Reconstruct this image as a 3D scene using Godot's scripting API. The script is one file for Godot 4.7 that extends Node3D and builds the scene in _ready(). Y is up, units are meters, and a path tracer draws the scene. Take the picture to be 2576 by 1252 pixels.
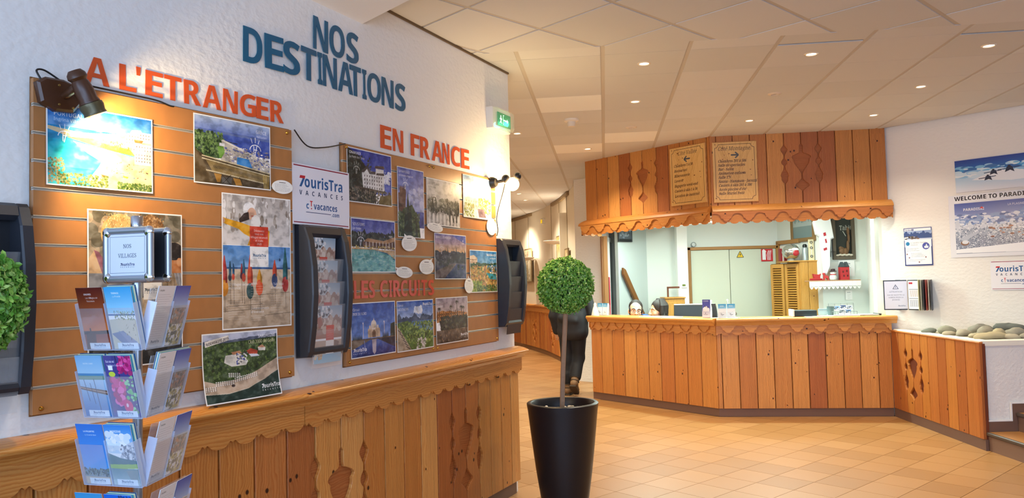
extends Node3D
# Reception hall of a holiday village: a poster wall on the left, a timber reception counter behind.
# Metres, y up. The camera stands at (0, 1.6, 0) and looks along -z.

const H := 3.26            # suspended ceiling
const EXPOSURE := 1.0
const DAY_COLOR := Color(0.70, 0.83, 1.0)
const DAY_ENERGY := 1.0
const OFFICE_ENERGY := 3.2
const SPOT_ENERGY := 2.5
const LAMP_ENERGY := 1.0
const GLOBE_ENERGY := 0.9
const CORRIDOR_ENERGY := 5.0
const NEAR_ENERGY := 1.3
const WARM := Color(1.0, 0.93, 0.82)
const PITCH := 0.044607
const ROLL := -0.025323
# setting-out lines in plan (x, z)
const W_NEAR := Vector2(-1.726, -2.74)
const W_BEND := Vector2(-1.08, -3.80)
const W_END := Vector2(0.0, -6.01)
const L0 := 1.2413         # length of the poster wall before its bend
const B1A := Vector2(-1.695, -2.716)
const B1B := Vector2(-1.067, -3.745)
const B2A := Vector2(-0.898, -4.113)
const B2B := Vector2(-0.114, -5.708)
const CLA := Vector2(1.10, -10.55)    # counter front, left run
const CC := Vector2(2.345, -8.97)     # its corner
const CRB := Vector2(4.25, -8.72)     # right end
const PLB := Vector2(4.18, -6.95)     # planter corner
const RWA := Vector2(4.25, -8.82)     # white wall on the right
const RWB := Vector2(6.60, -6.02)

var rng := RandomNumberGenerator.new()
var mats := {}
var used_names := {}
var texs := {}

func _ready():
	rng.seed = 7
	setup_view()
	make_wood()
	build_setting()
	build_left_wainscot()
	build_counter()
	build_canopy()
	build_planter()
	build_back_office()
	build_corridor()
	build_ceiling_fittings()
	build_boards()
	build_letters()
	build_posters()
	build_racks()
	build_lamps()
	build_topiaries()
	build_stand()
	build_counter_things()
	build_office_things()
	build_right_wall_things()
	build_people()

func setup_view():
	var cam := Camera3D.new()
	cam.name = "camera"
	cam.fov = rad_to_deg(2.0 * atan(626.0 / 1935.2))
	cam.near = 0.05
	cam.far = 100.0
	cam.transform = Transform3D(Basis(Vector3.RIGHT, PITCH) * Basis(Vector3.BACK, ROLL), Vector3(0, 1.6, 0))
	add_child(cam)
	var we := WorldEnvironment.new()
	we.name = "environment"
	var env := Environment.new()
	env.background_mode = Environment.BG_SKY
	var sky := Sky.new()
	var sm := ProceduralSkyMaterial.new()
	sm.sky_top_color = Color(0.42, 0.60, 0.90)
	sm.sky_horizon_color = Color(0.74, 0.84, 0.96)
	sm.ground_horizon_color = Color(0.74, 0.80, 0.88)
	sm.ground_bottom_color = Color(0.60, 0.64, 0.70)
	sm.sun_angle_max = 1.0
	sky.sky_material = sm
	env.sky = sky
	env.background_energy_multiplier = 1.0
	env.tonemap_mode = Environment.TONE_MAPPER_LINEAR
	env.tonemap_exposure = EXPOSURE
	env.sdfgi_enabled = true
	env.ssao_enabled = true
	env.ssil_enabled = true
	we.environment = env
	add_child(we)
	# daylight through the window band behind the camera
	for w in [[-3.1, 1.85, 3.0, 14.0], [0.4, 1.85, 3.0, 15.0], [3.6, 1.85, 2.4, 6.0]]:
		var a := AreaLight3D.new()
		a.name = "window_daylight"
		a.area_size = Vector2(w[2], 1.9)
		a.light_color = DAY_COLOR
		a.light_energy = DAY_ENERGY * w[3]
		a.area_range = 30.0
		a.area_attenuation = 2.0
		a.shadow_enabled = true
		a.transform = Transform3D(Basis(), Vector3(w[0], w[1], 2.93))
		add_child(a, true)

# ---------------------------------------------------------------- nodes, names, tags
func numbered(n: String) -> String:
	if not used_names.has(n):
		used_names[n] = 0
		return n
	used_names[n] += 1
	return "%s_%03d" % [n, used_names[n]]

func tag(o: Node, label: String, category: String, group := "", kind := "") -> Node:
	if label: o.set_meta("label", label)
	if category: o.set_meta("category", category)
	if group: o.set_meta("group", group)
	if kind: o.set_meta("kind", kind)
	return o

func thing(called: String, label: String, category: String, at := Transform3D(), group := "", kind := "") -> Node3D:
	var o := Node3D.new()
	o.name = numbered(called)
	o.transform = at
	add_child(o)
	tag(o, label, category, group, kind)
	return o

func put(called: String, m: Mesh, mt: Material, parent: Node = null, at := Transform3D()) -> MeshInstance3D:
	var o := MeshInstance3D.new()
	o.mesh = m
	if mt: o.material_override = mt
	o.transform = at
	o.cast_shadow = GeometryInstance3D.SHADOW_CASTING_SETTING_ON
	if parent == null:
		o.name = numbered(called)
		add_child(o)
	else:
		o.name = called
		parent.add_child(o, true)
	return o

func copy_of(o: Node3D, at: Transform3D, label := "", group := "") -> Node3D:
	var c: Node3D = o.duplicate()
	c.name = numbered(String(o.name).rstrip("0123456789").trim_suffix("_"))
	add_child(c)
	c.transform = at
	if label: c.set_meta("label", label)
	if group: c.set_meta("group", group)
	return c

# ---------------------------------------------------------------- frames
# a frame on a vertical plane through A and B: x along the wall, y up, z out of the wall into the room
func fr(a: Vector2, b: Vector2, u := 0.0, y := 0.0, off := 0.0) -> Transform3D:
	var d := (b - a).normalized()
	var x := Vector3(d.x, 0, d.y)
	var z := Vector3(-d.y, 0, d.x)
	return Transform3D(Basis(x, Vector3.UP, z), Vector3(a.x, y, a.y) + x * u + z * off)

func lp(s: float, off := 0.0) -> Vector2:       # a point of the left wall at arc length s, off metres in front of it
	var a := W_NEAR
	var b := W_BEND
	var t := s
	if s > L0:
		a = W_BEND; b = W_END; t = s - L0
	var d := (b - a).normalized()
	return a + d * t + Vector2(-d.y, d.x) * off

func lfr(s: float, y := 0.0, off := 0.0) -> Transform3D:
	return fr(lp(s - 0.03, 0), lp(s + 0.03, 0), 0.03, y, off)

func mv(x: float, y: float, z: float) -> Transform3D:
	return Transform3D(Basis(), Vector3(x, y, z))

func rot(axis: Vector3, deg: float, at := Vector3.ZERO) -> Transform3D:
	return Transform3D(Basis(axis, deg_to_rad(deg)), at)

# ---------------------------------------------------------------- mesh builder
class MB:
	var v := PackedVector3Array()
	var n := PackedVector3Array()
	var uv := PackedVector2Array()
	var c := PackedColorArray()
	var idx := PackedInt32Array()
	var tint := Color.WHITE
	var colored := false

	func vert(p: Vector3, nn: Vector3, t := Vector2.ZERO) -> int:
		v.push_back(p); n.push_back(nn); uv.push_back(t); c.push_back(tint)
		return v.size() - 1

	func tri3(i: int, j: int, k: int) -> void:
		var g := (v[j] - v[i]).cross(v[k] - v[i])
		if g.dot(n[i] + n[j] + n[k]) > 0.0:
			idx.push_back(i); idx.push_back(k); idx.push_back(j)
		else:
			idx.push_back(i); idx.push_back(j); idx.push_back(k)

	func tri(a: Vector3, b: Vector3, d: Vector3, nn: Vector3, ta := Vector2.ZERO, tb := Vector2.ZERO, td := Vector2.ZERO) -> void:
		tri3(vert(a, nn, ta), vert(b, nn, tb), vert(d, nn, td))

	func quad(a: Vector3, b: Vector3, d: Vector3, e: Vector3, nn: Vector3, ta := Vector2(0, 1), tb := Vector2(1, 1), td := Vector2(1, 0), te := Vector2(0, 0)) -> void:
		var i := vert(a, nn, ta); var j := vert(b, nn, tb); var k := vert(d, nn, td); var l := vert(e, nn, te)
		tri3(i, j, k); tri3(i, k, l)

	func quadn(p: Array, nn: Array, t: Array) -> void:
		var q: Array[int] = []
		for i in 4: q.push_back(vert(p[i], nn[i], t[i]))
		tri3(q[0], q[1], q[2]); tri3(q[0], q[2], q[3])

	# box with chamfered edges; uv: metres, grain along the longest side
	func box(size: Vector3, at := Transform3D(), ch := 0.0, uo := Vector2.ZERO) -> void:
		var h := size * 0.5
		ch = minf(ch, minf(h.x, minf(h.y, h.z)) * 0.9)
		var long := 0
		if size.y >= size.x and size.y >= size.z: long = 1
		elif size.z >= size.x: long = 2
		for ax in 3:
			var b := (ax + 1) % 3
			var d := (ax + 2) % 3
			for sg in [-1.0, 1.0]:
				var nn := Vector3.ZERO
				nn[ax] = sg
				var ps: Array[Vector3] = []
				var ts: Array[Vector2] = []
				for q in [[-1, -1], [1, -1], [1, 1], [-1, 1]]:
					var p := Vector3.ZERO
					p[ax] = sg * h[ax]
					p[b] = q[0] * (h[b] - ch)
					p[d] = q[1] * (h[d] - ch)
					ps.push_back(at * p)
					var t := Vector2(p[b], p[d])
					if b == long: t = Vector2(p[d], p[b])
					ts.push_back(t / Vector2(0.4, 1.6) + uo)
				var wn := (at.basis * nn).normalized()
				quad(ps[0], ps[1], ps[2], ps[3], wn, ts[0], ts[1], ts[2], ts[3])
		if ch <= 0.0: return
		for ax in 3:            # edges along ax
			var b := (ax + 1) % 3
			var d := (ax + 2) % 3
			for sb in [-1.0, 1.0]:
				for sd in [-1.0, 1.0]:
					var ps: Array[Vector3] = []
					for q in [[-1, 0], [1, 0], [1, 1], [-1, 1]]:
						var p := Vector3.ZERO
						p[ax] = q[0] * (h[ax] - ch)
						p[b] = sb * (h[b] - (ch if q[1] == 1 else 0.0))
						p[d] = sd * (h[d] - (0.0 if q[1] == 1 else ch))
						ps.push_back(at * p)
					var nn := Vector3.ZERO
					nn[b] = sb; nn[d] = sd
					quad(ps[0], ps[1], ps[2], ps[3], (at.basis * nn).normalized(), uo, uo, uo, uo)
		for sx in [-1.0, 1.0]:
			for sy in [-1.0, 1.0]:
				for sz in [-1.0, 1.0]:
					var s := Vector3(sx, sy, sz)
					tri(at * Vector3(sx * h.x, sy * (h.y - ch), sz * (h.z - ch)), at * Vector3(sx * (h.x - ch), sy * h.y, sz * (h.z - ch)), at * Vector3(sx * (h.x - ch), sy * (h.y - ch), sz * h.z), (at.basis * s).normalized(), uo, uo, uo)

	# a plan polygon (x, y) pushed out from z0 to z1 (z1 in front); the front edge is bevelled by bev
	func extrude(poly: PackedVector2Array, z0: float, z1: float, at := Transform3D(), bev := 0.0, us := Vector2(0.4, 1.6), uo := Vector2.ZERO, smooth := false) -> void:
		var p := poly
		if Geometry2D.is_polygon_clockwise(p): 
			p = poly.duplicate(); p.reverse()
		var cnt := p.size()
		var front := p
		var nr := PackedVector2Array()
		for i in cnt:
			var e0 := (p[i] - p[(i + cnt - 1) % cnt]).normalized()
			var e1 := (p[(i + 1) % cnt] - p[i]).normalized()
			var m := Vector2(e0.y, -e0.x) + Vector2(e1.y, -e1.x)
			nr.push_back(m / maxf(m.length_squared() * 0.5, 0.25))
		if bev > 0.0:
			front = PackedVector2Array()
			for i in cnt: front.push_back(p[i] - nr[i] * bev)
		var tris := Geometry2D.triangulate_polygon(p)
		var nf := at.basis.z.normalized()
		for side in 2:
			var src := front if side == 0 else p
			var z := z1 if side == 0 else z0
			var base := v.size()
			for q in src: vert(at * Vector3(q.x, q.y, z), nf if side == 0 else -nf, q / us + uo)
			for t in range(0, tris.size(), 3): tri3(base + tris[t], base + tris[t + 1], base + tris[t + 2])
		for i in cnt:
			var j := (i + 1) % cnt
			var e := (p[j] - p[i]).normalized()
			var n0 := Vector2(e.y, -e.x); var n1 := n0
			if smooth: n0 = nr[i].normalized(); n1 = nr[j].normalized()
			var w0 := (at.basis * Vector3(n0.x, n0.y, 0)).normalized()
			var w1 := (at.basis * Vector3(n1.x, n1.y, 0)).normalized()
			var zt := z1 - bev
			quadn([at * Vector3(p[i].x, p[i].y, z0), at * Vector3(p[j].x, p[j].y, z0), at * Vector3(p[j].x, p[j].y, zt), at * Vector3(p[i].x, p[i].y, zt)], [w0, w1, w1, w0], [p[i] / us + uo, p[j] / us + uo, p[j] / us + uo, p[i] / us + uo])
			if bev > 0.0:
				var b0 := (w0 + nf).normalized(); var b1 := (w1 + nf).normalized()
				quadn([at * Vector3(p[i].x, p[i].y, zt), at * Vector3(p[j].x, p[j].y, zt), at * Vector3(front[j].x, front[j].y, z1), at * Vector3(front[i].x, front[i].y, z1)], [b0, b1, b1, b0], [p[i] / us + uo, p[j] / us + uo, front[j] / us + uo, front[i] / us + uo])

	# profile points (radius, y) turned about y
	func lathe(prof: PackedVector2Array, seg := 24, at := Transform3D(), a0 := 0.0, a1 := TAU) -> void:
		for k in prof.size() - 1:
			var p := prof[k]; var q := prof[k + 1]
			if p.distance_squared_to(q) < 1e-12: continue
			var e := (q - p).normalized()
			var pn := Vector2(e.y, -e.x); var qn := pn
			if k > 0:
				var f := (p - prof[k - 1]).normalized()
				if f.dot(e) > 0.75: pn = (pn + Vector2(f.y, -f.x)).normalized()
			if k + 2 < prof.size():
				var f := (prof[k + 2] - q).normalized()
				if f.dot(e) > 0.75: qn = (qn + Vector2(f.y, -f.x)).normalized()
			for i in seg:
				var t0 := a0 + (a1 - a0) * i / seg; var t1 := a0 + (a1 - a0) * (i + 1) / seg
				var d0 := Vector3(cos(t0), 0, sin(t0)); var d1 := Vector3(cos(t1), 0, sin(t1))
				var ps := [at * (d0 * p.x + Vector3.UP * p.y), at * (d1 * p.x + Vector3.UP * p.y), at * (d1 * q.x + Vector3.UP * q.y), at * (d0 * q.x + Vector3.UP * q.y)]
				var ns := [(at.basis * (d0 * pn.x + Vector3.UP * pn.y)).normalized(), (at.basis * (d1 * pn.x + Vector3.UP * pn.y)).normalized(), (at.basis * (d1 * qn.x + Vector3.UP * qn.y)).normalized(), (at.basis * (d0 * qn.x + Vector3.UP * qn.y)).normalized()]
				var u0 := float(i) / seg; var u1 := float(i + 1) / seg
				if p.x < 1e-6:
					tri3(vert(ps[0], ns[0], Vector2(u0, p.y)), vert(ps[2], ns[2], Vector2(u1, q.y)), vert(ps[3], ns[3], Vector2(u0, q.y)))
				elif q.x < 1e-6:
					tri3(vert(ps[0], ns[0], Vector2(u0, p.y)), vert(ps[1], ns[1], Vector2(u1, p.y)), vert(ps[2], ns[2], Vector2(u0, q.y)))
				else:
					quadn(ps, ns, [Vector2(u0, p.y), Vector2(u1, p.y), Vector2(u1, q.y), Vector2(u0, q.y)])

	func ball(r: Vector3, at := Transform3D(), seg := 16, rings := 8) -> void:
		var base := v.size()
		for j in rings + 1:
			var a := PI * j / rings - PI / 2
			for i in seg + 1:
				var t := TAU * i / seg
				var d := Vector3(cos(a) * cos(t), sin(a), cos(a) * sin(t))
				vert(at * (d * r), (at.basis * (d / r)).normalized(), Vector2(float(i) / seg, float(j) / rings))
		for j in rings:
			for i in seg:
				var q := base + j * (seg + 1) + i
				if j > 0: tri3(q, q + 1, q + seg + 2)
				if j < rings - 1: tri3(q, q + seg + 2, q + seg + 1)
				elif j == rings - 1: tri3(q, q + 1, q + seg + 1)

	func tube(path: PackedVector3Array, r: float, seg := 8, closed_ends := true) -> void:
		var cnt := path.size()
		var base := v.size()
		var up := Vector3.UP
		for i in cnt:
			var d := (path[mini(i + 1, cnt - 1)] - path[maxi(i - 1, 0)]).normalized()
			if absf(d.dot(up)) > 0.95: up = Vector3.RIGHT if absf(d.x) < 0.9 else Vector3.BACK
			var x := d.cross(up).normalized(); var y := x.cross(d).normalized()
			up = y
			for k in seg + 1:
				var t := TAU * k / seg
				var nn := x * cos(t) + y * sin(t)
				vert(path[i] + nn * r, nn, Vector2(float(k) / seg, i))
		for i in cnt - 1:
			for k in seg:
				var q := base + i * (seg + 1) + k
				tri3(q, q + 1, q + seg + 2); tri3(q, q + seg + 2, q + seg + 1)
		if closed_ends:
			for e in 2:
				var i := 0 if e == 0 else cnt - 1
				var d := (path[0] - path[1] if e == 0 else path[cnt - 1] - path[cnt - 2]).normalized()
				for k in seg:
					tri(path[i], v[base + i * (seg + 1) + k], v[base + i * (seg + 1) + k + 1], d)

	# a closed profile (out, y) carried along a plan path; out is to the path's right-hand normal (-dz, dx)
	func sweep(prof: PackedVector2Array, path: PackedVector2Array, us := Vector2(0.4, 1.6), uo := Vector2.ZERO) -> void:
		var cnt := path.size()
		var ms := PackedVector2Array(); var ls := PackedFloat32Array()
		var l := 0.0
		for i in cnt:
			var d0 := (path[i] - path[i - 1]).normalized() if i > 0 else (path[1] - path[0]).normalized()
			var d1 := (path[i + 1] - path[i]).normalized() if i < cnt - 1 else d0
			if i > 0: l += path[i].distance_to(path[i - 1])
			ls.push_back(l)
			var m := Vector2(-d0.y, d0.x) + Vector2(-d1.y, d1.x)
			ms.push_back(m / maxf(m.length_squared() * 0.5, 0.2))
		var area := 0.0
		for k in prof.size():
			var q := prof[(k + 1) % prof.size()]
			area += prof[k].x * q.y - q.x * prof[k].y
		var sg := 1.0 if area > 0 else -1.0
		for i in cnt - 1:
			var per := 0.0
			for k in prof.size():
				var p := prof[k]; var q := prof[(k + 1) % prof.size()]
				var e := (q - p).normalized()
				var nl := Vector2(e.y, -e.x) * sg
				var pl := nl; var ql := nl
				var f0 := (p - prof[(k + prof.size() - 1) % prof.size()]).normalized()
				if f0.dot(e) > 0.7: pl = (nl + Vector2(f0.y, -f0.x) * sg).normalized()
				var f1 := (prof[(k + 2) % prof.size()] - q).normalized()
				if f1.dot(e) > 0.7: ql = (nl + Vector2(f1.y, -f1.x) * sg).normalized()
				var ps := []; var ns := []; var ts := []
				for w in [[i, p, pl, per], [i + 1, p, pl, per], [i + 1, q, ql, per + p.distance_to(q)], [i, q, ql, per + p.distance_to(q)]]:
					var ii: int = w[0]; var pp: Vector2 = w[1]; var nn: Vector2 = w[2]
					var pos := path[ii] + ms[ii] * pp.x
					ps.push_back(Vector3(pos.x, pp.y, pos.y))
					var dn := (path[i + 1] - path[i]).normalized()
					if ii > 0 and ii < cnt - 1:
						var da := (path[ii] - path[ii - 1]).normalized(); var db := (path[ii + 1] - path[ii]).normalized()
						if da.dot(db) > 0.97: dn = (da + db).normalized()
					ns.push_back((Vector3(-dn.y, 0, dn.x) * nn.x + Vector3.UP * nn.y).normalized())
					ts.push_back(Vector2(w[3], ls[ii]) / us + uo)
				quadn(ps, ns, ts)
				per += p.distance_to(q)
		var tr := Geometry2D.triangulate_polygon(prof)
		for e in 2:
			var ii := 0 if e == 0 else cnt - 1
			var d := (path[0] - path[1] if e == 0 else path[cnt - 1] - path[cnt - 2]).normalized()
			var base := v.size()
			for q in prof:
				var pos := path[ii] + ms[ii] * q.x
				vert(Vector3(pos.x, q.y, pos.y), Vector3(d.x, 0, d.y), q / us + uo)
			for t in range(0, tr.size(), 3): tri3(base + tr[t], base + tr[t + 1], base + tr[t + 2])

	func mesh() -> ArrayMesh:
		var a := []
		a.resize(Mesh.ARRAY_MAX)
		a[Mesh.ARRAY_VERTEX] = v; a[Mesh.ARRAY_NORMAL] = n; a[Mesh.ARRAY_TEX_UV] = uv
		if colored: a[Mesh.ARRAY_COLOR] = c
		a[Mesh.ARRAY_INDEX] = idx
		var m := ArrayMesh.new()
		m.add_surface_from_arrays(Mesh.PRIMITIVE_TRIANGLES, a)
		return m

func bx(size: Vector3, at := Transform3D(), ch := 0.0) -> ArrayMesh:
	var b := MB.new()
	b.box(size, at, ch, Vector2(rng.randf(), rng.randf()))
	return b.mesh()

func arc(c: Vector2, r: float, a0: float, a1: float, seg := 8) -> PackedVector2Array:
	var o := PackedVector2Array()
	for i in seg + 1:
		var t := deg_to_rad(a0 + (a1 - a0) * i / seg)
		o.push_back(c + Vector2(cos(t), sin(t)) * r)
	return o

func rrect(w: float, h: float, r: float, seg := 5) -> PackedVector2Array:   # rounded rectangle about the origin
	var o := PackedVector2Array()
	o.append_array(arc(Vector2(w / 2 - r, -h / 2 + r), r, -90, 0, seg))
	o.append_array(arc(Vector2(w / 2 - r, h / 2 - r), r, 0, 90, seg))
	o.append_array(arc(Vector2(-w / 2 + r, h / 2 - r), r, 90, 180, seg))
	o.append_array(arc(Vector2(-w / 2 + r, -h / 2 + r), r, 180, 270, seg))
	return o

func V2(a: Array) -> PackedVector2Array:
	var o := PackedVector2Array()
	for i in range(0, a.size(), 2): o.push_back(Vector2(a[i], a[i + 1]))
	return o

func V3(a: Array) -> PackedVector3Array:
	var o := PackedVector3Array()
	for i in range(0, a.size(), 3): o.push_back(Vector3(a[i], a[i + 1], a[i + 2]))
	return o

func curve3(pts: PackedVector3Array, per := 6) -> PackedVector3Array:       # Catmull-Rom
	var o := PackedVector3Array()
	var c := pts.size()
	for i in c - 1:
		for k in per:
			o.push_back(pts[i].cubic_interpolate(pts[i + 1], pts[maxi(i - 1, 0)], pts[mini(i + 2, c - 1)], float(k) / per))
	o.push_back(pts[c - 1])
	return o

# ---------------------------------------------------------------- materials
func mat(key: String, col: Color, rough := 0.6, metal := 0.0, spec := 0.5) -> StandardMaterial3D:
	if mats.has(key): return mats[key]
	var m := StandardMaterial3D.new()
	m.resource_name = key
	m.albedo_color = col
	m.roughness = rough
	m.metallic = metal
	m.metallic_specular = spec
	mats[key] = m
	return m

func hexmat(h: String, rough := 0.6, metal := 0.0) -> StandardMaterial3D:
	return mat("c%s_%d_%d" % [h, int(rough * 100), int(metal * 100)], Color(h), rough, metal)

func glow(key: String, col: Color, e: float) -> StandardMaterial3D:
	if mats.has(key): return mats[key]
	var m := mat(key, col, 0.5)
	m.emission_enabled = true
	m.emission = col
	m.emission_energy_multiplier = e
	return m

func clear(key: String, col := Color(1, 1, 1), a := 0.08, rough := 0.03) -> StandardMaterial3D:
	if mats.has(key): return mats[key]
	var m := mat(key, Color(col.r, col.g, col.b, a), rough)
	m.transparency = BaseMaterial3D.TRANSPARENCY_ALPHA
	return m

func texmat(key: String, im: Image, rough := 0.5, col := Color.WHITE) -> StandardMaterial3D:
	if mats.has(key): return mats[key]
	var m := mat(key, col, rough)
	m.albedo_texture = ImageTexture.create_from_image(im)
	return m

func make_wood() -> void:
	for k in 2:
		var w := 256; var h := 768
		var im := Image.create(w, h, false, Image.FORMAT_RGB8)
		var nz := FastNoiseLite.new(); nz.seed = 11 + k; nz.noise_type = FastNoiseLite.TYPE_SIMPLEX; nz.frequency = 1.0
		var r := RandomNumberGenerator.new(); r.seed = 40 + k
		var knots := []
		for i in (9 if k == 0 else 4): knots.push_back([r.randf(), r.randf(), r.randf_range(0.010, 0.028)])
		for y in h:
			var fy := float(y) / h
			for x in w:
				var fx := float(x) / w
				var tx := sin(fx * TAU); var cx := cos(fx * TAU)
				# seamless across x and y by walking a torus of noise
				var wob := nz.get_noise_3d(tx * 0.35, cx * 0.35, sin(fy * TAU) * 0.8) * 0.9 + nz.get_noise_3d(tx * 0.3, cos(fy * TAU) * 0.9, cx * 0.3 + 7.0) * 0.7
				var kn := 0.0; var dark := 0.0
				for q in knots:
					var dx = fx - q[0]; dx -= roundf(dx)
					var dy = fy - q[1]; dy -= roundf(dy)
					var d := sqrt(dx * dx + dy * dy * 11.0)
					kn += exp(-d * d / (q[2] * q[2] * 6.0)) * 0.9
					dark = maxf(dark, 1.0 - smoothstep(q[2] * 0.55, q[2] * 1.15, d))
				var p = absf(fposmod(fx * 2.0, 2.0) - 1.0) * 3.4 + wob * 0.38 + kn * 0.3
				var f := fposmod(p * (4.0 + 0.0 * k), 1.0)
				var line := smoothstep(0.25, 0.92, f) * (1.0 - smoothstep(0.94, 1.0, f))
				var fine := nz.get_noise_2d(fx * 70.0, fy * 3.0) * 0.035 + nz.get_noise_2d(fx * 9.0, fy * 2.0 + 40.0) * 0.05
				var v := 0.97 - line * 0.07 + fine
				var cr := v; var cg := v * (0.985 - line * 0.09); var cb := v * (0.96 - line * 0.18)
				var dk := dark * 0.72
				im.set_pixel(x, y, Color(cr * (1.0 - dk), cg * (1.0 - dk * 1.12), cb * (1.0 - dk * 1.2)))
		texs["pine%d" % k] = ImageTexture.create_from_image(im)
	var sl := Image.create(128, 128, false, Image.FORMAT_RGB8)
	var n2 := FastNoiseLite.new(); n2.seed = 5; n2.frequency = 1.0
	for y in 128:
		for x in 128:
			var fx := float(x) / 128 * TAU; var fy := float(y) / 128 * TAU
			var v := 0.95 + n2.get_noise_3d(sin(fx) * 0.5 + cos(fy) * 4.0, cos(fx) * 0.5, sin(fy) * 4.0) * 0.06
			sl.set_pixel(x, y, Color(v, v * 0.99, v * 0.97))
	texs["laminate"] = ImageTexture.create_from_image(sl)
	# rough plaster: a height map laid on in world axes
	var fn := FastNoiseLite.new(); fn.seed = 3; fn.noise_type = FastNoiseLite.TYPE_SIMPLEX_SMOOTH; fn.frequency = 0.028; fn.fractal_octaves = 3
	var nt := NoiseTexture2D.new(); nt.noise = fn; nt.width = 512; nt.height = 512; nt.seamless = true; nt.normalize = true
	texs["plaster"] = nt

const TINTS := ["d79a52", "cd8e48", "c6833f", "dba35e", "c07a3e", "b06a36", "cd8f49"]

func pine(i: int, k := 0, rough := 0.42) -> StandardMaterial3D:
	var key := "pine_%d_%d_%d" % [i, k, int(rough * 100)]
	if mats.has(key): return mats[key]
	var m := mat(key, Color(TINTS[i]), rough)
	m.albedo_texture = texs["pine%d" % k]
	return m

func any_pine() -> StandardMaterial3D:
	return pine(rng.randi_range(0, 6) if rng.randf() < 0.75 else 2, 0 if rng.randf() < 0.55 else 1)

func plaster(key: String, col: Color, relief := 0.25) -> StandardMaterial3D:
	if mats.has(key): return mats[key]
	var m := mat(key, col, 0.9, 0.0, 0.3)
	m.uv1_triplanar = true
	m.uv1_world_triplanar = true
	m.uv1_scale = Vector3.ONE * 1.7
	m.heightmap_enabled = true
	m.heightmap_texture = texs["plaster"]
	m.heightmap_scale = relief
	return m

# ---------------------------------------------------------------- the setting
const ROOM := [-5.7, 3.0, -4.4, 1.0, -2.95, -0.92, -1.726, -2.74, -1.08, -3.80, 0.0, -6.01, -0.22, -6.12, -1.2, -8.2, -2.6, -13.0, -3.6, -18.0, -4.2, -23.5, -2.4, -24.3,
	-1.0, -22.2, -0.1, -20.3, 0.37, -18.7, 0.75, -17.0, 1.0, -15.1, 1.09, -13.4, 1.03, -12.5, 1.417, -12.14, 1.14, -10.5, 2.345, -8.97, 4.25, -8.72, 6.6, -6.02, 6.9, -5.6, 6.9, 3.0]

func wall_along(called: String, path: Array, label: String, m: Material, y0 := 0.0, y1 := 3.36, thick := 0.2) -> MeshInstance3D:
	var b := MB.new()
	b.sweep(V2([0.0, y0, 0.0, y1, -thick, y1, -thick, y0]), V2(path), Vector2.ONE)
	var o := put(called, b.mesh(), m)
	tag(o, label, "wall", "", "structure")
	return o

func slab_polys(polys: Array, y0: float, y1: float, b: MB) -> void:
	for p in polys:
		if Geometry2D.triangulate_polygon(p).is_empty(): continue
		# plan polygon (x, z): extruded along y through a frame whose x = X, y = -Z .. kept right-handed
		var q := PackedVector2Array()
		for w in p: q.push_back(Vector2(w.x, -w.y))
		b.extrude(q, y0, y1, Transform3D(Basis(Vector3.RIGHT, Vector3(0, 0, -1), Vector3.UP), Vector3.ZERO))

func in_view(p: Vector3) -> bool:
	var d := p - Vector3(0, 1.6, 0)
	if d.z > -0.5: return false
	var x := d.x / -d.z; var y := d.y / -d.z
	return absf(x) < 0.70 and absf(y) < 0.40

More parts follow.
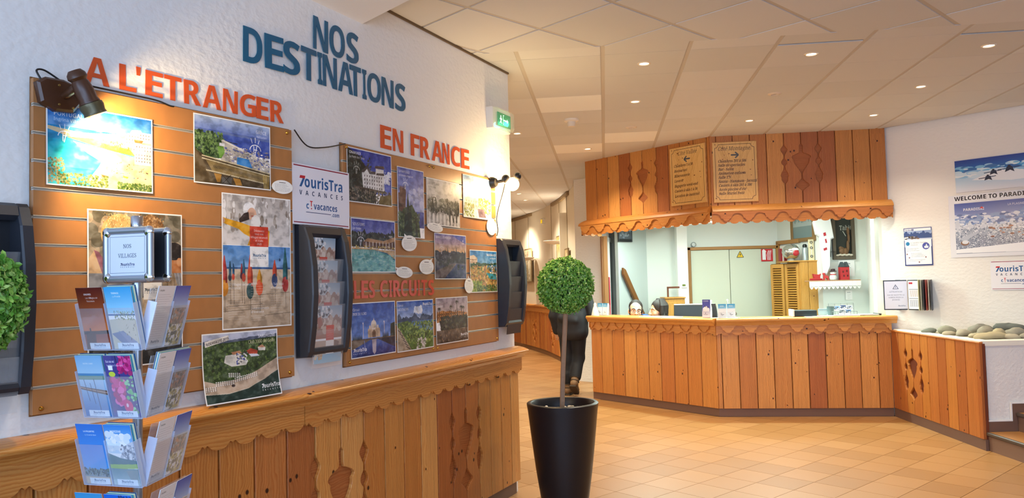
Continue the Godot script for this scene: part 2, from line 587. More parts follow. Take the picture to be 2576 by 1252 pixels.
func build_setting() -> void:
	var white := plaster("roughcast_white", Color("ece9e4"), 0.3)
	var room := V2(ROOM)
	# floor: slab of grout, tiles laid on it at 40 degrees to the room
	var fl := thing("floor", "floor of square glazed ochre tiles laid diagonally across the hall", "floor", Transform3D(), "", "structure")
	put("screed", bx(Vector3(14.0, 0.2, 29.0), mv(0.8, -0.107, -11.3)), hexmat("54331a", 0.9), fl)
	var tile_m := [mat("tile_a", Color("a67a49"), 0.36), mat("tile_b", Color("a07443"), 0.38), mat("tile_c", Color("aa7f4f"), 0.35), mat("tile_d", Color("9c7140"), 0.37)]
	var zone := room.duplicate()
	var found := []
	var ca := 0.663; var sa := 0.7487; var t := 0.3128
	for a in range(-70, 40):
		for k in range(-30, 75):
			var pc := Vector2(0.0923 + t * ((a + 0.5) * ca + (k + 0.5) * sa), -6.1843 + t * ((a + 0.5) * sa - (k + 0.5) * ca))
			if pc.y > 3.0 or pc.y < -24.0 or pc.x < -5.5 or pc.x > 6.9: continue
			var g := 0.006
			var poly := PackedVector2Array()
			for q in [[0, 0], [1, 0], [1, 1], [0, 1]]:
				var fa: float = a + (q[0] * (1.0 - 2 * g)) + g
				var fb: float = k + (q[1] * (1.0 - 2 * g)) + g
				poly.push_back(Vector2(0.0923 + t * (fa * ca + fb * sa), -6.1843 + t * (fa * sa - fb * ca)))
			var cut := Geometry2D.intersect_polygons(poly, zone)
			if cut.is_empty(): continue
			var p3 := Vector3(pc.x, 0, pc.y)
			var seen: bool = in_view(p3) and not (pc.x < 0.0 and pc.y > -6.0 and pc.x < (pc.y + 6.01) * -0.45)
			found.push_back([pc.length() + (0.0 if seen else 1000.0), cut, rng.randi_range(0, 3)])
	found.sort_custom(func(p, q): return p[0] < q[0])
	var rest := [MB.new(), MB.new(), MB.new(), MB.new()]
	for i in found.size():
		var f = found[i]
		if i < 295 and f[0] < 500.0:
			var b := MB.new()
			slab_polys(f[1], -0.008, 0.0, b)
			put("floor_tile", b.mesh(), tile_m[f[2]], fl)
		else:
			slab_polys(f[1], -0.008, 0.0, rest[f[2]])
	for i in 4:
		var o := put("floor_tiles", rest[i].mesh(), tile_m[i], fl)
		o.set_meta("kind", "stuff")

	# walls
	var fillet := []
	for i in 13:
		var tt := i / 12.0
		var q := lp(0.75).lerp(W_BEND, tt).lerp(W_BEND.lerp(lp(1.75), tt), tt)
		fillet.append_array([q.x, q.y])
	wall_along("wall_left", [-5.7, 3.2, -4.4, 1.0, -2.95, -0.92, W_NEAR.x, W_NEAR.y] + fillet + [W_END.x, W_END.y, -0.22, -6.12], "white roughcast wall carrying the poster boards", white)
	wall_along("wall_corridor", [-0.22, -6.13, -1.2, -8.2, -2.6, -13.0, -3.6, -18.0, -4.2, -23.5], "white inner wall of the corridor behind the poster wall", white)
	wall_along("wall_far", [-4.2, -23.5, -2.4, -24.3], "white end wall of the corridor", white)
	wall_along("wall_curved", [-2.4, -24.3, -1.0, -22.2, -0.1, -20.3, 0.37, -18.7, 0.58, -17.85, 0.75, -17.0, 0.89, -16.0, 1.0, -15.1, 1.06, -14.2, 1.09, -13.4, 1.07, -12.9, 1.03, -12.5], "cream curved corridor wall hung with framed pictures", plaster("roughcast_cream", Color("ece4d2"), 0.12))
	wall_along("wall_pier", [1.03, -12.5, 1.417, -12.14], "white pier between the corridor and the reception desk", white)
	wall_along("wall_right", [RWA.x, RWA.y, RWB.x, RWB.y, 6.9, -5.6, 6.9, 3.2], "white roughcast wall with ski posters right of the reception", white)
	# window wall behind the camera: sill, head and piers round three openings
	var bw := MB.new()
	for q in [[-5.8, 7.0, 0.0, 0.85], [-5.8, 7.0, 2.85, 3.36]]:
		bw.box(Vector3(q[1] - q[0], q[3] - q[2], 0.2), mv((q[0] + q[1]) / 2, (q[2] + q[3]) / 2, 3.1))
	for q in [[-5.8, -4.65], [-1.55, -1.15], [1.95, 2.35], [4.85, 7.0]]:
		bw.box(Vector3(q[1] - q[0], 2.0, 0.2), mv((q[0] + q[1]) / 2, 1.85, 3.1))
	tag(put("wall_back", bw.mesh(), white), "white wall with three wide windows behind the viewer", "wall", "", "structure")
	var wi := 0
	for q in [[-4.65, -1.55], [-1.15, 1.95], [2.35, 4.85]]:
		wi += 1
		var wn := thing("window_%d" % wi, ["wide window left behind the viewer", "wide window in the middle behind the viewer", "narrower window right behind the viewer"][wi - 1], "window", mv((q[0] + q[1]) / 2, 1.85, 3.1), "", "structure")
		var fb := MB.new(); var w: float = q[1] - q[0]
		for s in [-1, 1]:
			fb.box(Vector3(0.07, 2.0, 0.08), mv(s * (w / 2 - 0.035), 0, 0), 0.006)
			fb.box(Vector3(w, 0.07, 0.08), mv(0, s * 0.965, 0), 0.006)
		fb.box(Vector3(0.06, 1.9, 0.07), mv(0, 0, 0), 0.006)
		put("window_frame", fb.mesh(), hexmat("e8e6e0", 0.5), wn)
		put("window_pane", bx(Vector3(w - 0.1, 1.9, 0.006)), clear("window_glass", Color.WHITE, 0.05), wn)

	# ceiling: plaster slab, lay-in tiles in two directions, runners
	var ce := thing("ceiling", "suspended ceiling of pale square mineral tiles on slim rails", "ceiling", Transform3D(), "", "structure")
	put("slab", bx(Vector3(14.0, 0.12, 29.0), mv(0.8, 3.36, -11.3)), hexmat("a3937f", 0.95), ce)
	var ctm := [mat("ceil_a", Color("d3d1cf"), 0.95), mat("ceil_b", Color("cfcdca"), 0.95), mat("ceil_c", Color("d8d6d4"), 0.95), mat("ceil_d", Color("eeedea"), 0.95)]
	var pa := Vector2(-0.244, -5.49); var pd := Vector2(3.659, 0.42).normalized()
	var far_half := PackedVector2Array([pa - pd * 9, pa + pd * 12, pa + pd * 12 + Vector2(0, -30), pa - pd * 9 + Vector2(0, -30)])
	var near_half := PackedVector2Array([pa - pd * 9, pa + pd * 12, pa + pd * 12 + Vector2(0, 12), pa - pd * 9 + Vector2(0, 12)])
	var zones := []
	for hf in [far_half, near_half]:
		var best := PackedVector2Array()
		for z in Geometry2D.intersect_polygons(room, hf):
			if z.size() > best.size(): best = z
		zones.push_back(best)
	var out_rest := [MB.new(), MB.new(), MB.new(), MB.new()]
	var count := 0
	var rail := hexmat("c4bcb2", 0.85)
	for sec in 2:
		var o := Vector2(0.7025, -5.592) if sec == 0 else Vector2(0.216, -4.974)
		var ax := Vector2(0.6151, 0.0735) if sec == 0 else Vector2(0.423, 0.446)
		var ay := Vector2(0.0721, -0.6039) if sec == 0 else Vector2(0.446, -0.423)
		var gx := 0.026; var gy := 0.0035 if sec == 0 else 0.018
		for a in range(-16, 16):
			for k in range(-10, 32):
				var slit := 0.05      # two tiles leave a dark slit
				var poly := PackedVector2Array()
				for q in [[0, 0], [1, 0], [1, 1], [0, 1]]:
					poly.push_back(o + ax * (a + gx + q[0] * (1.0 - 2 * gx)) + ay * (k + gy + (slit if q[1] == 0 and sec == 0 and k == 0 and a in [2, 4] else 0.0) + q[1] * (1.0 - 2 * gy)))
				var cut := Geometry2D.intersect_polygons(poly, zones[sec])
				if cut.is_empty(): continue
				var pc := o + ax * (a + 0.5) + ay * (k + 0.5)
				var kind := rng.randi_range(0, 2)
				if sec == 0 and ([a, k] in [[-1, 2], [0, 5], [-1, 6]]): kind = 3
				if in_view(Vector3(pc.x, H, pc.y)) and count < 280 and pc.y > -14.0:
					count += 1
					var b := MB.new()
					slab_polys(cut, H, H + 0.018, b)
					put("ceiling_tile", b.mesh(), ctm[kind], ce)
				else:
					slab_polys(cut, H, H + 0.018, out_rest[kind])
		# runners between the columns
		for a in range(-16, 17):
			var strip := PackedVector2Array()
			for q in [[-0.03, -10], [0.03, -10], [0.03, 32], [-0.03, 32]]: strip.push_back(o + ax * (a + q[0]) + ay * q[1])
			var cs := Geometry2D.intersect_polygons(strip, zones[sec])
			if cs.is_empty(): continue
			var b := MB.new()
			slab_polys(cs, H + 0.004, H + 0.016, b)
			put("rail", b.mesh(), rail, ce)
		if sec == 1:
			for k in range(-10, 33):
				var strip := PackedVector2Array()
				for q in [[-16, -0.024], [16, -0.024], [16, 0.024], [-16, 0.024]]: strip.push_back(o + ax * q[0] + ay * (k + q[1]))
				var cs := Geometry2D.intersect_polygons(strip, zones[sec])
				if cs.is_empty(): continue
				var b := MB.new()
				slab_polys(cs, H + 0.005, H + 0.016, b)
				put("rail", b.mesh(), rail, ce)
	for i in 4:
		if out_rest[i].v.size():
			put("ceiling_tiles", out_rest[i].mesh(), ctm[i], ce).set_meta("kind", "stuff")
	# lowered plaster soffit over the near end of the poster wall
	var sb := MB.new()
	slab_polys([V2([-0.84, -4.35, 1.65, -1.59, 3.0, 2.98, -5.6, 2.98, -4.45, 0.95, -3.0, -0.95, -1.78, -2.76, -1.12, -3.82])], 3.10, 3.258, sb)
	tag(put("trim_1", sb.mesh(), plaster("soffit_white", Color("e9e9ec"), 0.05)), "white plaster soffit lowered over the near end of the poster wall", "soffit", "", "structure")
	# shadow strip where the ceiling meets the poster wall
	var gb := MB.new()
	gb.sweep(V2([0.0, 3.246, 0.012, 3.246, 0.012, 3.262, 0.0, 3.262]), PackedVector2Array([lp(1.9, 0.0), lp(3.7, 0.0)]))
	tag(put("trim_2", gb.mesh(), hexmat("6b563c", 0.8)), "thin brown edge strip between poster wall and ceiling", "edge strip", "", "structure")

# ---------------------------------------------------------------- fretwork boards
# depth of the cut at height h (metres below the top of the pattern) in the edge of a board: pattern 1 beside, 2 in the middle
func fret(kind: int, h: float) -> float:
	var t: Array
	if kind == 1: t = [0, 0, .02, .006, .045, .026, .065, .036, .085, .026, .125, .002, .165, .003, .19, .024, .21, .03, .23, .024, .25, .004, .262, .003, .30, .012, .345, .036, .37, .043, .372, .034, .40, .030, .412, .034, .44, .018, .46, 0]
	else: t = [0, 0, .03, .018, .036, .014, .105, .014, .118, .05, .135, .088, .15, .104, .165, .100, .178, .082, .20, .084, .225, .076, .26, .055, .30, .026, .345, .003, .405, .003, .44, .03, .465, .062, .485, .076, .495, .070, .51, .04, .548, 0]
	if h <= 0.0 or h >= t[t.size() - 2]: return 0.0
	for i in range(0, t.size() - 2, 2):
		if h <= t[i + 2]: return lerpf(t[i + 1], t[i + 3], (h - t[i]) / (t[i + 2] - t[i]))
	return 0.0

# a board w wide from y0 to y1; lk / rk name the cut in its left and right edge, top is where the pattern starts, sc its scale
func plank_poly(w: float, y0: float, y1: float, lk: int, rk: int, top: float, sc := 1.0, gap := 0.0045) -> PackedVector2Array:
	var p := PackedVector2Array()
	p.push_back(Vector2(gap, y0)); p.push_back(Vector2(w - gap, y0))
	var n := 46
	if rk > 0:
		for i in n + 1:
			var h := 0.55 * (1.0 - float(i) / n)
			var y := top - h * sc
			if y > y0 + 0.005 and y < y1 - 0.005: p.push_back(Vector2(w - gap - fret(rk, h) * sc, y))
	p.push_back(Vector2(w - gap, y1)); p.push_back(Vector2(gap, y1))
	if lk > 0:
		for i in n + 1:
			var h := 0.55 * float(i) / n
			var y := top - h * sc
			if y > y0 + 0.005 and y < y1 - 0.005: p.push_back(Vector2(gap + fret(lk, h) * sc, y))
	return p

func plank(parent: Node, f: Transform3D, w: float, y0: float, y1: float, m: Material, lk := 0, rk := 0, top := 0.0, sc := 1.0, thick := 0.018) -> MeshInstance3D:
	var b := MB.new()
	b.extrude(plank_poly(w, y0, y1, lk, rk, top, sc), -thick, 0.0, Transform3D(), 0.0025, Vector2(0.4, 1.6), Vector2(rng.randf(), rng.randf()))
	return put("plank", b.mesh(), m, parent, f)

# lower edge of a valance: lobes and pairs of little teeth; t runs along the board
func lobe(t: float, period: float, depth: float) -> float:
	var f := fposmod(t / period, 1.0)
	if f < 0.66: return depth * (1.0 - sqrt(maxf(0.0, 1.0 - pow((f - 0.33) / 0.33, 2.0)))) * 0.8
	var g := (f - 0.66) / 0.34
	return depth * (0.55 + 0.45 * absf(sin(g * TAU))) if g < 1.0 else 0.0

func valance_poly(w: float, top: float, bottom: float, period: float, depth: float, shift := 0.0) -> PackedVector2Array:
	var p := PackedVector2Array([Vector2(w, top), Vector2(0, top)])
	var n := int(w / period * 26)
	for i in n + 1:
		var x := w * i / n
		p.push_back(Vector2(x, bottom + lobe(x + shift, period, depth)))
	return p

# the applied front layer of the double valance: arches and small drops
func arch(t: float, period: float) -> float:
	var f := absf(fposmod(t / period, 1.0) - 0.5) * period
	if f < 0.066: return 0.066 + 0.055 * sqrt(maxf(0.0, 1.0 - pow(f / 0.066, 2.0)))
	if f < 0.088: return 0.062
	var g := (f - 0.088) / (period * 0.5 - 0.088)
	return 0.062 - 0.034 * sqrt(clampf(1.0 - pow(1.0 - g, 2.0), 0.0, 1.0))

func arch_poly(w: float, top: float, bottom: float, period: float, shift: float) -> PackedVector2Array:
	var p := PackedVector2Array([Vector2(w, top), Vector2(0, top)])
	var n := int(w / period * 40)
	for i in n + 1:
		var x := w * i / n
		p.push_back(Vector2(x, bottom + arch(x + shift, period)))
	return p

func build_left_wainscot() -> void:
	var wn := thing("trim_3", "knee-high pine wainscot with fretwork planks and a rounded rail under the poster boards", "wainscot", Transform3D(), "", "structure")
	# backing boards seen through the fretwork
	var bk := MB.new()
	bk.sweep(V2([0.0, 0.09, 0.0, 1.04, 0.022, 1.04, 0.022, 0.09]), PackedVector2Array([lp(-3.0), lp(0.0), lp(L0), lp(3.66)]))
	put("backing_board", bk.mesh(), pine(5, 1, 0.5), wn)
	var js := []
	for i in 18: js.push_back(1.145 - (17 - i) * 0.1905)
	js.append_array([1.332, 1.532, 1.725, 1.916, 2.108, 2.291, 2.481, 2.663, 2.844, 3.028, 3.198, 3.369, 3.528, 3.672])
	js = js.filter(func(x): return x > -2.2)
	var cut := {1.332: 1, 1.532: 2, 1.725: 1, 2.663: 1, 2.844: 2, 3.028: 1}
	var tone := {1.145: 5, 1.332: 0, 1.532: 3, 2.663: 5, 2.844: 4}
	for i in js.size() - 1:
		var a := lp(js[i], 0.042); var b := lp(js[i + 1], 0.042)
		var m := pine(tone[js[i]], 0) if tone.has(js[i]) else any_pine()
		plank(wn, fr(a, b), a.distance_to(b), 0.10, 1.03, m, cut.get(js[i], 0), cut.get(js[i + 1], 0), 0.775)
	# end of the wainscot, round the wall corner
	var e0 := lp(3.672, 0.042); var e1 := lp(3.672, -0.10)
	plank(wn, fr(e0, e1, 0.004), 0.14, 0.10, 1.03, pine(2, 1), 0, 0, 0.0)
	# scalloped board below the rail, in two runs
	for q in [[-2.2, L0], [L0, 3.70]]:
		var a := lp(q[0] + (0.0001 if q[0] == L0 else 0.0), 0.060); var b := lp(q[1], 0.060)
		var vb := MB.new()
		vb.extrude(valance_poly(a.distance_to(b), 1.04, 0.915, 0.1433, 0.028, q[0] + 0.012), -0.018, 0.0, Transform3D(), 0.0, Vector2(1.6, 0.4), Vector2(rng.randf(), rng.randf()))
		var mm := pine(1, 0).duplicate() as StandardMaterial3D
		put("scalloped_board", rotate_uv(vb).mesh(), mm, wn, fr(a, b))
	var rb := MB.new()
	var prof := V2([0.0, 1.03, 0.062, 1.03, 0.066, 1.036, 0.070, 1.046, 0.082, 1.056, 0.094, 1.062, 0.105, 1.070, 0.108, 1.078, 0.106, 1.086, 0.098, 1.091, 0.088, 1.094, 0.06, 1.104, 0.03, 1.110, 0.0, 1.112])
	rb.sweep(prof, PackedVector2Array([lp(-2.2), lp(0.0), lp(L0 - 0.12), lp(L0, 0.003), lp(L0 + 0.12), lp(3.735)]), Vector2(0.4, 1.6))
	put("cap_rail", rb.mesh(), pine(0, 0, 0.25), wn)
	var kb := MB.new()
	kb.sweep(V2([0.0, 0.0, 0.012, 0.0, 0.012, 0.10, 0.0, 0.10]), PackedVector2Array([lp(-3.0), lp(0.0), lp(L0), lp(3.655)]))
	tag(put("baseboard_left", kb.mesh(), hexmat("6f5442", 0.5)), "brown tiled skirting under the left wainscot", "skirting", "", "structure")

func rotate_uv(b: MB) -> MB:
	for i in b.uv.size(): b.uv[i] = Vector2(b.uv[i].y, b.uv[i].x)
	return b

func double_valance(parent: Node, f: Transform3D, w: float, top: float, bottom: float, sh_lobe: float, sh_arch: float, m: Material, m2: Material, p_arch := 0.262) -> void:
	var a := MB.new()
	a.extrude(valance_poly(w, top, bottom, p_arch * 0.5, 0.024, sh_lobe), -0.016, 0.0, Transform3D(), 0.0, Vector2(1.6, 0.4), Vector2(rng.randf(), rng.randf()))
	put("scalloped_board", rotate_uv(a).mesh(), m, parent, f)
	var c := MB.new()
	c.extrude(arch_poly(w, top, bottom, p_arch, sh_arch), 0.0, 0.016, Transform3D(), 0.0, Vector2(1.6, 0.4), Vector2(rng.randf(), rng.randf()))
	put("arched_board", rotate_uv(c).mesh(), m2, parent, f)

const JL := [-0.07, 0.124, 0.33, 0.543, 0.756, 0.96, 1.166, 1.375, 1.577, 1.783, 2.011]
const JR := [0.0, 0.054, 0.248, 0.443, 0.638, 0.831, 1.019, 1.21, 1.4, 1.585, 1.775, 1.925]

func build_counter() -> void:
	var c := thing("reception_counter", "pine reception counter with upright planks and a scalloped double valance", "counter")
	var tl := [2, 1, 2, 0, 1, 1, 4, 2, 2, 1]
	for i in 10: plank(c, fr(CLA, CC, JL[i]), JL[i + 1] - JL[i], 0.093, 1.05, pine(tl[i], 0 if i % 3 else 1))
	var tr := [1, 0, 2, 0, 1, 0, 5, 1, 2, 0, 2]
	for i in 11: plank(c, fr(CC, CRB, JR[i]), JR[i + 1] - JR[i], 0.093, 1.05, pine(tr[i], 0 if i % 2 else 1))
	var n := (CC - CLA).normalized()
	var pl := CLA - n * 0.07
	var path := PackedVector2Array([pl, CC, CRB + (CRB - CC).normalized() * 0.0])
	# the carcass behind the planks
	var k := MB.new()
	k.sweep(V2([-0.05, 0.09, -0.019, 0.09, -0.019, 1.05, -0.05, 1.05]), path)
	put("carcass", k.mesh(), hexmat("7a4a22", 0.7), c)
	plank(c, fr(pl + Vector2(0.55, -0.43), pl, 0.0), 0.698, 0.093, 1.05, pine(2, 1))
	double_valance(c, fr(CLA, CC, -0.07, 0, 0.018), 2.086, 1.06, 0.940, 0.02, 0.262 * 0.5 - 0.357 - 0.07, pine(1, 0), pine(2, 1), 0.272)
	double_valance(c, fr(CC, CRB, -0.003, 0, 0.018), 1.925, 1.06, 0.935, 0.06, 0.128 - 1.291, pine(1, 0), pine(0, 1), 0.257)
	var wt := MB.new()
	wt.sweep(V2([-0.34, 1.09, 0.028, 1.045, 0.034, 1.05, 0.036, 1.06, 0.042, 1.075, 0.056, 1.088, 0.064, 1.10, 0.066, 1.112, 0.060, 1.124, 0.05, 1.130, -0.34, 1.130]), PackedVector2Array([pl - n * 0.03, CC]), Vector2(0.4, 1.6))
	put("worktop", wt.mesh(), pine(0, 0, 0.22), c)
	var w2 := MB.new()
	w2.sweep(V2([-0.34, 1.09, 0.028, 1.045, 0.034, 1.05, 0.036, 1.06, 0.042, 1.075, 0.056, 1.088, 0.064, 1.10, 0.066, 1.112, 0.060, 1.124, 0.05, 1.130, -0.34, 1.130]), PackedVector2Array([CC, CRB + (CRB - CC).normalized() * 0.06]), Vector2(0.4, 1.6), Vector2(0.3, 0.4))
	put("worktop", w2.mesh(), pine(3, 0, 0.22), c)
	var kb := MB.new()
	kb.sweep(V2([-0.03, 0.0, -0.012, 0.0, -0.012, 0.093, -0.03, 0.093]), PackedVector2Array([pl, CC, CRB]))
	put("kickboard", kb.mesh(), hexmat("705140", 0.5), c)

func build_canopy() -> void:
	var c := thing("reception_canopy", "pine canopy with fretwork planks and scalloped edge above the reception counter", "canopy")
	var jl := [-0.10, 0.123, 0.339, 0.547, 0.747, 0.956, 1.195, 1.384, 1.569, 1.776, 1.97, 2.011]
	var cl := {0.747: 1, 0.956: 2, 1.195: 1}
	var tl := [2, 2, 0, 5, 0, 1, 5, 2, 2, 1, 2]
	for i in 11: plank(c, fr(CLA, CC, jl[i]), jl[i + 1] - jl[i], 2.40, H + 0.01, pine(tl[i], 0 if i % 2 else 1, 0.5), cl.get(jl[i], 0), cl.get(jl[i + 1], 0), 3.13)
	var jr := [0.0, 0.075, 0.264, 0.459, 0.645, 0.841, 1.032, 1.221, 1.41, 1.602, 1.788, 1.96]
	var cr := {0.841: 1, 1.032: 2, 1.221: 1}
	var tr := [2, 2, 1, 2, 0, 4, 5, 5, 1, 1, 2]
	for i in 11: plank(c, fr(CC, CRB, jr[i]), jr[i + 1] - jr[i], 2.40, H + 0.01, pine(tr[i], 0 if i % 2 else 1, 0.5), cr.get(jr[i], 0), cr.get(jr[i + 1], 0), 3.13)
	var n := (CC - CLA).normalized(); var r := (CRB - CC).normalized()
	var pl := CLA - n * 0.10; var pr := CC + r * 1.96
	var bb := MB.new()
	bb.sweep(V2([-0.045, 2.30, -0.019, 2.30, -0.019, H, -0.045, H]), PackedVector2Array([pl, CC, pr]))
	put("backing_board", bb.mesh(), pine(5, 1, 0.6), c)
	# left return
	var back := pl + Vector2(n.y, -n.x) * 0.34
	plank(c, fr(back, pl, 0.0), 0.17, 2.40, H + 0.01, pine(1, 0, 0.5))
	plank(c, fr(back, pl, 0.17), 0.17, 2.40, H + 0.01, pine(0, 1, 0.5))
	var co := MB.new()
	var prof := V2([0.0, 2.365, 0.075, 2.362, 0.082, 2.37, 0.075, 2.395, 0.05, 2.42, 0.02, 2.437, 0.0, 2.445])
	co.sweep(prof, PackedVector2Array([back - Vector2(0.0, 0.0), pl, CC]), Vector2(0.4, 1.6))
	put("cornice", co.mesh(), pine(2, 0, 0.4), c)
	var c2 := MB.new()
	c2.sweep(prof, PackedVector2Array([CC, pr + r * 0.03]), Vector2(0.4, 1.6), Vector2(0.2, 0.5))
	put("cornice", c2.mesh(), pine(0, 1, 0.4), c)
	double_valance(c, fr(CLA, CC, -0.14, 0, 0.06), 2.16, 2.37, 2.232, 0.05, 0.139 - 0.14 - 0.088, pine(2, 0, 0.5), pine(1, 0, 0.5), 0.279)
	double_valance(c, fr(CC, CRB, -0.006, 0, 0.06), 1.99, 2.37, 2.225, 0.04, 0.126 - 0.538, pine(2, 1, 0.5), pine(4, 1, 0.5), 0.2525)
	double_valance(c, fr(back, pl, 0.0, 0, 0.06), 0.36, 2.37, 2.232, 0.0, 0.0, pine(2, 0, 0.5), pine(1, 0, 0.5), 0.26)
	var so := MB.new()
	so.sweep(V2([-0.42, 2.31, 0.043, 2.31, 0.043, 2.325, -0.42, 2.325]), PackedVector2Array([pl, CC, pr]))
	put("soffit", so.mesh(), hexmat("e6d9bd", 0.6), c)
	sign_board("carved board headed Côté Vallée with an arrow to the left, on the canopy", fr(CLA, CC, 1.695, 2.847, 0.001), 0.54, 0.712, "Côté Vallée", false, ["Chambres 1 à 38", "Restaurant", "Biberonnerie", "Laverie", "Bagagerie week-end", "Casiers à skis 1 à 38", "Location de matériel"])
	sign_board("carved board headed Côté Montagne with an arrow to the right, on the canopy", fr(CC, CRB, 0.281, 2.832, 0.001), 0.508, 0.712, "Côté Montagne.", true, ["Chambres 201 à 506", "Salle de spectacles", "Bar - Salon", "Animation enfants", "Salle T.V.", "Sauna - Hammam - Jacuzzi", "Casiers à skis 201 à 506", "Accès piscine d'été", "Salle Muriel Petit"])
	# strip light under the soffit, hidden from the hall by the valance
	for q in [[CLA, CC, 0.45], [CLA, CC, 1.45], [CC, CRB, 0.35], [CC, CRB, 1.35]]:
		var f := fr(q[0], q[1], q[2], 2.291, -0.28)
		var lt := thing("strip_light", ["white strip light under the canopy soffit above the desk, leftmost", "white strip light under the canopy soffit, left of its corner", "white strip light under the canopy soffit, right of its corner", "white strip light under the canopy soffit above the desk, rightmost"][[0.45, 1.45, 0.35, 1.35].find(q[2])], "lamp", f)
		put("housing", bx(Vector3(0.9, 0.03, 0.06), mv(0, 0.012, 0), 0.004), hexmat("f2f2f0", 0.5), lt)
		put("diffuser", bx(Vector3(0.88, 0.012, 0.05), mv(0, -0.008, 0), 0.004), glow("tube_glow", Color(0.90, 1.0, 0.97), 2.0), lt)
		var a := AreaLight3D.new()
		a.name = "tube_light"
		a.area_size = Vector2(0.88, 0.05)
		a.light_color = Color(0.88, 1.0, 0.96)
		a.light_energy = OFFICE_ENERGY
		a.area_range = 20.0
		a.shadow_enabled = true
		a.transform = rot(Vector3.RIGHT, -90.0, Vector3(0, -0.016, 0))
		lt.add_child(a)

func sign_board(label: String, at: Transform3D, w: float, h: float, head: String, right: bool, rows: Array) -> void:
	var o := thing("wooden_sign", label, "sign", at, "carved wooden direction boards on the canopy")
	var b := MB.new()
	b.extrude(V2([-w / 2, -h / 2, w / 2, -h / 2, w / 2, h / 2, -w / 2, h / 2]), 0.0, 0.018, Transform3D(), 0.004)
	put("board", b.mesh(), pine(3, 0, 0.4), o)
	var a := Art.new(330, 450, Color("d3a258"))
	a.g(0, 450, Color("e3b870"), Color("d9a860"))
	for i in 60: a.line(a.rr.randf() * 330, 0, a.rr.randf() * 10 + i * 5.5, 450, 1, Color("c48f46"))
	for i in 13:
		var kx := a.rr.randf() * 320; var ky := a.rr.randf() * 440
		a.el(kx, ky, a.rr.randf_range(3, 9), a.rr.randf_range(2, 6), Color("8a5220")); a.el(kx, ky, 2.5, 2, Color("5a2f10"))
	var dk := Color("3a2312")
	var m := 16.0; var n := 42.0
	for q in [[n, m, 330 - n, m], [n, 450 - m, 330 - n, 450 - m], [m, n, m, 450 - n], [330 - m, n, 330 - m, 450 - n]]: a.line(q[0], q[1], q[2], q[3], 3, dk)
	for c in [[m, m, 0.0], [330 - m, m, PI / 2], [330 - m, 450 - m, PI], [m, 450 - m, -PI / 2]]:
		for i in 6:
			var t0: float = c[2] + PI / 2 * i / 6.0; var t1: float = c[2] + PI / 2 * (i + 1) / 6.0
			a.line(c[0] + cos(t0) * 26, c[1] + sin(t0) * 26, c[0] + cos(t1) * 26, c[1] + sin(t1) * 26, 3, dk)
	a.text(head, 165, 62, 40, Color("5a4630"), "Droid Serif", 400, 0.86, 0, 0.25, 1)
	var s := 1.0 if right else -1.0
	a.line(165 - 28 * s, 98, 165 + 22 * s, 98, 11, Color("4d5054"))
	a.line(165 + 4 * s, 76, 165 + 30 * s, 98, 10, Color("4d5054")); a.line(165 + 4 * s, 120, 165 + 30 * s, 98, 10, Color("4d5054"))
	for i in rows.size(): a.text(rows[i], 36, 152 + i * (268.0 / (rows.size() - 0.2)), 28, dk, "Droid Serif", 700, 0.78, 0, 0.25)
	put("lettering", panel(w - 0.014, h - 0.014, 0.0006), texmat("sign_" + head, a.im, 0.4), o, mv(0, 0, 0.0182))

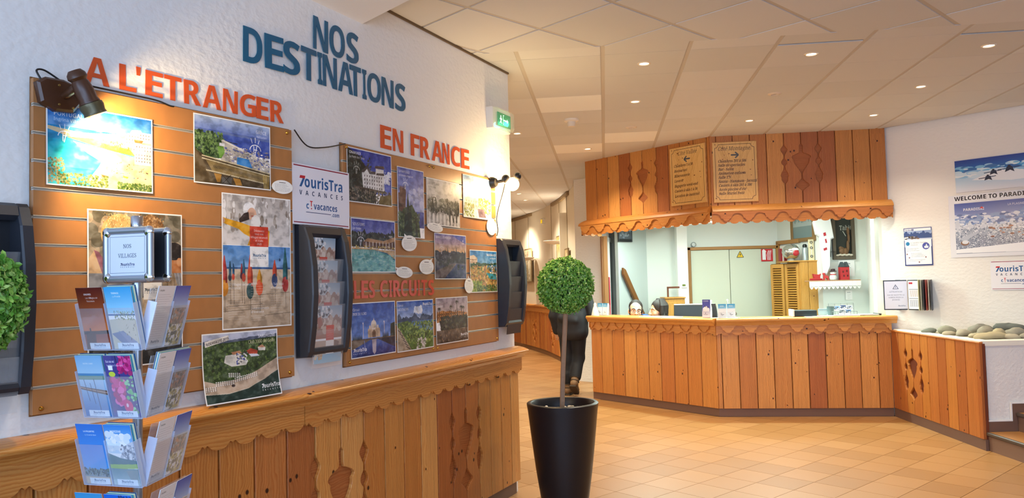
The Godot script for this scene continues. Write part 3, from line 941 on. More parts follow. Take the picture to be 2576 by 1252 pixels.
func build_planter() -> void:
	var c := thing("planter", "raised planter with a pine fretwork side and white roughcast front right of the counter", "planter")
	var w := CRB.distance_to(PLB)
	var js := [0.0, 0.17, 0.33, 0.48, 0.66, 0.82, 1.0, 1.17, 1.35, 1.52, w - 0.06]
	var cut := {0.33: 1, 0.48: 2, 0.66: 1}
	var tn := [5, 4, 2, 4, 2, 4, 5, 2, 5, 4]
	for i in 10: plank(c, fr(CRB, PLB, js[i]), js[i + 1] - js[i], 0.098, 0.95, pine(tn[i], i % 2), cut.get(js[i], 0), cut.get(js[i + 1], 0), 0.80, 1.0)
	var bk := MB.new()
	bk.sweep(V2([-0.045, 0.0, -0.02, 0.0, -0.02, 0.95, -0.045, 0.95]), PackedVector2Array([CRB, PLB]))
	put("backing_board", bk.mesh(), hexmat("6b2f12", 0.7), c)
	put("corner_post", bx(Vector3(0.055, 0.86, 0.03), fr(CRB, PLB, w - 0.03, 0.528, -0.01), 0.004), pine(5, 0), c)
	put("edge_rail", bx(Vector3(w, 0.018, 0.035), fr(CRB, PLB, w / 2, 0.958, -0.012), 0.004), pine(4, 0), c)
	var body := V2([4.31, -8.70, 4.245, -6.975, 5.72, -6.975, 4.36, -8.66])
	var b := MB.new()
	slab_polys([body], 0.0, 0.93, b)
	put("masonry", b.mesh(), plaster("roughcast_white", Color("ece9e4")), c)
	# ledge round the bed, bed of gravel
	var lb := MB.new()
	lb.sweep(V2([-0.09, 0.93, 0.0, 0.93, 0.0, 0.972, -0.008, 0.978, -0.09, 0.978]), V2([4.268, -8.7, 4.195, -6.962, 5.74, -6.962]))
	put("ledge", lb.mesh(), plaster("ledge_white", Color("f2ecdc"), 0.06), c)
	var gb := MB.new()
	slab_polys([V2([4.35, -8.62, 4.29, -7.06, 5.64, -7.06])], 0.93, 0.972, gb)
	put("gravel_bed", gb.mesh(), plaster("gravel", Color("b7ae9a"), 0.5), c)
	var kb := MB.new()
	kb.sweep(V2([-0.03, 0.0, -0.004, 0.0, -0.004, 0.098, -0.03, 0.098]), PackedVector2Array([CRB, PLB + Vector2(0, 0.01)]))
	put("kickboard", kb.mesh(), hexmat("6c5246", 0.5), c)
	# stone-coloured stepped skirting with its white edge, then the steps
	var st := thing("trim_4", "brown stepped skirting with white edge beside the stairs", "skirting", Transform3D(), "", "structure")
	var sk := MB.new()
	sk.extrude(V2([4.205, 0, 4.205, 0.255, 4.445, 0.255, 4.445, 0.41, 4.72, 0.41, 4.72, 0.575, 5.0, 0.575, 5.0, 0.74, 5.7, 0.74, 5.7, 0]), 0.0, 0.012, mv(0, 0, -6.968))
	put("skirting", sk.mesh(), hexmat("75594b", 0.45), st)
	var se := MB.new()
	se.extrude(V2([4.192, 0.10, 4.205, 0.10, 4.205, 0.255, 4.445, 0.255, 4.445, 0.41, 4.72, 0.41, 4.72, 0.575, 5.0, 0.575, 5.0, 0.74, 5.7, 0.74, 5.7, 0.752, 4.988, 0.752, 4.988, 0.587, 4.708, 0.587, 4.708, 0.422, 4.433, 0.422, 4.433, 0.267, 4.192, 0.267]), 0.0, 0.014, mv(0, 0, -6.968))
	put("white_edge", se.mesh(), hexmat("f4f4f2", 0.6), st)
	var sp := thing("staircase", "first brown tiled steps rising to the right beside the planter", "stairs", Transform3D(), "", "structure")
	for i in 4:
		var x0 := 4.215 + i * 0.275; var y := 0.165 * (i + 1)
		put("riser", bx(Vector3(5.62 - x0, y - 0.03, 1.9), mv((x0 + 5.62) / 2, (y - 0.03) / 2, -6.0)), hexmat("7d6252", 0.45), sp)
		put("tread", bx(Vector3(0.30, 0.03, 1.9), mv(x0 + 0.135, y - 0.015, -6.0), 0.004), hexmat("b07c46", 0.4), sp)
		put("nosing", bx(Vector3(0.03, 0.034, 1.9), mv(x0 - 0.005, y - 0.016, -6.0), 0.008), hexmat("4a3d33", 0.5), sp)

# ---------------------------------------------------------------- office behind the counter
func build_back_office() -> void:
	var wl := hexmat("e3ebe6", 0.85)
	var grey := hexmat("b9c6c4", 0.8)
	var pale := hexmat("d3dbd4", 0.8)
	wall_along("wall_office_back", [1.2, -12.62, 4.36, -12.62], "pale back wall of the office with a double door", wl, 0.0, 2.9, 0.15)
	wall_along("wall_office_corner", [4.36, -12.62, 4.62, -11.5], "short pale slanting wall behind the louvred cupboard", wl, 0.0, 2.9, 0.12)
	wall_along("wall_office_right", [4.62, -11.5, 5.75, -11.5], "pale office wall behind the little shelf", wl, 0.0, 2.9, 0.12)
	wall_along("wall_office_side", [5.30, -11.5, 4.40, -9.0], "white side wall of the office behind the right wall", hexmat("f2f3ee", 0.85), 0.0, 2.9, 0.08)
	wall_along("wall_stairwell", [1.66, -12.05, 2.22, -12.6], "blue-grey slanting partition with the wooden handrail", grey, 0.0, 2.45, 0.06)
	wall_along("wall_stairwell_back", [2.20, -12.58, 2.68, -12.58], "pale partition beside the white office column", pale, 0.0, 2.45, 0.03)
	wall_along("wall_side_room", [0.9, -14.4, 2.6, -14.4], "cream wall of the little room seen through the glass door", hexmat("e8e0cc", 0.85), 0.0, 2.9, 0.1)
	tag(put("trim_5", bx(Vector3(0.17, 2.75, 0.2), mv(2.75, 1.375, -12.52), 0.004), hexmat("f3f6f2", 0.8)), "white column left of the double door", "column", "", "structure")
	var oc := MB.new()
	slab_polys([V2([1.30, -10.35, 2.66, -8.98, 2.66, -12.62, 1.30, -12.62])], 2.45, 2.55, oc)
	slab_polys([V2([2.66, -8.98, 4.40, -8.80, 5.6, -11.5, 4.62, -11.5, 4.36, -12.62, 2.66, -12.62])], 2.80, 2.90, oc)
	tag(put("ceiling_office", oc.mesh(), hexmat("eef2ee", 0.85)), "low white ceiling of the office behind the canopy", "ceiling", "", "structure")
	for q in [[3.55, 2.79, -10.6, 5.0, "square white ceiling light in the office, right of its low ceiling"], [2.0, 2.44, -11.4, 2.0, "square white ceiling light under the low office ceiling"]]:
		var lt := thing("ceiling_light", q[4], "lamp", mv(q[0], q[1], q[2]), "office ceiling lights")
		put("housing", bx(Vector3(0.62, 0.02, 0.62), mv(0, -0.002, 0), 0.004), hexmat("f2f2f0", 0.5), lt)
		put("diffuser", bx(Vector3(0.56, 0.008, 0.56), mv(0, -0.015, 0)), glow("tube_glow", Color(0.90, 1.0, 0.97), 2.0), lt)
		var al := AreaLight3D.new()
		al.name = "panel_light"; al.area_size = Vector2(0.56, 0.56); al.light_color = Color(0.95, 1.0, 0.96); al.light_energy = q[3]; al.area_range = 20.0; al.shadow_enabled = true
		al.transform = rot(Vector3.RIGHT, -90.0, Vector3(0, -0.022, 0))
		lt.add_child(al)
	# double door
	var d := thing("door_1", "pale green double door with wooden frame at the back of the office", "door", mv(3.57, 0, -12.6), "", "structure")
	var fw := hexmat("a9793f", 0.5)
	put("door_frame", bx(Vector3(0.085, 2.11, 0.06), mv(-0.70, 1.055, 0.03), 0.006), fw, d)
	put("door_frame", bx(Vector3(0.06, 2.11, 0.06), mv(0.765, 1.055, 0.03), 0.006), fw, d)
	put("door_frame", bx(Vector3(1.52, 0.05, 0.06), mv(0.03, 2.088, 0.03), 0.006), fw, d)
	put("door_leaf", bx(Vector3(0.625, 2.06, 0.04), mv(-0.342, 1.03, 0.022), 0.004), hexmat("d0d6c2", 0.5), d)
	put("door_leaf", bx(Vector3(0.755, 2.06, 0.04), mv(0.356, 1.03, 0.022), 0.004), hexmat("d0d6c2", 0.5), d)
	for s in [-1, 1]: put("door_knob", lathe_mesh([0, 0, 0.022, 0.004, 0.024, 0.02, 0.01, 0.026, 0.01, 0.05, 0, 0.05]), hexmat("c8c8c4", 0.3, 0.9), d, rot(Vector3.RIGHT, 90, Vector3(-0.03 + s * 0.06, 1.02, 0.042)))
	# second door, mostly behind the cupboard
	var f := fr(Vector2(4.36, -12.62), Vector2(4.62, -11.5), 0.0)
	var d2 := thing("door_2", "narrow wooden door frame behind the louvred cupboard", "door", f, "", "structure")
	put("door_frame", bx(Vector3(0.06, 2.16, 0.05), mv(0.05, 1.08, 0.02), 0.004), fw, d2)
	put("door_frame", bx(Vector3(0.62, 0.06, 0.05), mv(0.33, 2.15, 0.02), 0.004), fw, d2)
	put("door_leaf", bx(Vector3(0.5, 2.1, 0.02), mv(0.34, 1.05, 0.01), 0.004), hexmat("e9ece6", 0.5), d2)
	# timber jamb and glass door left of the desk
	var j := thing("trim_6", "timber jamb left of the glass office door", "door jamb", Transform3D(), "", "structure")
	put("jamb", bx(Vector3(0.07, 2.30, 0.12), mv(1.455, 1.15, -12.06), 0.006), hexmat("a9763f", 0.5), j)
	put("jamb_lining", bx(Vector3(0.025, 2.30, 0.14), mv(1.405, 1.15, -12.05), 0.004), hexmat("8f5f30", 0.5), j)
	var g := fr(Vector2(1.52, -12.15), Vector2(1.71, -12.9))
	var gd := thing("door_3", "glass door in a white metal frame standing open left of the partition", "door", g, "", "structure")
	var gw := 0.76
	for q in [[0.02, 0.04], [gw - 0.03, 0.06]]: put("door_frame", bx(Vector3(q[1], 2.28, 0.04), mv(q[0], 1.14, 0), 0.004), hexmat("e8efed", 0.4), gd)
	for y in [0.05, 2.25]: put("door_frame", bx(Vector3(gw, 0.07, 0.04), mv(gw / 2, y, 0), 0.004), hexmat("e8efed", 0.4), gd)
	put("door_pane", bx(Vector3(gw - 0.1, 2.16, 0.008), mv(gw / 2, 1.15, 0)), mat("grey_glass", Color("4d605c"), 0.12), gd)
	put("door_handle", bx(Vector3(0.03, 0.12, 0.07), mv(gw - 0.04, 1.72, 0.03), 0.01), hexmat("dcdcdc", 0.3, 0.8), gd)

func lathe_mesh(prof: Array, seg := 20) -> ArrayMesh:
	var b := MB.new()
	b.lathe(V2(prof), seg)
	return b.mesh()

# ---------------------------------------------------------------- curved corridor
func build_corridor() -> void:
	var path := V2([-1.0, -22.2, -0.1, -20.3, 0.37, -18.7, 0.58, -17.85, 0.75, -17.0, 0.89, -16.0, 1.0, -15.1, 1.06, -14.2, 1.09, -13.4, 1.07, -12.9, 1.04, -12.6])
	var w := thing("trim_7", "pine wainscot with fretwork along the curved corridor wall", "wainscot", Transform3D(), "", "structure")
	var pts := PackedVector2Array()
	for i in path.size() - 1:
		for k in 6: pts.push_back(path[i].cubic_interpolate(path[i + 1], path[maxi(i - 1, 0)], path[mini(i + 2, path.size() - 1)], k / 6.0))
	# walk the curve in board widths
	var bs := [pts[0]]
	var acc := 0.0
	for i in range(1, pts.size()):
		var d := pts[i].distance_to(pts[i - 1])
		while acc + d >= 0.14:
			var t := (0.14 - acc) / d
			bs.push_back(pts[i - 1].lerp(pts[i], t))
			d = d * (1.0 - t); acc = 0.0
			pts[i - 1] = bs[bs.size() - 1]
		acc += d
	for i in bs.size() - 1:
		var cl := 0; var cr := 0
		match i % 13:
			3: cr = 1
			4: cl = 1; cr = 2
			5: cl = 2; cr = 1
			6: cl = 1
		var f := fr(bs[i], bs[i + 1], 0, 0, 0.03)
		plank(w, f, bs[i].distance_to(bs[i + 1]), 0.1, 0.95, any_pine(), cl, cr, 0.75)
	var rb := MB.new()
	rb.sweep(V2([0.0, 0.0, 0.012, 0.0, 0.012, 0.1, 0.0, 0.1]), path)
	put("kickboard", rb.mesh(), hexmat("7a5638", 0.5), w)
	var kb := MB.new()
	kb.sweep(V2([0.0, 0.1, 0.009, 0.1, 0.009, 0.95, 0.0, 0.95]), path)
	put("backing_board", kb.mesh(), pine(5, 1, 0.5), w)
	var vb := MB.new()
	vb.sweep(V2([0.0, 0.93, 0.045, 0.93, 0.045, 1.05, 0.085, 1.06, 0.085, 1.085, 0.0, 1.10]), path)
	put("cap_rail", vb.mesh(), pine(0, 0), w)
	var tb := MB.new()
	for i in bs.size() - 1:
		tb.box(Vector3(0.07, 0.03, 0.012), fr(bs[i], bs[i + 1], 0.07, 0.915, 0.04))
	var tm := put("dentil_row", tb.mesh(), pine(2, 0), w)
	tm.set_meta("kind", "stuff")
	# picture rail with hanging rods, pictures and their lamps
	var k := func(u: float) -> Array:      # point on the wall by z
		for i in path.size() - 1:
			if path[i + 1].y >= u: return [path[i].lerp(path[i + 1], (u - path[i].y) / (path[i + 1].y - path[i].y)), (path[i + 1] - path[i]).normalized()]
		return [path[0], Vector2(0, 1)]
	for q in [[-20.2, -18.2], [-16.1, -14.0]]:
		var rp := PackedVector2Array()
		for i in 9: rp.push_back(k.call(lerpf(q[0], q[1], i / 8.0))[0])
		var pr := MB.new()
		pr.sweep(V2([0.0, 3.19, 0.05, 3.19, 0.05, 3.25, 0.0, 3.25]), rp)
		tag(put("picture_rail", pr.mesh(), hexmat("8c7450", 0.6)), ["brown picture rail at the far end of the curved corridor wall", "brown picture rail above the nearer corridor pictures"][0 if q[0] < -19 else 1], "picture rail")
	# z, bottom, top, width, art, rod
	var pics := [[-19.55, 1.20, 1.98, 0.42, "windows", "tall framed picture of window panes, furthest left in the corridor"], [-18.45, 1.62, 2.42, 0.62, "street", "large framed picture under the bright lamp in the corridor"],
		[-16.15, 1.35, 2.10, 0.40, "stones", "narrow framed picture of brown stones left of the topiary top"], [-15.25, 1.55, 2.52, 0.42, "ochre", "tall framed ochre picture above the topiary"], [-14.2, 1.55, 2.22, 0.44, "ochre2", "small framed picture below the corridor lamp nearest the pier"]]
	for p in pics:
		var a: Array = k.call(p[0]); var at: Vector2 = a[0]; var dr: Vector2 = a[1]
		var fm := fr(at, at + dr, 0, (p[1] + p[2]) / 2, 0.05)
		var o := thing("framed_picture", p[5], "picture", fm, "pictures on the curved corridor wall")
		var h: float = p[2] - p[1]; var ww: float = p[3]
		frame_mesh(o, ww, h, 0.025, 0.03, hexmat("7d6b4c", 0.5))
		put("print", panel(ww - 0.04, h - 0.04), texmat("art_" + p[4], corridor_art(p[4]), 0.4), o, mv(0, 0, 0.008))
		var rod := MB.new()
		rod.tube(PackedVector3Array([Vector3(0, h / 2 - 0.005, -0.02), Vector3(0, 3.2 - (p[1] + p[2]) / 2, -0.02)]), 0.006, 6)
		put("hanging_rod", rod.mesh(), hexmat("8a7a5c", 0.5), o)
	for q in [[-18.0, 2.12, "white wing-shaped wall lamp beside the large corridor picture"], [-14.75, 2.32, "white wing-shaped wall lamp above the topiary, nearest the pier"]]:
		var a: Array = k.call(q[0])
		var o := thing("wall_lamp", q[2], "lamp", fr(a[0], a[0] + a[1], 0, q[1], 0), "corridor wall lamps")
		put("shade", lathe_mesh([0.0, 0.0, 0.12, 0.025, 0.2, 0.07, 0.195, 0.075, 0.11, 0.04, 0, 0.02], 24), hexmat("eeeae2", 0.5), o, Transform3D(Basis().scaled(Vector3(1.0, 1, 1.0)), Vector3(0, 0, 0.22)))
		put("bracket", bx(Vector3(0.04, 0.03, 0.14), mv(0, 0.02, 0.07), 0.006), hexmat("dcd6ca", 0.5), o)
		var l := OmniLight3D.new()
		l.name = "lamp_light"; l.light_color = WARM; l.light_energy = 0.35; l.light_size = 0.05; l.omni_range = 20; l.omni_attenuation = 2.0; l.shadow_enabled = true
		l.position = Vector3(0, 0.12, 0.22)
		o.add_child(l)
	# yellow emergency light high on the wall
	var a2: Array = k.call(-17.1)
	var e := thing("emergency_light", "small white emergency light glowing yellow high on the corridor wall", "emergency light", fr(a2[0], a2[0] + a2[1], 0, 2.96, 0))
	var bz := MB.new(); bz.extrude(rrect(0.20, 0.14, 0.02), 0.0, 0.06, Transform3D(), 0.012)
	put("housing", bz.mesh(), hexmat("e2dccb", 0.5), e)
	put("lens", bx(Vector3(0.12, 0.08, 0.012), mv(0, 0, 0.062), 0.005), glow("amber", Color(0.95, 0.80, 0.12), 0.6), e)

func frame_mesh(parent: Node, w: float, h: float, bar: float, depth: float, m: Material) -> void:
	var b := MB.new()
	for s in [-1, 1]:
		b.box(Vector3(bar, h, depth), mv(s * (w / 2 - bar / 2), 0, 0), 0.004)
		b.box(Vector3(w - bar * 2, bar, depth), mv(0, s * (h / 2 - bar / 2), 0), 0.004)
	put("frame", b.mesh(), m, parent)

func panel(w: float, h: float, t := 0.003) -> ArrayMesh:       # a thin board whose front carries the print
	var b := MB.new()
	b.quad(Vector3(-w / 2, -h / 2, t), Vector3(w / 2, -h / 2, t), Vector3(w / 2, h / 2, t), Vector3(-w / 2, h / 2, t), Vector3.BACK)
	var c := Vector2(0.004, 0.004)
	var p := [Vector2(-w / 2, -h / 2), Vector2(w / 2, -h / 2), Vector2(w / 2, h / 2), Vector2(-w / 2, h / 2)]
	for i in 4:
		var q: Vector2 = p[i]; var r: Vector2 = p[(i + 1) % 4]
		var e := (r - q).normalized()
		b.quad(Vector3(q.x, q.y, 0), Vector3(r.x, r.y, 0), Vector3(r.x, r.y, t), Vector3(q.x, q.y, t), Vector3(e.y, -e.x, 0), c, c, c, c)
	b.quad(Vector3(-w / 2, -h / 2, 0), Vector3(w / 2, -h / 2, 0), Vector3(w / 2, h / 2, 0), Vector3(-w / 2, h / 2, 0), Vector3.FORWARD, c, c, c, c)
	return b.mesh()

# ---------------------------------------------------------------- ceiling fittings
func build_ceiling_fittings() -> void:
	var spots := [[1.05, -5.84, "nearest of the hall downlights, left"], [2.28, -5.70, "bright downlight in the row nearest the viewer, middle"], [3.55, -5.60, "tilted downlight in the row nearest the viewer, right"], [1.18, -7.09, "downlight in the second row, left"],
		[3.68, -6.79, "tilted downlight in the second row, right"], [2.55, -8.09, "downlight just before the canopy corner"], [3.81, -7.97, "downlight just before the right end of the canopy"], [0.09, -8.47, "downlight beside the end of the poster wall"],
		[0.98, -9.58, "downlight left of the canopy's left end"], [0.01, -13.21, "nearest of the three corridor downlights in line"], [0.15, -14.24, "middle one of the three corridor downlights in line"], [0.29, -15.36, "furthest of the three corridor downlights in line"], [-0.04, -18.27, "downlight at the far end of the corridor"]]
	var hidden := [[-0.3, -2.6], [1.6, -2.2], [3.6, -2.8], [-0.5, -10.9], [-0.9, -16.3], [-1.2, -20.5]]
	var proto: Node3D = null
	for i in spots.size() + hidden.size():
		var s: Array = spots[i] if i < spots.size() else hidden[i - spots.size()]
		var y := H if (i < spots.size() or s[1] < -5.0) else (H if s[0] > 1.0 else 3.10)
		var lab: String = "round recessed " + s[2] if s.size() > 2 else "round recessed downlight out of the photograph, %s" % ["above the viewer's left", "above the viewer", "above the viewer's right", "in the corridor mouth", "in the corridor bend", "at the corridor end"][i - spots.size()]
		var at := mv(s[0], y, s[1])
		if proto == null:
			proto = thing("downlight", lab, "downlight", at, "recessed downlights in the ceiling")
			put("bezel", lathe_mesh([0.036, -0.001, 0.040, -0.006, 0.050, -0.004, 0.054, 0.001, 0.036, 0.004], 28), hexmat("e9e0d0", 0.3, 0.3), proto)
			put("bulb", lathe_mesh([0.0, -0.0045, 0.02, -0.004, 0.036, -0.001, 0.036, 0.004, 0.0, 0.006], 24), glow("halogen", Color(1.0, 0.93, 0.80), 6.0), proto)
		else:
			copy_of(proto, at, lab)
		var l := SpotLight3D.new()
		l.name = "downlight_beam"
		l.light_color = WARM; l.light_energy = NEAR_ENERGY if i >= spots.size() and s[1] > -5.0 else (CORRIDOR_ENERGY if s[1] < -9.0 or i == 7 else SPOT_ENERGY); l.light_size = 0.03
		l.spot_range = 20.0; l.spot_attenuation = 2.0; l.spot_angle = 62.0; l.spot_angle_attenuation = 1.0
		l.shadow_enabled = true
		l.transform = rot(Vector3.RIGHT, -90.0, Vector3(s[0], y - 0.02, s[1]))
		add_child(l, true)
	for q in [[2.42, -6.92, "unlit round eyeball fitting between the lit downlights, right"], [1.33, -8.29, "unlit round eyeball fitting in front of the canopy, left"]]:
		var o := thing("eyeball_fitting", q[2], "downlight", mv(q[0], H, q[1]), "unlit ceiling fittings")
		put("bezel", lathe_mesh([0.028, 0.0, 0.034, -0.012, 0.056, -0.006, 0.062, 0.002, 0.028, 0.004], 28), hexmat("d8c9b4", 0.4), o)
		put("eyeball", lathe_mesh([0.0, -0.006, 0.018, -0.004, 0.03, 0.003, 0.0, 0.006], 20), hexmat("8f7c66", 0.4), o)
	var sm := thing("smoke_detector", "white round smoke detector hanging from the ceiling", "smoke detector", mv(0.64, H, -7.81))
	put("base", lathe_mesh([0.0, -0.026, 0.06, -0.026, 0.075, -0.018, 0.078, 0.0, 0.0, 0.0], 28), hexmat("e6dccd", 0.6), sm)
	put("sensor", lathe_mesh([0.0, -0.075, 0.034, -0.075, 0.042, -0.066, 0.044, -0.026, 0.0, -0.026], 24), hexmat("ded3c3", 0.6), sm)

# ---------------------------------------------------------------- slatted poster boards and their lettering
func slat_board(called: String, label: String, a: Vector2, b: Vector2) -> void:
	var f := fr(a, b)
	var w := a.distance_to(b)
	var o := thing(called, label, "display board", f, "slatted poster boards")
	var lam := mat("laminate", Color("b57c48"), 0.36)
	lam.albedo_texture = texs["laminate"]
	put("backing", bx(Vector3(w, 1.21, 0.006), mv(w / 2, 1.779, -0.021)), hexmat("7f5327", 0.6), o)
	for i in 12:
		var y := 1.174 + 0.1008 * i
		var b1 := MB.new()
		b1.box(Vector3(w, 0.0885, 0.018), mv(w / 2, y + 0.0504, -0.009), 0.0012, Vector2(rng.randf(), rng.randf()))
		put("slat", b1.mesh(), lam, o)
		if i > 0:
			var g := MB.new()
			g.extrude(V2([-0.017, -0.0062, 0.0, -0.0062, 0.0006, -0.0035, -0.002, -0.0025, -0.013, -0.0025, -0.013, 0.0025, -0.002, 0.0025, 0.0006, 0.0035, 0.0, 0.0062, -0.017, 0.0062]), 0.002, w - 0.002, Transform3D(Basis(Vector3(0, 0, 1), Vector3.UP, Vector3(-1, 0, 0)), Vector3(w, y, 0)))
			put("groove_insert", g.mesh(), hexmat("d6d0c4", 0.3, 0.6), o)
	var sc := MB.new()
	sc.lathe(V2([0, 0.009, 0.005, 0.008, 0.008, 0.004, 0.009, 0.0, 0, 0]), 16)
	var us := [0.03, w - 0.03]
	if w > 1.5: us.append_array([w * 0.5 - 0.02, w * 0.5 + 0.03])
	for u in us:
		for y in [1.20, 2.36]: put("screw_cap", sc.mesh(), hexmat("b98a3a", 0.25, 0.9), o, rot(Vector3.RIGHT, 90.0, Vector3(u, y, 0.0)))

func build_boards() -> void:
	slat_board("slatted_board", "pear-wood slatted board under the lettering A L'ETRANGER, left", B1A, B1B)
	slat_board("slatted_board", "pear-wood slatted board under the lettering EN FRANCE, right", B2A, B2B)
	# exit sign
	var e := thing("exit_sign", "lit green exit sign in a clear box at the end of the poster wall", "exit sign", lfr(3.47, 2.835, 0.0))
	var hb := MB.new(); hb.extrude(rrect(0.30, 0.17, 0.012), 0.0, 0.055, Transform3D(), 0.006)
	put("housing", hb.mesh(), hexmat("d9d6cf", 0.5), e)
	var cb := MB.new(); cb.extrude(rrect(0.285, 0.155, 0.02), 0.056, 0.10, Transform3D(), 0.02)
	put("clear_cover", cb.mesh(), clear("exit_cover", Color(0.95, 1, 0.98), 0.06), e)
	var art := Art.new(240, 120)
	art.r(0, 0, 240, 120, Color("05683f"))
	art.el(60, 32, 9, 9, Color.WHITE); art.poly([48, 44, 72, 44, 84, 62, 78, 66, 68, 56, 66, 74, 82, 96, 76, 100, 58, 82, 44, 98, 36, 96, 52, 74, 54, 58, 42, 64, 38, 60], Color.WHITE)
	art.poly([110, 54, 170, 54, 170, 40, 198, 60, 170, 80, 170, 66, 110, 66], Color.WHITE)
	art.r(100, 14, 5, 92, Color.WHITE); art.r(100, 14, 22, 5, Color.WHITE)
	var em := texmat("exit_face", art.im, 0.4)
	em.emission_enabled = true
	em.emission_texture = em.albedo_texture
	em.emission_operator = BaseMaterial3D.EMISSION_OP_MULTIPLY
	em.emission = Color.WHITE
	em.emission_energy_multiplier = 0.8
	put("sign_panel", panel(0.22, 0.10), em, e, mv(0.02, 0.0, 0.062))
	var l := OmniLight3D.new()
	l.name = "exit_glow"; l.light_color = Color(0.3, 1.0, 0.75); l.light_energy = 0.012; l.light_size = 0.03; l.omni_range = 20; l.omni_attenuation = 2.0; l.shadow_enabled = true
	l.position = Vector3(0.02, -0.03, 0.11)
	e.add_child(l)

func letter_mesh(ch: String, w: float, h: float, depth: float, bold := true) -> ArrayMesh:
	var tm := TextMesh.new()
	var f := SystemFont.new()
	f.font_names = PackedStringArray(["Droid Sans"])
	f.font_weight = 700 if bold else 400
	tm.font = f
	tm.text = ch
	tm.font_size = 64
	tm.pixel_size = 0.01
	tm.depth = 0.1
	tm.curve_step = 1.0
	var arr := tm.get_mesh_arrays()
	var vs: PackedVector3Array = arr[Mesh.ARRAY_VERTEX]
	var bb := AABB(vs[0], Vector3.ZERO)
	for p in vs: bb = bb.expand(p)
	var s := Vector3(w / bb.size.x, h / bb.size.y, depth / bb.size.z)
	for i in vs.size(): vs[i] = (vs[i] - bb.get_center()) * s
	arr[Mesh.ARRAY_VERTEX] = vs
	var m := ArrayMesh.new()
	m.add_surface_from_arrays(Mesh.PRIMITIVE_TRIANGLES, arr)
	return m

func build_letters() -> void:
	var teal := mat("teal_card", Color("165f82"), 0.18)
	var orange := mat("orange_card", Color("d9592c"), 0.2)
	var salmon := mat("salmon_card", Color("dc5f4c"), 0.15)
	var ords := ["first", "second", "third"]
	var rows := [
		["NOS", [1.406, 1.523, 1.536, 1.663, 1.68, 1.785], 2.847, 3.02, teal, "teal", "the word NOS", 0],
		["DESTINATIONS", [0.945, 1.057, 1.072, 1.189, 1.184, 1.297, 1.311, 1.426, 1.437, 1.472, 1.479, 1.592, 1.603, 1.73, 1.703, 1.804, 1.817, 1.854, 1.864, 1.993, 2.002, 2.122, 2.141, 2.248], 2.667, 2.836, teal, "teal", "the word DESTINATIONS", 0],
		["AL'ETRANGER", [0.2, 0.3, 0.34, 0.412, 0.411, 0.431, 0.452, 0.53, 0.537, 0.618, 0.631, 0.714, 0.724, 0.82, 0.831, 0.911, 0.924, 1.015, 1.019, 1.09, 1.102, 1.183], 2.411, 2.515, orange, "orange", "the heading A L'ETRANGER", 0],
		["ENFRANCE", [1.98, 2.089, 2.107, 2.215, 2.299, 2.396, 2.406, 2.516, 2.546, 2.678, 2.678, 2.767, 2.794, 2.913, 2.927, 3.039], 2.411, 2.547, orange, "orange", "the heading EN FRANCE", 0],
		["LESCIRCUITS", [0.072, 0.125, 0.137, 0.197, 0.206, 0.26, 0.312, 0.382, 0.398, 0.426, 0.439, 0.511, 0.519, 0.584, 0.604, 0.683, 0.7, 0.722, 0.741, 0.803, 0.82, 0.885], 1.538, 1.636, salmon, "glossy salmon", "the heading LES CIRCUITS", 1]]
	for r in rows:
		var word: String = r[0]
		for i in word.length():
			var ch := word[i]
			var a: float = r[1][i * 2]; var b: float = r[1][i * 2 + 1]
			var y0: float = r[2]; var y1: float = r[3]
			var h := y1 - y0; var yc := (y0 + y1) / 2
			if ch == "'": h *= 0.34; yc = y1 - h / 2 + 0.004
			var f := fr(B2A, B2B, (a + b) / 2, yc, 0.0045) if r[7] else lfr((a + b) / 2, yc, 0.0035 + 0.002 * float(absf((a + b) / 2 - L0) < 0.05))
			var n := word.count(ch)
			var lab := ""
			var shown := "apostrophe" if ch == "'" else "letter " + ch
			if n == 1: lab = "%s cut-out %s in %s" % [r[5], shown, r[6]]
			else:
				var prev := "start of the line" if i == 0 else "letter " + word[i - 1]
				var nx := "end of the line" if i == word.length() - 1 else "letter " + word[i + 1]
				lab = "%s cut-out %s in %s, %s one, before %s" % [r[5].trim_prefix("glossy "), shown, r[6].trim_prefix("the heading ").trim_prefix("the word "), ords[word.substr(0, i).count(ch)], nx]
			var o := put("wall_letter", letter_mesh(ch, b - a, h, 0.003, true), r[4], null, f * rot(Vector3.BACK, rng.randf_range(-1.2, 1.2)))
			tag(o, lab, "letter", "letters of " + r[6])

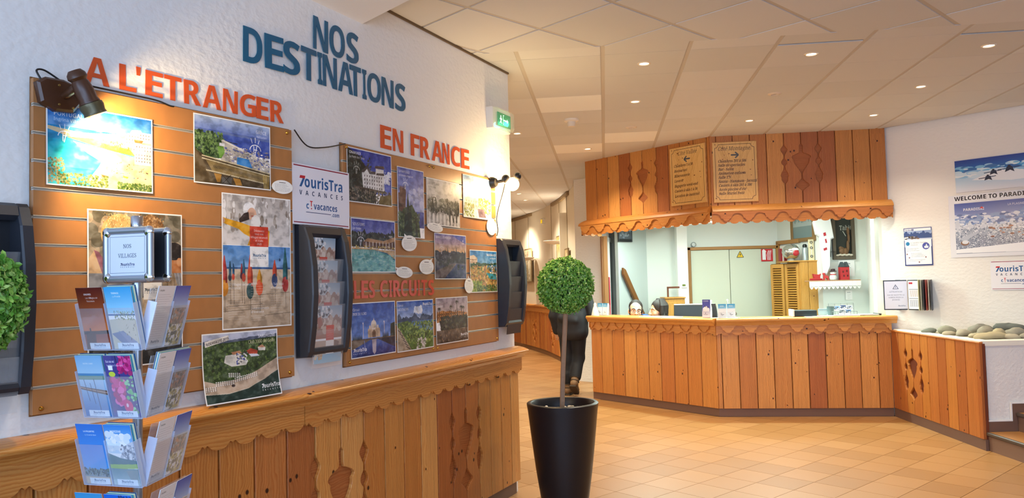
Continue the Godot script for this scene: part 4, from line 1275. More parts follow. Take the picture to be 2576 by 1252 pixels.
# ---------------------------------------------------------------- prints: a small painter for posters, leaflets and signs
class Art:
	var im: Image
	var w: int
	var h: int
	var rr := RandomNumberGenerator.new()
	static var glyphs := {}
	static var fonts := {}

	func _init(ww: int, hh: int, c := Color.WHITE) -> void:
		w = ww; h = hh
		im = Image.create(w, h, false, Image.FORMAT_RGB8)
		im.fill(c)
		rr.seed = ww * 31 + hh

	func r(x: float, y: float, ww: float, hh: float, c: Color) -> void:
		im.fill_rect(Rect2i(int(x), int(y), maxi(1, int(ww)), maxi(1, int(hh))).intersection(Rect2i(0, 0, w, h)), c)

	func g(y0: float, y1: float, c0: Color, c1: Color, x0 := 0.0, x1 := -1.0) -> void:
		if x1 < 0: x1 = w
		for y in range(int(y0), int(y1)): r(x0, y, x1 - x0, 1, c0.lerp(c1, (y - y0) / maxf(1.0, y1 - y0)))

	func poly(a: Array, c: Color) -> void:
		var n := a.size() / 2
		var lo := 1e9; var hi := -1e9
		for i in n: lo = minf(lo, a[i * 2 + 1]); hi = maxf(hi, a[i * 2 + 1])
		for y in range(maxi(0, int(floor(lo))), mini(h, int(ceil(hi)) + 1)):
			var yy := y + 0.5
			var xs := []
			for i in n:
				var j := (i + 1) % n
				var ya: float = a[i * 2 + 1]; var yb: float = a[j * 2 + 1]
				if (ya <= yy) != (yb <= yy): xs.push_back(a[i * 2] + (yy - ya) / (yb - ya) * (a[j * 2] - a[i * 2]))
			xs.sort()
			for k in range(0, xs.size() - 1, 2):
				var x0 := int(round(xs[k])); var x1 := int(round(xs[k + 1]))
				if x1 > x0: r(x0, y, x1 - x0, 1, c)

	func el(cx: float, cy: float, rx: float, ry: float, c: Color) -> void:
		for y in range(int(cy - ry), int(cy + ry) + 1):
			var t := 1.0 - pow((y + 0.5 - cy) / ry, 2.0)
			if t > 0.0: r(cx - rx * sqrt(t), y, rx * 2.0 * sqrt(t), 1, c)

	func line(x0: float, y0: float, x1: float, y1: float, t: float, c: Color) -> void:
		var d := Vector2(x1 - x0, y1 - y0)
		if d.length() < 0.01: return
		var n := Vector2(-d.y, d.x).normalized() * t * 0.5
		if t < 1.6:
			var k := int(d.length()) + 1
			for i in k + 1: r(x0 + d.x * i / k, y0 + d.y * i / k, 1, 1, c)
		else: poly([x0 + n.x, y0 + n.y, x1 + n.x, y1 + n.y, x1 - n.x, y1 - n.y, x0 - n.x, y0 - n.y], c)

	func speck(x: float, y: float, ww: float, hh: float, n: int, cols: Array, s0 := 1.0, s1 := 3.0, asp := 1.0) -> void:
		for i in n:
			var s := rr.randf_range(s0, s1)
			var c: Color = cols[rr.randi() % cols.size()]
			el(x + rr.randf() * ww, y + rr.randf() * hh, s * asp, s, c.lightened(rr.randf_range(0, 0.12)))

	func ridge(y: float, amp: float, c: Color, sd: int, fq: float, yb := -1.0, slope := 0.0) -> void:
		var nz := FastNoiseLite.new(); nz.seed = sd; nz.frequency = fq / w; nz.fractal_octaves = 4
		for x in w:
			var t := y + nz.get_noise_1d(x) * amp + slope * x
			r(x, t, 1, (yb if yb > 0 else float(h)) - t, c)

	func text(s: String, x: float, y: float, size: float, c: Color, font := "Droid Sans", wt := 400, sx := 1.0, space := 0.0, shear := 0.0, align := 0) -> float:
		var key := font + str(wt)
		var ts := TextServerManager.get_primary_interface()
		if not fonts.has(key):
			var sf := SystemFont.new(); sf.font_names = PackedStringArray([font]); sf.font_weight = wt
			fonts[key] = [sf, sf.get_rids()[0]]
		var rid: RID = fonts[key][1]
		var total := 0.0
		var list := []
		for ch in s:
			var gk := key + ch
			if not glyphs.has(gk):
				var gi := ts.font_get_glyph_index(rid, 40, ch.unicode_at(0), 0)
				ts.font_render_glyph(rid, Vector2i(40, 0), gi)
				var adv := ts.font_get_glyph_advance(rid, 40, gi).x
				var off := ts.font_get_glyph_offset(rid, Vector2i(40, 0), gi)
				var uvr := ts.font_get_glyph_uv_rect(rid, Vector2i(40, 0), gi)
				var part: Image = null
				if uvr.size.x > 0:
					var at: Image = ts.font_get_texture_image(rid, Vector2i(40, 0), ts.font_get_glyph_texture_idx(rid, Vector2i(40, 0), gi))
					part = at.get_region(Rect2i(uvr))
				glyphs[gk] = [adv, off, part]
			list.push_back(glyphs[gk])
			total += glyphs[gk][0] * size / 40.0 * sx + space
		if align == 1: x -= total / 2
		elif align == 2: x -= total
		var k := size / 40.0
		for q in list:
			var part: Image = q[2]
			if part:
				var off: Vector2 = q[1]
				var gw := part.get_width(); var gh := part.get_height()
				for py in range(int(floor(y + off.y * k)), int(ceil(y + (off.y + gh) * k)) + 1):
					if py < 0 or py >= h: continue
					var sh := (y - py) * shear
					for px in range(int(floor(x + sh + off.x * k * sx)), int(ceil(x + sh + (off.x + gw) * k * sx)) + 1):
						if px < 0 or px >= w: continue
						var al := 0.0
						for jy in 2:
							for jx in 2:
								var gx := int(((px + 0.25 + 0.5 * jx - x - sh) / (k * sx)) - off.x); var gy := int(((py + 0.25 + 0.5 * jy - y) / k) - off.y)
								if gx >= 0 and gy >= 0 and gx < gw and gy < gh: al += part.get_pixel(gx, gy).a
						if al > 0.02: im.set_pixel(px, py, im.get_pixel(px, py).lerp(c, al * 0.25 * c.a))
			x += q[0] * k * sx + space
		return x

	func logo(x: float, y: float, size: float, c: Color, top: Color) -> void:      # the tour operator's mark
		var t := size * 0.72
		poly([x + t * 0.12, y - t, x + t * 0.78, y - t, x + t * 0.70, y - t * 0.74, x + t * 0.02, y - t * 0.74], top)
		poly([x + t * 0.42, y - t * 0.74, x + t * 0.70, y - t * 0.74, x + t * 0.28, y, x, y], c)
		var e := text("ourisTra", x + t * 0.60, y, size, c, "Droid Sans", 700, 0.98)
		text("VACANCES", x, y + size * 0.48, size * 0.36, c, "Droid Sans", 700, 1.0, (e - x - size * 1.75) / 7.6)

	func mark(x: float, y: float, s: float, c: Color) -> void:       # hand-drawn parasol and rays
		for i in 12:
			var a0 := PI + PI * i / 12.0; var a1 := PI + PI * (i + 1) / 12.0
			line(x + cos(a0) * s, y + sin(a0) * s * 0.8, x + cos(a1) * s, y + sin(a1) * s * 0.8, s * 0.14, c)
		for q in [[-0.3, -0.75, -0.25, 0.8], [0.3, -0.75, -0.1, 0.9], [-0.3, -0.1, 0.35, -0.1]]: line(x + q[0] * s, y + q[1] * s, x + q[2] * s, y + q[3] * s, s * 0.12, c)
		for q in [[-0.8, -1.7, -0.55, -1.0], [0.0, -1.9, 0.0, -1.1], [0.75, -1.6, 0.5, -1.0]]: line(x + q[0] * s, y + q[1] * s, x + q[2] * s, y + q[3] * s, s * 0.1, c)

	func lines(x: float, y: float, ww: float, n: int, dy: float, c: Color, t := 1.0) -> void:      # small print
		for i in n:
			var px := x
			var e := x + ww * rr.randf_range(0.65, 1.0)
			while px < e:
				var l := rr.randf_range(2, 7)
				r(px, y + i * dy, l, t, c)
				px += l + 2

	func border(b: int, c := Color("f4f3ef")) -> void:
		r(0, 0, w, b, c); r(0, h - b, w, b, c); r(0, 0, b, h, c); r(w - b, 0, b, h, c)

const SKY_B := Color("3b53a8")
const WH := Color("f3f4f6")

func windows_grid(a: Art, x: float, y: float, nx: int, ny: int, dx: float, dy: float, w: float, h: float, c: Color) -> void:
	for i in nx:
		for j in ny: a.r(x + i * dx, y + j * dy, w, h, c)

func poster_art(k: String) -> Image:
	var a: Art
	match k:
		"portugal":
			a = Art.new(420, 300)
			a.g(0, 110, Color("1d5fb4"), Color("7db4e0"))
			a.g(80, 300, Color("1a7fb8"), Color("2fb9bd"))
			a.g(130, 230, Color("149fc4"), Color("3ecdb8"), 0, 230)
			a.poly([0, 84, 60, 90, 120, 96, 170, 92, 230, 85, 300, 78, 420, 60, 420, 180, 320, 150, 200, 140, 90, 118, 0, 96], Color("cdb98f"))
			a.poly([70, 118, 170, 112, 240, 128, 320, 135, 345, 160, 250, 150, 180, 140], Color("b98a3e"))
			a.speck(190, 112, 130, 34, 160, [Color("8a7a35"), Color("6f6a30"), Color("b99240")], 1, 4)
			a.poly([120, 138, 210, 146, 345, 164, 420, 190, 420, 300, 200, 300, 150, 276, 190, 230, 205, 190, 175, 160], Color("dcc390"))
			a.poly([95, 130, 170, 140, 205, 165, 200, 195, 150, 170], Color("7fa88a"))
			a.poly([190, 220, 215, 180, 230, 200, 205, 250, 160, 280, 150, 272], Color("b7cf9c"))
			for q in [[312, 70, 60, 40], [330, 108, 90, 34], [340, 140, 80, 50], [300, 84, 40, 40], [360, 60, 60, 40]]:
				a.r(q[0], q[1], q[2], q[3], Color("e9ddcf"))
				windows_grid(a, q[0] + 6, q[1] + 8, int(q[2] / 12), int(q[3] / 14), 12, 13, 4, 5, Color("6a5f66"))
			a.poly([338, 92, 380, 92, 372, 104, 342, 104], Color("c4643c")); a.poly([330, 56, 368, 52, 378, 66, 322, 68], Color("cbb7b4"))
			a.poly([346, 132, 356, 122, 366, 132, 376, 123, 386, 132], Color("f2ece4"))
			a.speck(240, 190, 170, 60, 46, [Color("5f4a3c"), Color("3d5f8a"), Color("8a5a46")], 1, 2.6, 1.4)
			a.poly([200, 244, 226, 248, 232, 256, 208, 254], Color("6b4a2a")); a.poly([290, 240, 314, 244, 308, 250, 292, 248], Color("d9a72e"))
			a.speck(4, 200, 60, 90, 240, [Color("8a7a4a"), Color("5e6a38"), Color("a58a58")], 1, 4)
			a.speck(40, 250, 190, 46, 330, [Color("5d6b33"), Color("8b8148"), Color("3f5228")], 1, 5)
			a.speck(270, 268, 146, 30, 300, [Color("4b6a2c"), Color("35501f"), Color("6a7f3a")], 1, 5)
			a.text("PORTUGAL", 26, 44, 22, WH); a.text("Ingrina Village", 26, 64, 17, Color(1, 1, 1, 0.75)); a.mark(66, 118, 24, WH)
		"grece":
			a = Art.new(420, 300)
			a.g(0, 60, Color("b9cbe4"), Color("6d83c4")); a.g(60, 150, Color("4d63b4"), Color("2a45a4"))
			a.ridge(62, 5, Color("5d70a8"), 3, 3, 74)
			a.poly([120, 96, 230, 104, 226, 109, 120, 103], Color("2a3350"))
			a.poly([0, 70, 60, 78, 140, 96, 190, 130, 170, 180, 0, 190], Color("3f5a2e"))
			a.speck(4, 72, 150, 106, 420, [Color("2d4522"), Color("55743a"), Color("1e331a"), Color("6a8a44")], 2, 8)
			a.poly([120, 130, 180, 120, 200, 150, 130, 180], Color("6c9a3c"))
			a.poly([140, 100, 300, 150, 420, 190, 420, 230, 120, 210, 160, 150], Color("b9b2a6"))
			a.poly([140, 100, 290, 148, 420, 186, 420, 176, 280, 132, 150, 96], Color("dcd6c8"))
			a.speck(160, 120, 250, 96, 260, [Color("7a76a0"), Color("e9e6e0"), Color("8f8478"), Color("4a5a9a")], 1, 4, 2.0)
			a.poly([225, 165, 290, 168, 316, 215, 222, 212], Color("3a86cc"))
			a.r(130, 112, 28, 14, WH)
			a.poly([0, 150, 60, 180, 420, 222, 420, 300, 0, 300], Color("4c3f2c"))
			a.poly([60, 196, 400, 236, 396, 270, 90, 240], Color("8a7448"))
			a.poly([0, 140, 40, 190, 110, 300, 0, 300], Color("5a4a30"))
			for y in [178, 190]: a.line(40, y, 412, y + 44, 5, Color("cdbf98"))
			for i in 34: a.line(96 + i * 8, 214 + i * 0.9, 104 + i * 8, 226 + i * 0.9, 1.5, Color("2c2a28")); 
			for i in 34: a.line(104 + i * 8, 214 + i * 0.9, 96 + i * 8, 226 + i * 0.9, 1.5, Color("2c2a28"))
			a.line(60, 240, 380, 270, 6, Color("c2b28c"))
			a.poly([100, 250, 140, 252, 132, 286, 116, 288], Color("a8772f")); a.poly([200, 262, 240, 264, 250, 292, 216, 294], Color("a8772f"))
			a.poly([140, 262, 196, 262, 190, 292, 140, 294], Color("57544e"))
			for q in [[140, 250, 190, 296], [190, 250, 140, 296], [236, 256, 262, 298]]: a.line(q[0], q[1], q[2], q[3], 2.5, Color("2a241c"))
			for i in 4: a.line(376 + i * 10, 228, 380 + i * 8, 296, 3, Color("c9a648"))
			a.text("GRÈCE", 398, 42, 22, WH, "Droid Sans", 400, 1, 0, 0, 2); a.text("Héliades", 398, 62, 16, Color(1, 1, 1, 0.7), "Droid Sans", 400, 1, 0, 0, 2); a.mark(330, 122, 32, WH)
		"kids":
			a = Art.new(400, 600)
			a.g(0, 240, Color("8f7f6a"), Color("6e6350"))
			a.speck(0, 0, 400, 240, 90, [Color("a08c70"), Color("7c7460"), Color("5f5846")], 14, 36)
			a.el(130, 90, 78, 78, Color("c9a063")); a.speck(60, 10, 140, 90, 300, [Color("e0bd7a"), Color("a57c42"), Color("f0d79c")], 1, 4, 0.6)
			a.poly([80, 130, 130, 110, 128, 180, 60, 230, 20, 190, 60, 180], Color("d9a272")); a.el(92, 118, 18, 26, Color("d99f6c"))
			a.poly([0, 190, 30, 150, 80, 240, 0, 240], Color("c9a77f")); a.poly([24, 152, 44, 160, 96, 240, 56, 240], Color("8d5a66"))
			a.el(260, 60, 56, 52, Color("8a6238")); a.speck(206, 10, 110, 70, 160, [Color("b58a54"), Color("6a4626")], 1, 5, 0.7)
			a.el(236, 110, 40, 40, Color("d09a70"))
			a.poly([330, 140, 350, 130, 390, 130, 400, 150, 400, 240, 320, 240, 318, 200], Color("b5713f")); a.el(362, 152, 46, 36, Color("2c241f")); a.el(386, 196, 12, 18, Color("c98a58"))
			a.g(240, 330, Color("8e8f95"), Color("77787c")); a.g(330, 600, Color("5c5a58"), Color("23211f"))
			a.poly([300, 240, 360, 240, 420, 420, 330, 420], Color("9a8468"))
			for i in 5: a.line(330 + i * 14, 240, 330 + i * 24, 420, 2, Color("5d4c38"))
			a.speck(0, 330, 400, 120, 90, [Color("7d766a"), Color("4d483f"), Color("a49a88")], 3, 14)
			a.poly([200, 340, 260, 330, 250, 430, 196, 430], Color("b7a287"))
			a.el(380, 350, 9, 14, Color("8fae72")); a.el(376, 400, 14, 12, Color("9cb884")); a.el(382, 432, 12, 8, Color("8fae72"))
			a.speck(0, 470, 400, 130, 80, [Color("2d2a28"), Color("3a3733"), Color("191817")], 4, 18)
			a.r(224, 268, 80, 76, Color("e9e6df")); a.logo(228, 312, 17, Color("1c2a3a"), Color("1c2a3a"))
			a.text("Circuits", 26, 510, 24, WH)
			a.lines(40, 540, 130, 6, 9, Color(0.8, 0.8, 0.78))
		"snow":
			a = Art.new(400, 600)
			a.g(0, 228, Color("b3aba4"), Color("dad5d1"))
			a.speck(0, 0, 400, 150, 70, [Color("8a7d70"), Color("c9c2bb"), Color("a1968b"), Color("e2ddd8")], 8, 26, 0.5)
			a.r(26, 0, 20, 200, Color("cfc9c2"))
			a.el(150, 66, 34, 34, Color("efedeb")); a.poly([118, 70, 182, 70, 176, 84, 120, 84], Color("e2dfdc"))
			a.el(166, 84, 26, 28, Color("d9a98c")); a.poly([120, 84, 146, 76, 150, 110, 96, 128, 92, 112], Color("3a2c26")); a.poly([186, 88, 200, 100, 230, 168, 214, 166], Color("3a2c26"))
			a.el(188, 122, 28, 34, Color("e4e0da")); a.el(168, 94, 8, 2, Color("b5443a"))
			a.poly([0, 106, 20, 112, 110, 128, 160, 140, 250, 146, 268, 160, 262, 228, 138, 228, 156, 190, 120, 176, 90, 156, 10, 134], Color("e0a01f"))
			a.el(6, 122, 10, 12, Color("d9a98c"))
			a.g(230, 330, Color("4f86c8"), Color("79a6d6")); a.r(0, 326, 400, 8, Color("35588c")); a.g(334, 600, Color("cdb79c"), Color("b19a80"))
			var u := [[12, 275, 15, 120, "b5352f", "d98a2a"], [42, 300, 7, 60, "1f4a63", "3a3f4a"], [60, 310, 6, 50, "29527a", "c94a35"], [105, 310, 6, 46, "9c2f35", "5a3040"], [117, 290, 8, 70, "2c5f7a", "c9503a"], [152, 270, 15, 140, "cf4a2c", "2f4a4a"],
				[206, 335, 15, 60, "dd9a2c", "d9542c"], [297, 290, 13, 76, "cc4a30", "33456f"], [363, 232, 15, 150, "1f5f66", "a8322f"]]
			for q in u:
				var x: float = q[0]; var y: float = q[1]; var wd: float = q[2]; var ln: float = q[3]
				a.line(x, y + ln, x + 3, y + ln + 130, 2, Color("5a4c3e"))
				a.poly([x - 2, y, x + 2, y, x + wd, y + ln * 0.6, x + wd, y + ln, x - wd, y + ln, x - wd, y + ln * 0.6], Color(q[4]))
				a.el(x, y + ln + wd * 1.5, wd * 1.35, wd * 2.4, Color(q[5]))
				a.poly([x + 2, y + 4, x + wd, y + ln * 0.6, x + wd, y + ln, x + wd * 0.4, y + ln], Color(q[4]).darkened(0.25))
			a.el(330, 290, 5, 7, Color("28406a"))
			for q in [[20, 500, 200], [210, 450, 180], [0, 520, 260], [230, 545, 170]]: a.line(q[0], q[1], q[0] + q[2], q[1] - 8, 2, Color("6a5a48"))
			a.r(152, 140, 108, 92, Color("cf3f28"))
			var ty := 164
			for s in ["Découvrez", "tous nos", "Villages vacances", "et clubs", "2020"]:
				a.text(s, 206, ty, 13, WH, "Droid Sans", 400, 1, 0, 0, 1); ty += 15
			a.r(152, 232, 108, 92, Color("f2f0ec")); a.logo(168, 278, 18, Color("1f4b75"), Color("1f4b75"))
			a.text("17 Villages vacances", 32, 408, 15, WH); a.text("en France", 32, 424, 15, WH); a.lines(32, 434, 110, 12, 11, Color("eee8de"))
			a.text("Hôtels", 156, 404, 13, WH); a.lines(156, 412, 84, 9, 11, Color("eee8de"))
			a.text("3 établissements", 156, 516, 14, WH); a.text("d'itinérance", 156, 532, 14, WH); a.lines(156, 545, 80, 3, 10, Color("eee8de"))
			a.text("1 Club 3000", 272, 408, 15, WH); a.text("à l'étranger", 272, 424, 15, WH); a.lines(272, 434, 80, 10, 11, Color("eee8de"))
		"beach":
			a = Art.new(420, 300)
			a.g(0, 44, Color("c3c8da"), Color("aab0c8"))
			a.ridge(34, 8, Color("4d566a"), 8, 4, 80, -0.02)
			a.poly([0, 50, 420, 34, 420, 200, 0, 220], Color("33461f"))
			a.speck(0, 50, 420, 150, 900, [Color("2a3c1a"), Color("3f5524"), Color("51682c"), Color("1f3014"), Color("3a4c22")], 2, 8)
			a.poly([0, 196, 60, 214, 200, 206, 300, 176, 420, 130, 420, 190, 330, 222, 230, 250, 120, 262, 0, 254], Color("bca58e"))
			a.poly([0, 254, 120, 262, 230, 250, 330, 222, 420, 184, 420, 300, 0, 300], Color("20352e"))
			a.line(0, 255, 120, 263, 3, Color("c9bfae")); a.line(120, 263, 230, 251, 3, Color("c9bfae")); a.line(230, 251, 420, 186, 3, Color("b9ab98"))
			a.poly([120, 100, 200, 96, 240, 130, 230, 150, 150, 150, 110, 130], Color("d8d3c8")); a.poly([150, 88, 196, 84, 208, 96, 160, 100], Color("c58a62"))
			a.speck(180, 96, 60, 46, 60, [Color("3a4488"), Color("e6e4de"), Color("55504a")], 2, 5)
			a.poly([235, 88, 260, 78, 300, 92, 296, 106, 246, 102], Color("b8472f")); a.poly([246, 102, 296, 106, 310, 116, 260, 116], Color("d5d9e6"))
			a.poly([300, 76, 326, 66, 346, 80, 344, 94, 304, 92], Color("e6e0d6")); a.poly([300, 76, 326, 66, 346, 80, 318, 80], Color("c98f6d"))
			for row in [[130, 176, 6, 1], [60, 208, 9, 0], [160, 200, 12, -1], [8, 226, 5, 0]]:
				for i in row[2]:
					for j in 3: a.r(row[0] + i * 11, row[1] + j * 7 + i * row[3] * 1.2, 7, 4, Color("ece9e4"))
					a.r(row[0] + i * 11 + 7, row[1] + i * row[3] * 1.2, 2, 20, Color("4a4038"))
			a.el(150, 232, 10, 6, Color("3a2d28"))
			a.poly([14, 34, 138, 12, 140, 34, 16, 58], Color("e9e2d6"))
			var tx := 20.0; var tyy := 52.0
			for ch in "NOUVEAUTÉ 2019":
				tx = a.text(ch, tx, tyy - (tx - 20.0) * 0.18, 16.5, Color("3a3230"), "Droid Sans", 700, 0.86)
			a.text("SARDAIGNE", 408, 34, 20, WH, "Droid Sans", 400, 1, 0, 0, 2); a.text("Club 3000 del Golfo", 404, 58, 21, Color("e8e2b0"), "Droid Sans", 400, 0.86, 0, 0, 2)
			a.logo(306, 262, 26, WH, WH)
		"gap", "rightsign":
			a = Art.new(440, 300, Color("eeedf4"))
			a.r(10, 6, 420, 6, Color("8f1c38")); a.r(10, 286, 420, 5, Color("8f1c38"))
			a.logo(50, 112, 78, Color("1f5a96"), Color("c3222f"))
			a.r(40, 120, 390, 50, Color("eeedf4"))
			a.text("VACANCES", 50, 152, 32, Color("2b3c5c"), "Droid Sans", 700, 1.0, 25)
			a.text("c", 96, 218, 46, Color("2a5f9a"), "Droid Sans", 700); a.text("T", 124, 205, 38, Color("c9242c"), "Droid Sans", 700); a.el(136, 216, 4, 4, Color("c9242c"))
			a.text("vacances", 152, 218, 46, Color("2a4f8a"), "Droid Sans", 700, 0.92)
			a.r(96, 234, 188, 3, Color("2a3c66")); a.text(".com", 290, 246, 28, Color("2a4f8a"), "Droid Sans", 700)
		"chamonix":
			a = Art.new(420, 300)
			a.g(0, 240, Color("2f3f9c"), Color("5a6cc4"))
			a.speck(340, 100, 80, 70, 40, [Color("c9cfe8"), Color("e6e9f4")], 4, 14)
			a.poly([0, 0, 90, 30, 190, 110, 250, 160, 260, 300, 0, 300], Color("20251f")); a.speck(0, 40, 220, 200, 300, [Color("171c17"), Color("2a3029")], 2, 7)
			a.poly([130, 120, 180, 84, 210, 112, 260, 112, 340, 100, 345, 220, 140, 220], Color("e2e0dc"))
			a.poly([120, 128, 150, 106, 180, 82, 214, 114, 260, 110, 258, 128, 200, 130, 178, 104, 150, 126], Color("4a4242"))
			a.poly([258, 78, 340, 70, 350, 86, 250, 92], Color("5b4a44")); a.r(262, 92, 78, 30, Color("d9d6d2")); a.poly([268, 118, 340, 112, 344, 126, 264, 130], Color("4d403b"))
			windows_grid(a, 152, 138, 8, 4, 23, 21, 7, 11, Color("5a4e4c"))
			a.poly([60, 208, 360, 218, 360, 228, 60, 222], Color("584a40"))
			a.speck(0, 218, 420, 82, 420, [Color("4a4038"), Color("2c2a24"), Color("7a6b58"), Color("5c5a44")], 2, 7)
			a.poly([300, 250, 420, 230, 420, 300, 280, 300], Color("6a5a30"))
			a.text("CHAMONIX", 22, 34, 21, WH, "Droid Sans", 700, 0.9); a.text("La Forêt des Tines", 22, 56, 17, WH); a.mark(84, 120, 26, Color(0.75, 0.75, 0.7))
		"napoule":
			a = Art.new(290, 424)
			a.g(0, 300, Color("5d68b4"), Color("aab3dc"))
			a.speck(120, 120, 170, 150, 30, [Color("aeb6dc"), Color("98a2d2")], 10, 30)
			a.g(260, 360, Color("4656a8"), Color("2d3a80"), 190, 290)
			a.poly([20, 130, 30, 122, 86, 132, 88, 150, 82, 210, 84, 300, 10, 300, 8, 160, 24, 156], Color("6a4a3c"))
			for i in 5: a.r(26 + i * 13, 116, 8, 12, Color("6a4a3c"))
			windows_grid(a, 18, 220, 5, 1, 12, 20, 6, 22, Color("2d211c"))
			a.poly([60, 250, 150, 220, 200, 280, 230, 330, 240, 424, 0, 424, 0, 330], Color("394a2c"))
			a.speck(0, 270, 230, 150, 420, [Color("26381f"), Color("42552e"), Color("54643a"), Color("1c2b18")], 3, 9)
			for q in [[106, 138, 20], [134, 200, 14], [196, 280, 16], [80, 240, 22]]: a.poly([q[0], q[1], q[0] + q[2], q[1] + 150, q[0] + q[2] * 0.8, 424, q[0] - q[2] * 0.8, 424, q[0] - q[2], q[1] + 150], Color("1d2c22"))
			a.text("LA NAPOULE", 16, 34, 20, WH); a.text("Le Domaine d'Agecroft", 16, 56, 15, WH); a.mark(84, 110, 26, WH)
		"sept":
			a = Art.new(420, 300)
			a.g(0, 300, Color("c9c7c2"), Color("a8a49c"))
			a.speck(0, 130, 420, 70, 240, [Color("4a4c40"), Color("5d5f50"), Color("33362c"), Color("8a8a7c")], 4, 16)
			for q in [[70, 120, 30], [110, 130, 16], [260, 130, 18], [290, 170, 50], [390, 130, 16], [360, 180, 40]]:
				a.poly([q[0], q[1], q[0] + q[2], q[1] + 90, q[0] - q[2], q[1] + 90], Color("3a3c33")); a.poly([q[0] - q[2] * 0.7, 215, q[0] + q[2] * 0.7, 215, q[0] + 4, 290, q[0] - 4, 290], Color("4b4a42"))
			for i in 9: a.el(30 + i * 46, 262, 14, 40, Color("d5d2cc"))
			a.speck(0, 180, 420, 34, 160, [Color("2c2e26"), Color("45473a")], 3, 8)
			a.text("LES SEPT LAUX", 20, 40, 21, Color("4a4a46")); a.text("Les Bruyères", 20, 62, 16, Color("66665f")); a.mark(90, 134, 30, Color("efece6"))
		"bright":
			a = Art.new(420, 300)
			a.g(0, 300, Color("86b4e0"), Color("eef2ee"))
			a.poly([240, 0, 420, 0, 420, 160, 360, 130, 330, 90], Color("7fa2cc"))
			a.poly([20, 160, 180, 150, 260, 170, 260, 240, 20, 240], Color("efe4d2"))
			windows_grid(a, 40, 176, 6, 2, 34, 28, 10, 12, Color("b59f80"))
			a.speck(10, 200, 140, 90, 220, [Color("8a9a3c"), Color("a7b24a"), Color("6a7d2c")], 2, 8, 0.6)
			a.speck(220, 150, 190, 110, 260, [Color("a8963c"), Color("7d8a34"), Color("c9bd62")], 2, 8)
			a.poly([200, 230, 300, 226, 330, 286, 220, 290], Color("7a6a78"))
			a.text("SAINTE-MAXIME", 16, 34, 20, Color("4d6ea8"))
		"soustons":
			a = Art.new(420, 300)
			a.g(0, 130, Color("3d469c"), Color("8a93c8"))
			a.ridge(84, 40, Color("1d2422"), 21, 9, 160, -0.03)
			a.speck(0, 80, 420, 60, 360, [Color("161c1a"), Color("2a332c")], 3, 10)
			a.poly([100, 130, 140, 112, 230, 122, 320, 118, 420, 100, 420, 170, 100, 160], Color("5d4236")); a.poly([110, 126, 150, 108, 300, 120, 420, 92, 420, 116, 330, 136, 200, 132], Color("a8805a"))
			for i in 9: a.r(130 + i * 32, 128, 6, 32, Color("d9d2c8"))
			a.speck(0, 152, 420, 16, 120, [Color("c9a83a"), Color("8a6f3c"), Color("d9c9a0")], 2, 5)
			a.poly([0, 164, 220, 166, 420, 190, 420, 215, 330, 186, 200, 174, 0, 172], Color("c9a878"))
			a.g(172, 300, Color("4f9a98"), Color("7ab8b4"), 0, 420)
			a.poly([210, 172, 420, 172, 420, 224, 340, 192], Color("c0a27a")); a.poly([420, 224, 420, 236, 330, 196, 220, 178, 220, 174, 330, 188], Color("2b6a86"))
			for i in 26: a.r(10 + i * 9.5, 174, 4, a.rr.randf_range(8, 40), Color("9fc6c0"))
			a.speck(0, 200, 420, 98, 260, [Color("6fb0b0"), Color("5aa0a8"), Color("86c0ba")], 2, 7, 2.6)
			a.text("SOUSTONS", 14, 42, 22, WH); a.text("Lac Océan", 14, 64, 17, WH); a.mark(86, 128, 30, Color("d9dbe4")); a.r(356, 88, 34, 3, WH); a.r(362, 96, 30, 3, WH)
		"bormes":
			a = Art.new(420, 300)
			a.g(0, 130, Color("7a76b0"), Color("c9a08a")); a.g(70, 120, Color("b09a9c"), Color("d3a878"))
			a.poly([200, 0, 420, 0, 420, 60, 300, 30], Color("5a66b8"))
			a.ridge(118, 14, Color("2c2c38"), 31, 6, 200)
			for q in [[168, 90], [280, 84], [400, 92]]: a.poly([q[0], q[1], q[0] + 9, q[1] + 40, q[0] - 9, q[1] + 40], Color("24242c"))
			a.poly([0, 180, 150, 200, 250, 190, 420, 196, 420, 300, 0, 300], Color("4a4660"))
			a.poly([0, 250, 220, 196, 280, 196, 130, 290, 60, 300, 0, 300], Color("6a5a62")); a.poly([280, 198, 400, 206, 420, 300, 110, 300], Color("2f3468"))
			a.r(290, 204, 30, 34, Color("1f2038")); a.r(350, 210, 30, 24, Color("1f2038"))
			a.speck(0, 150, 230, 60, 160, [Color("33323c"), Color("44424c")], 3, 8)
			a.text("BORMES LES MIMOSAS", 20, 34, 21, Color("e6dfe2"), "Droid Sans", 400, 0.9); a.mark(90, 110, 30, Color("cfc3c0")); a.el(376, 40, 3, 7, WH); a.r(360, 56, 34, 3, WH)
		"taglio":
			a = Art.new(420, 300)
			a.g(0, 120, Color("2f7ac4"), Color("7fb4de"))
			a.poly([0, 44, 60, 36, 110, 56, 112, 110, 0, 124], Color("d9c6ac")); windows_grid(a, 8, 66, 4, 3, 24, 17, 14, 8, Color("8a5f3e"))
			a.ridge(92, 14, Color("2c4a2c"), 41, 8, 150); a.poly([250, 110, 420, 100, 420, 160, 260, 150], Color("2a6a9c"))
			a.poly([0, 120, 240, 112, 300, 160, 420, 190, 420, 300, 0, 300], Color("c99a4a"))
			a.speck(0, 112, 420, 150, 420, [Color("7a7a2c"), Color("b5803a"), Color("4d5f22"), Color("d9b86a"), Color("8a4f2c")], 3, 9)
			a.poly([240, 160, 400, 170, 410, 210, 300, 206], Color("3fa0b4"))
			a.speck(0, 220, 170, 80, 300, [Color("6f8a24"), Color("4f6a1c"), Color("93a83a")], 3, 10); a.speck(100, 250, 320, 50, 260, [Color("46601c"), Color("5f7a28"), Color("2f4414")], 3, 9)
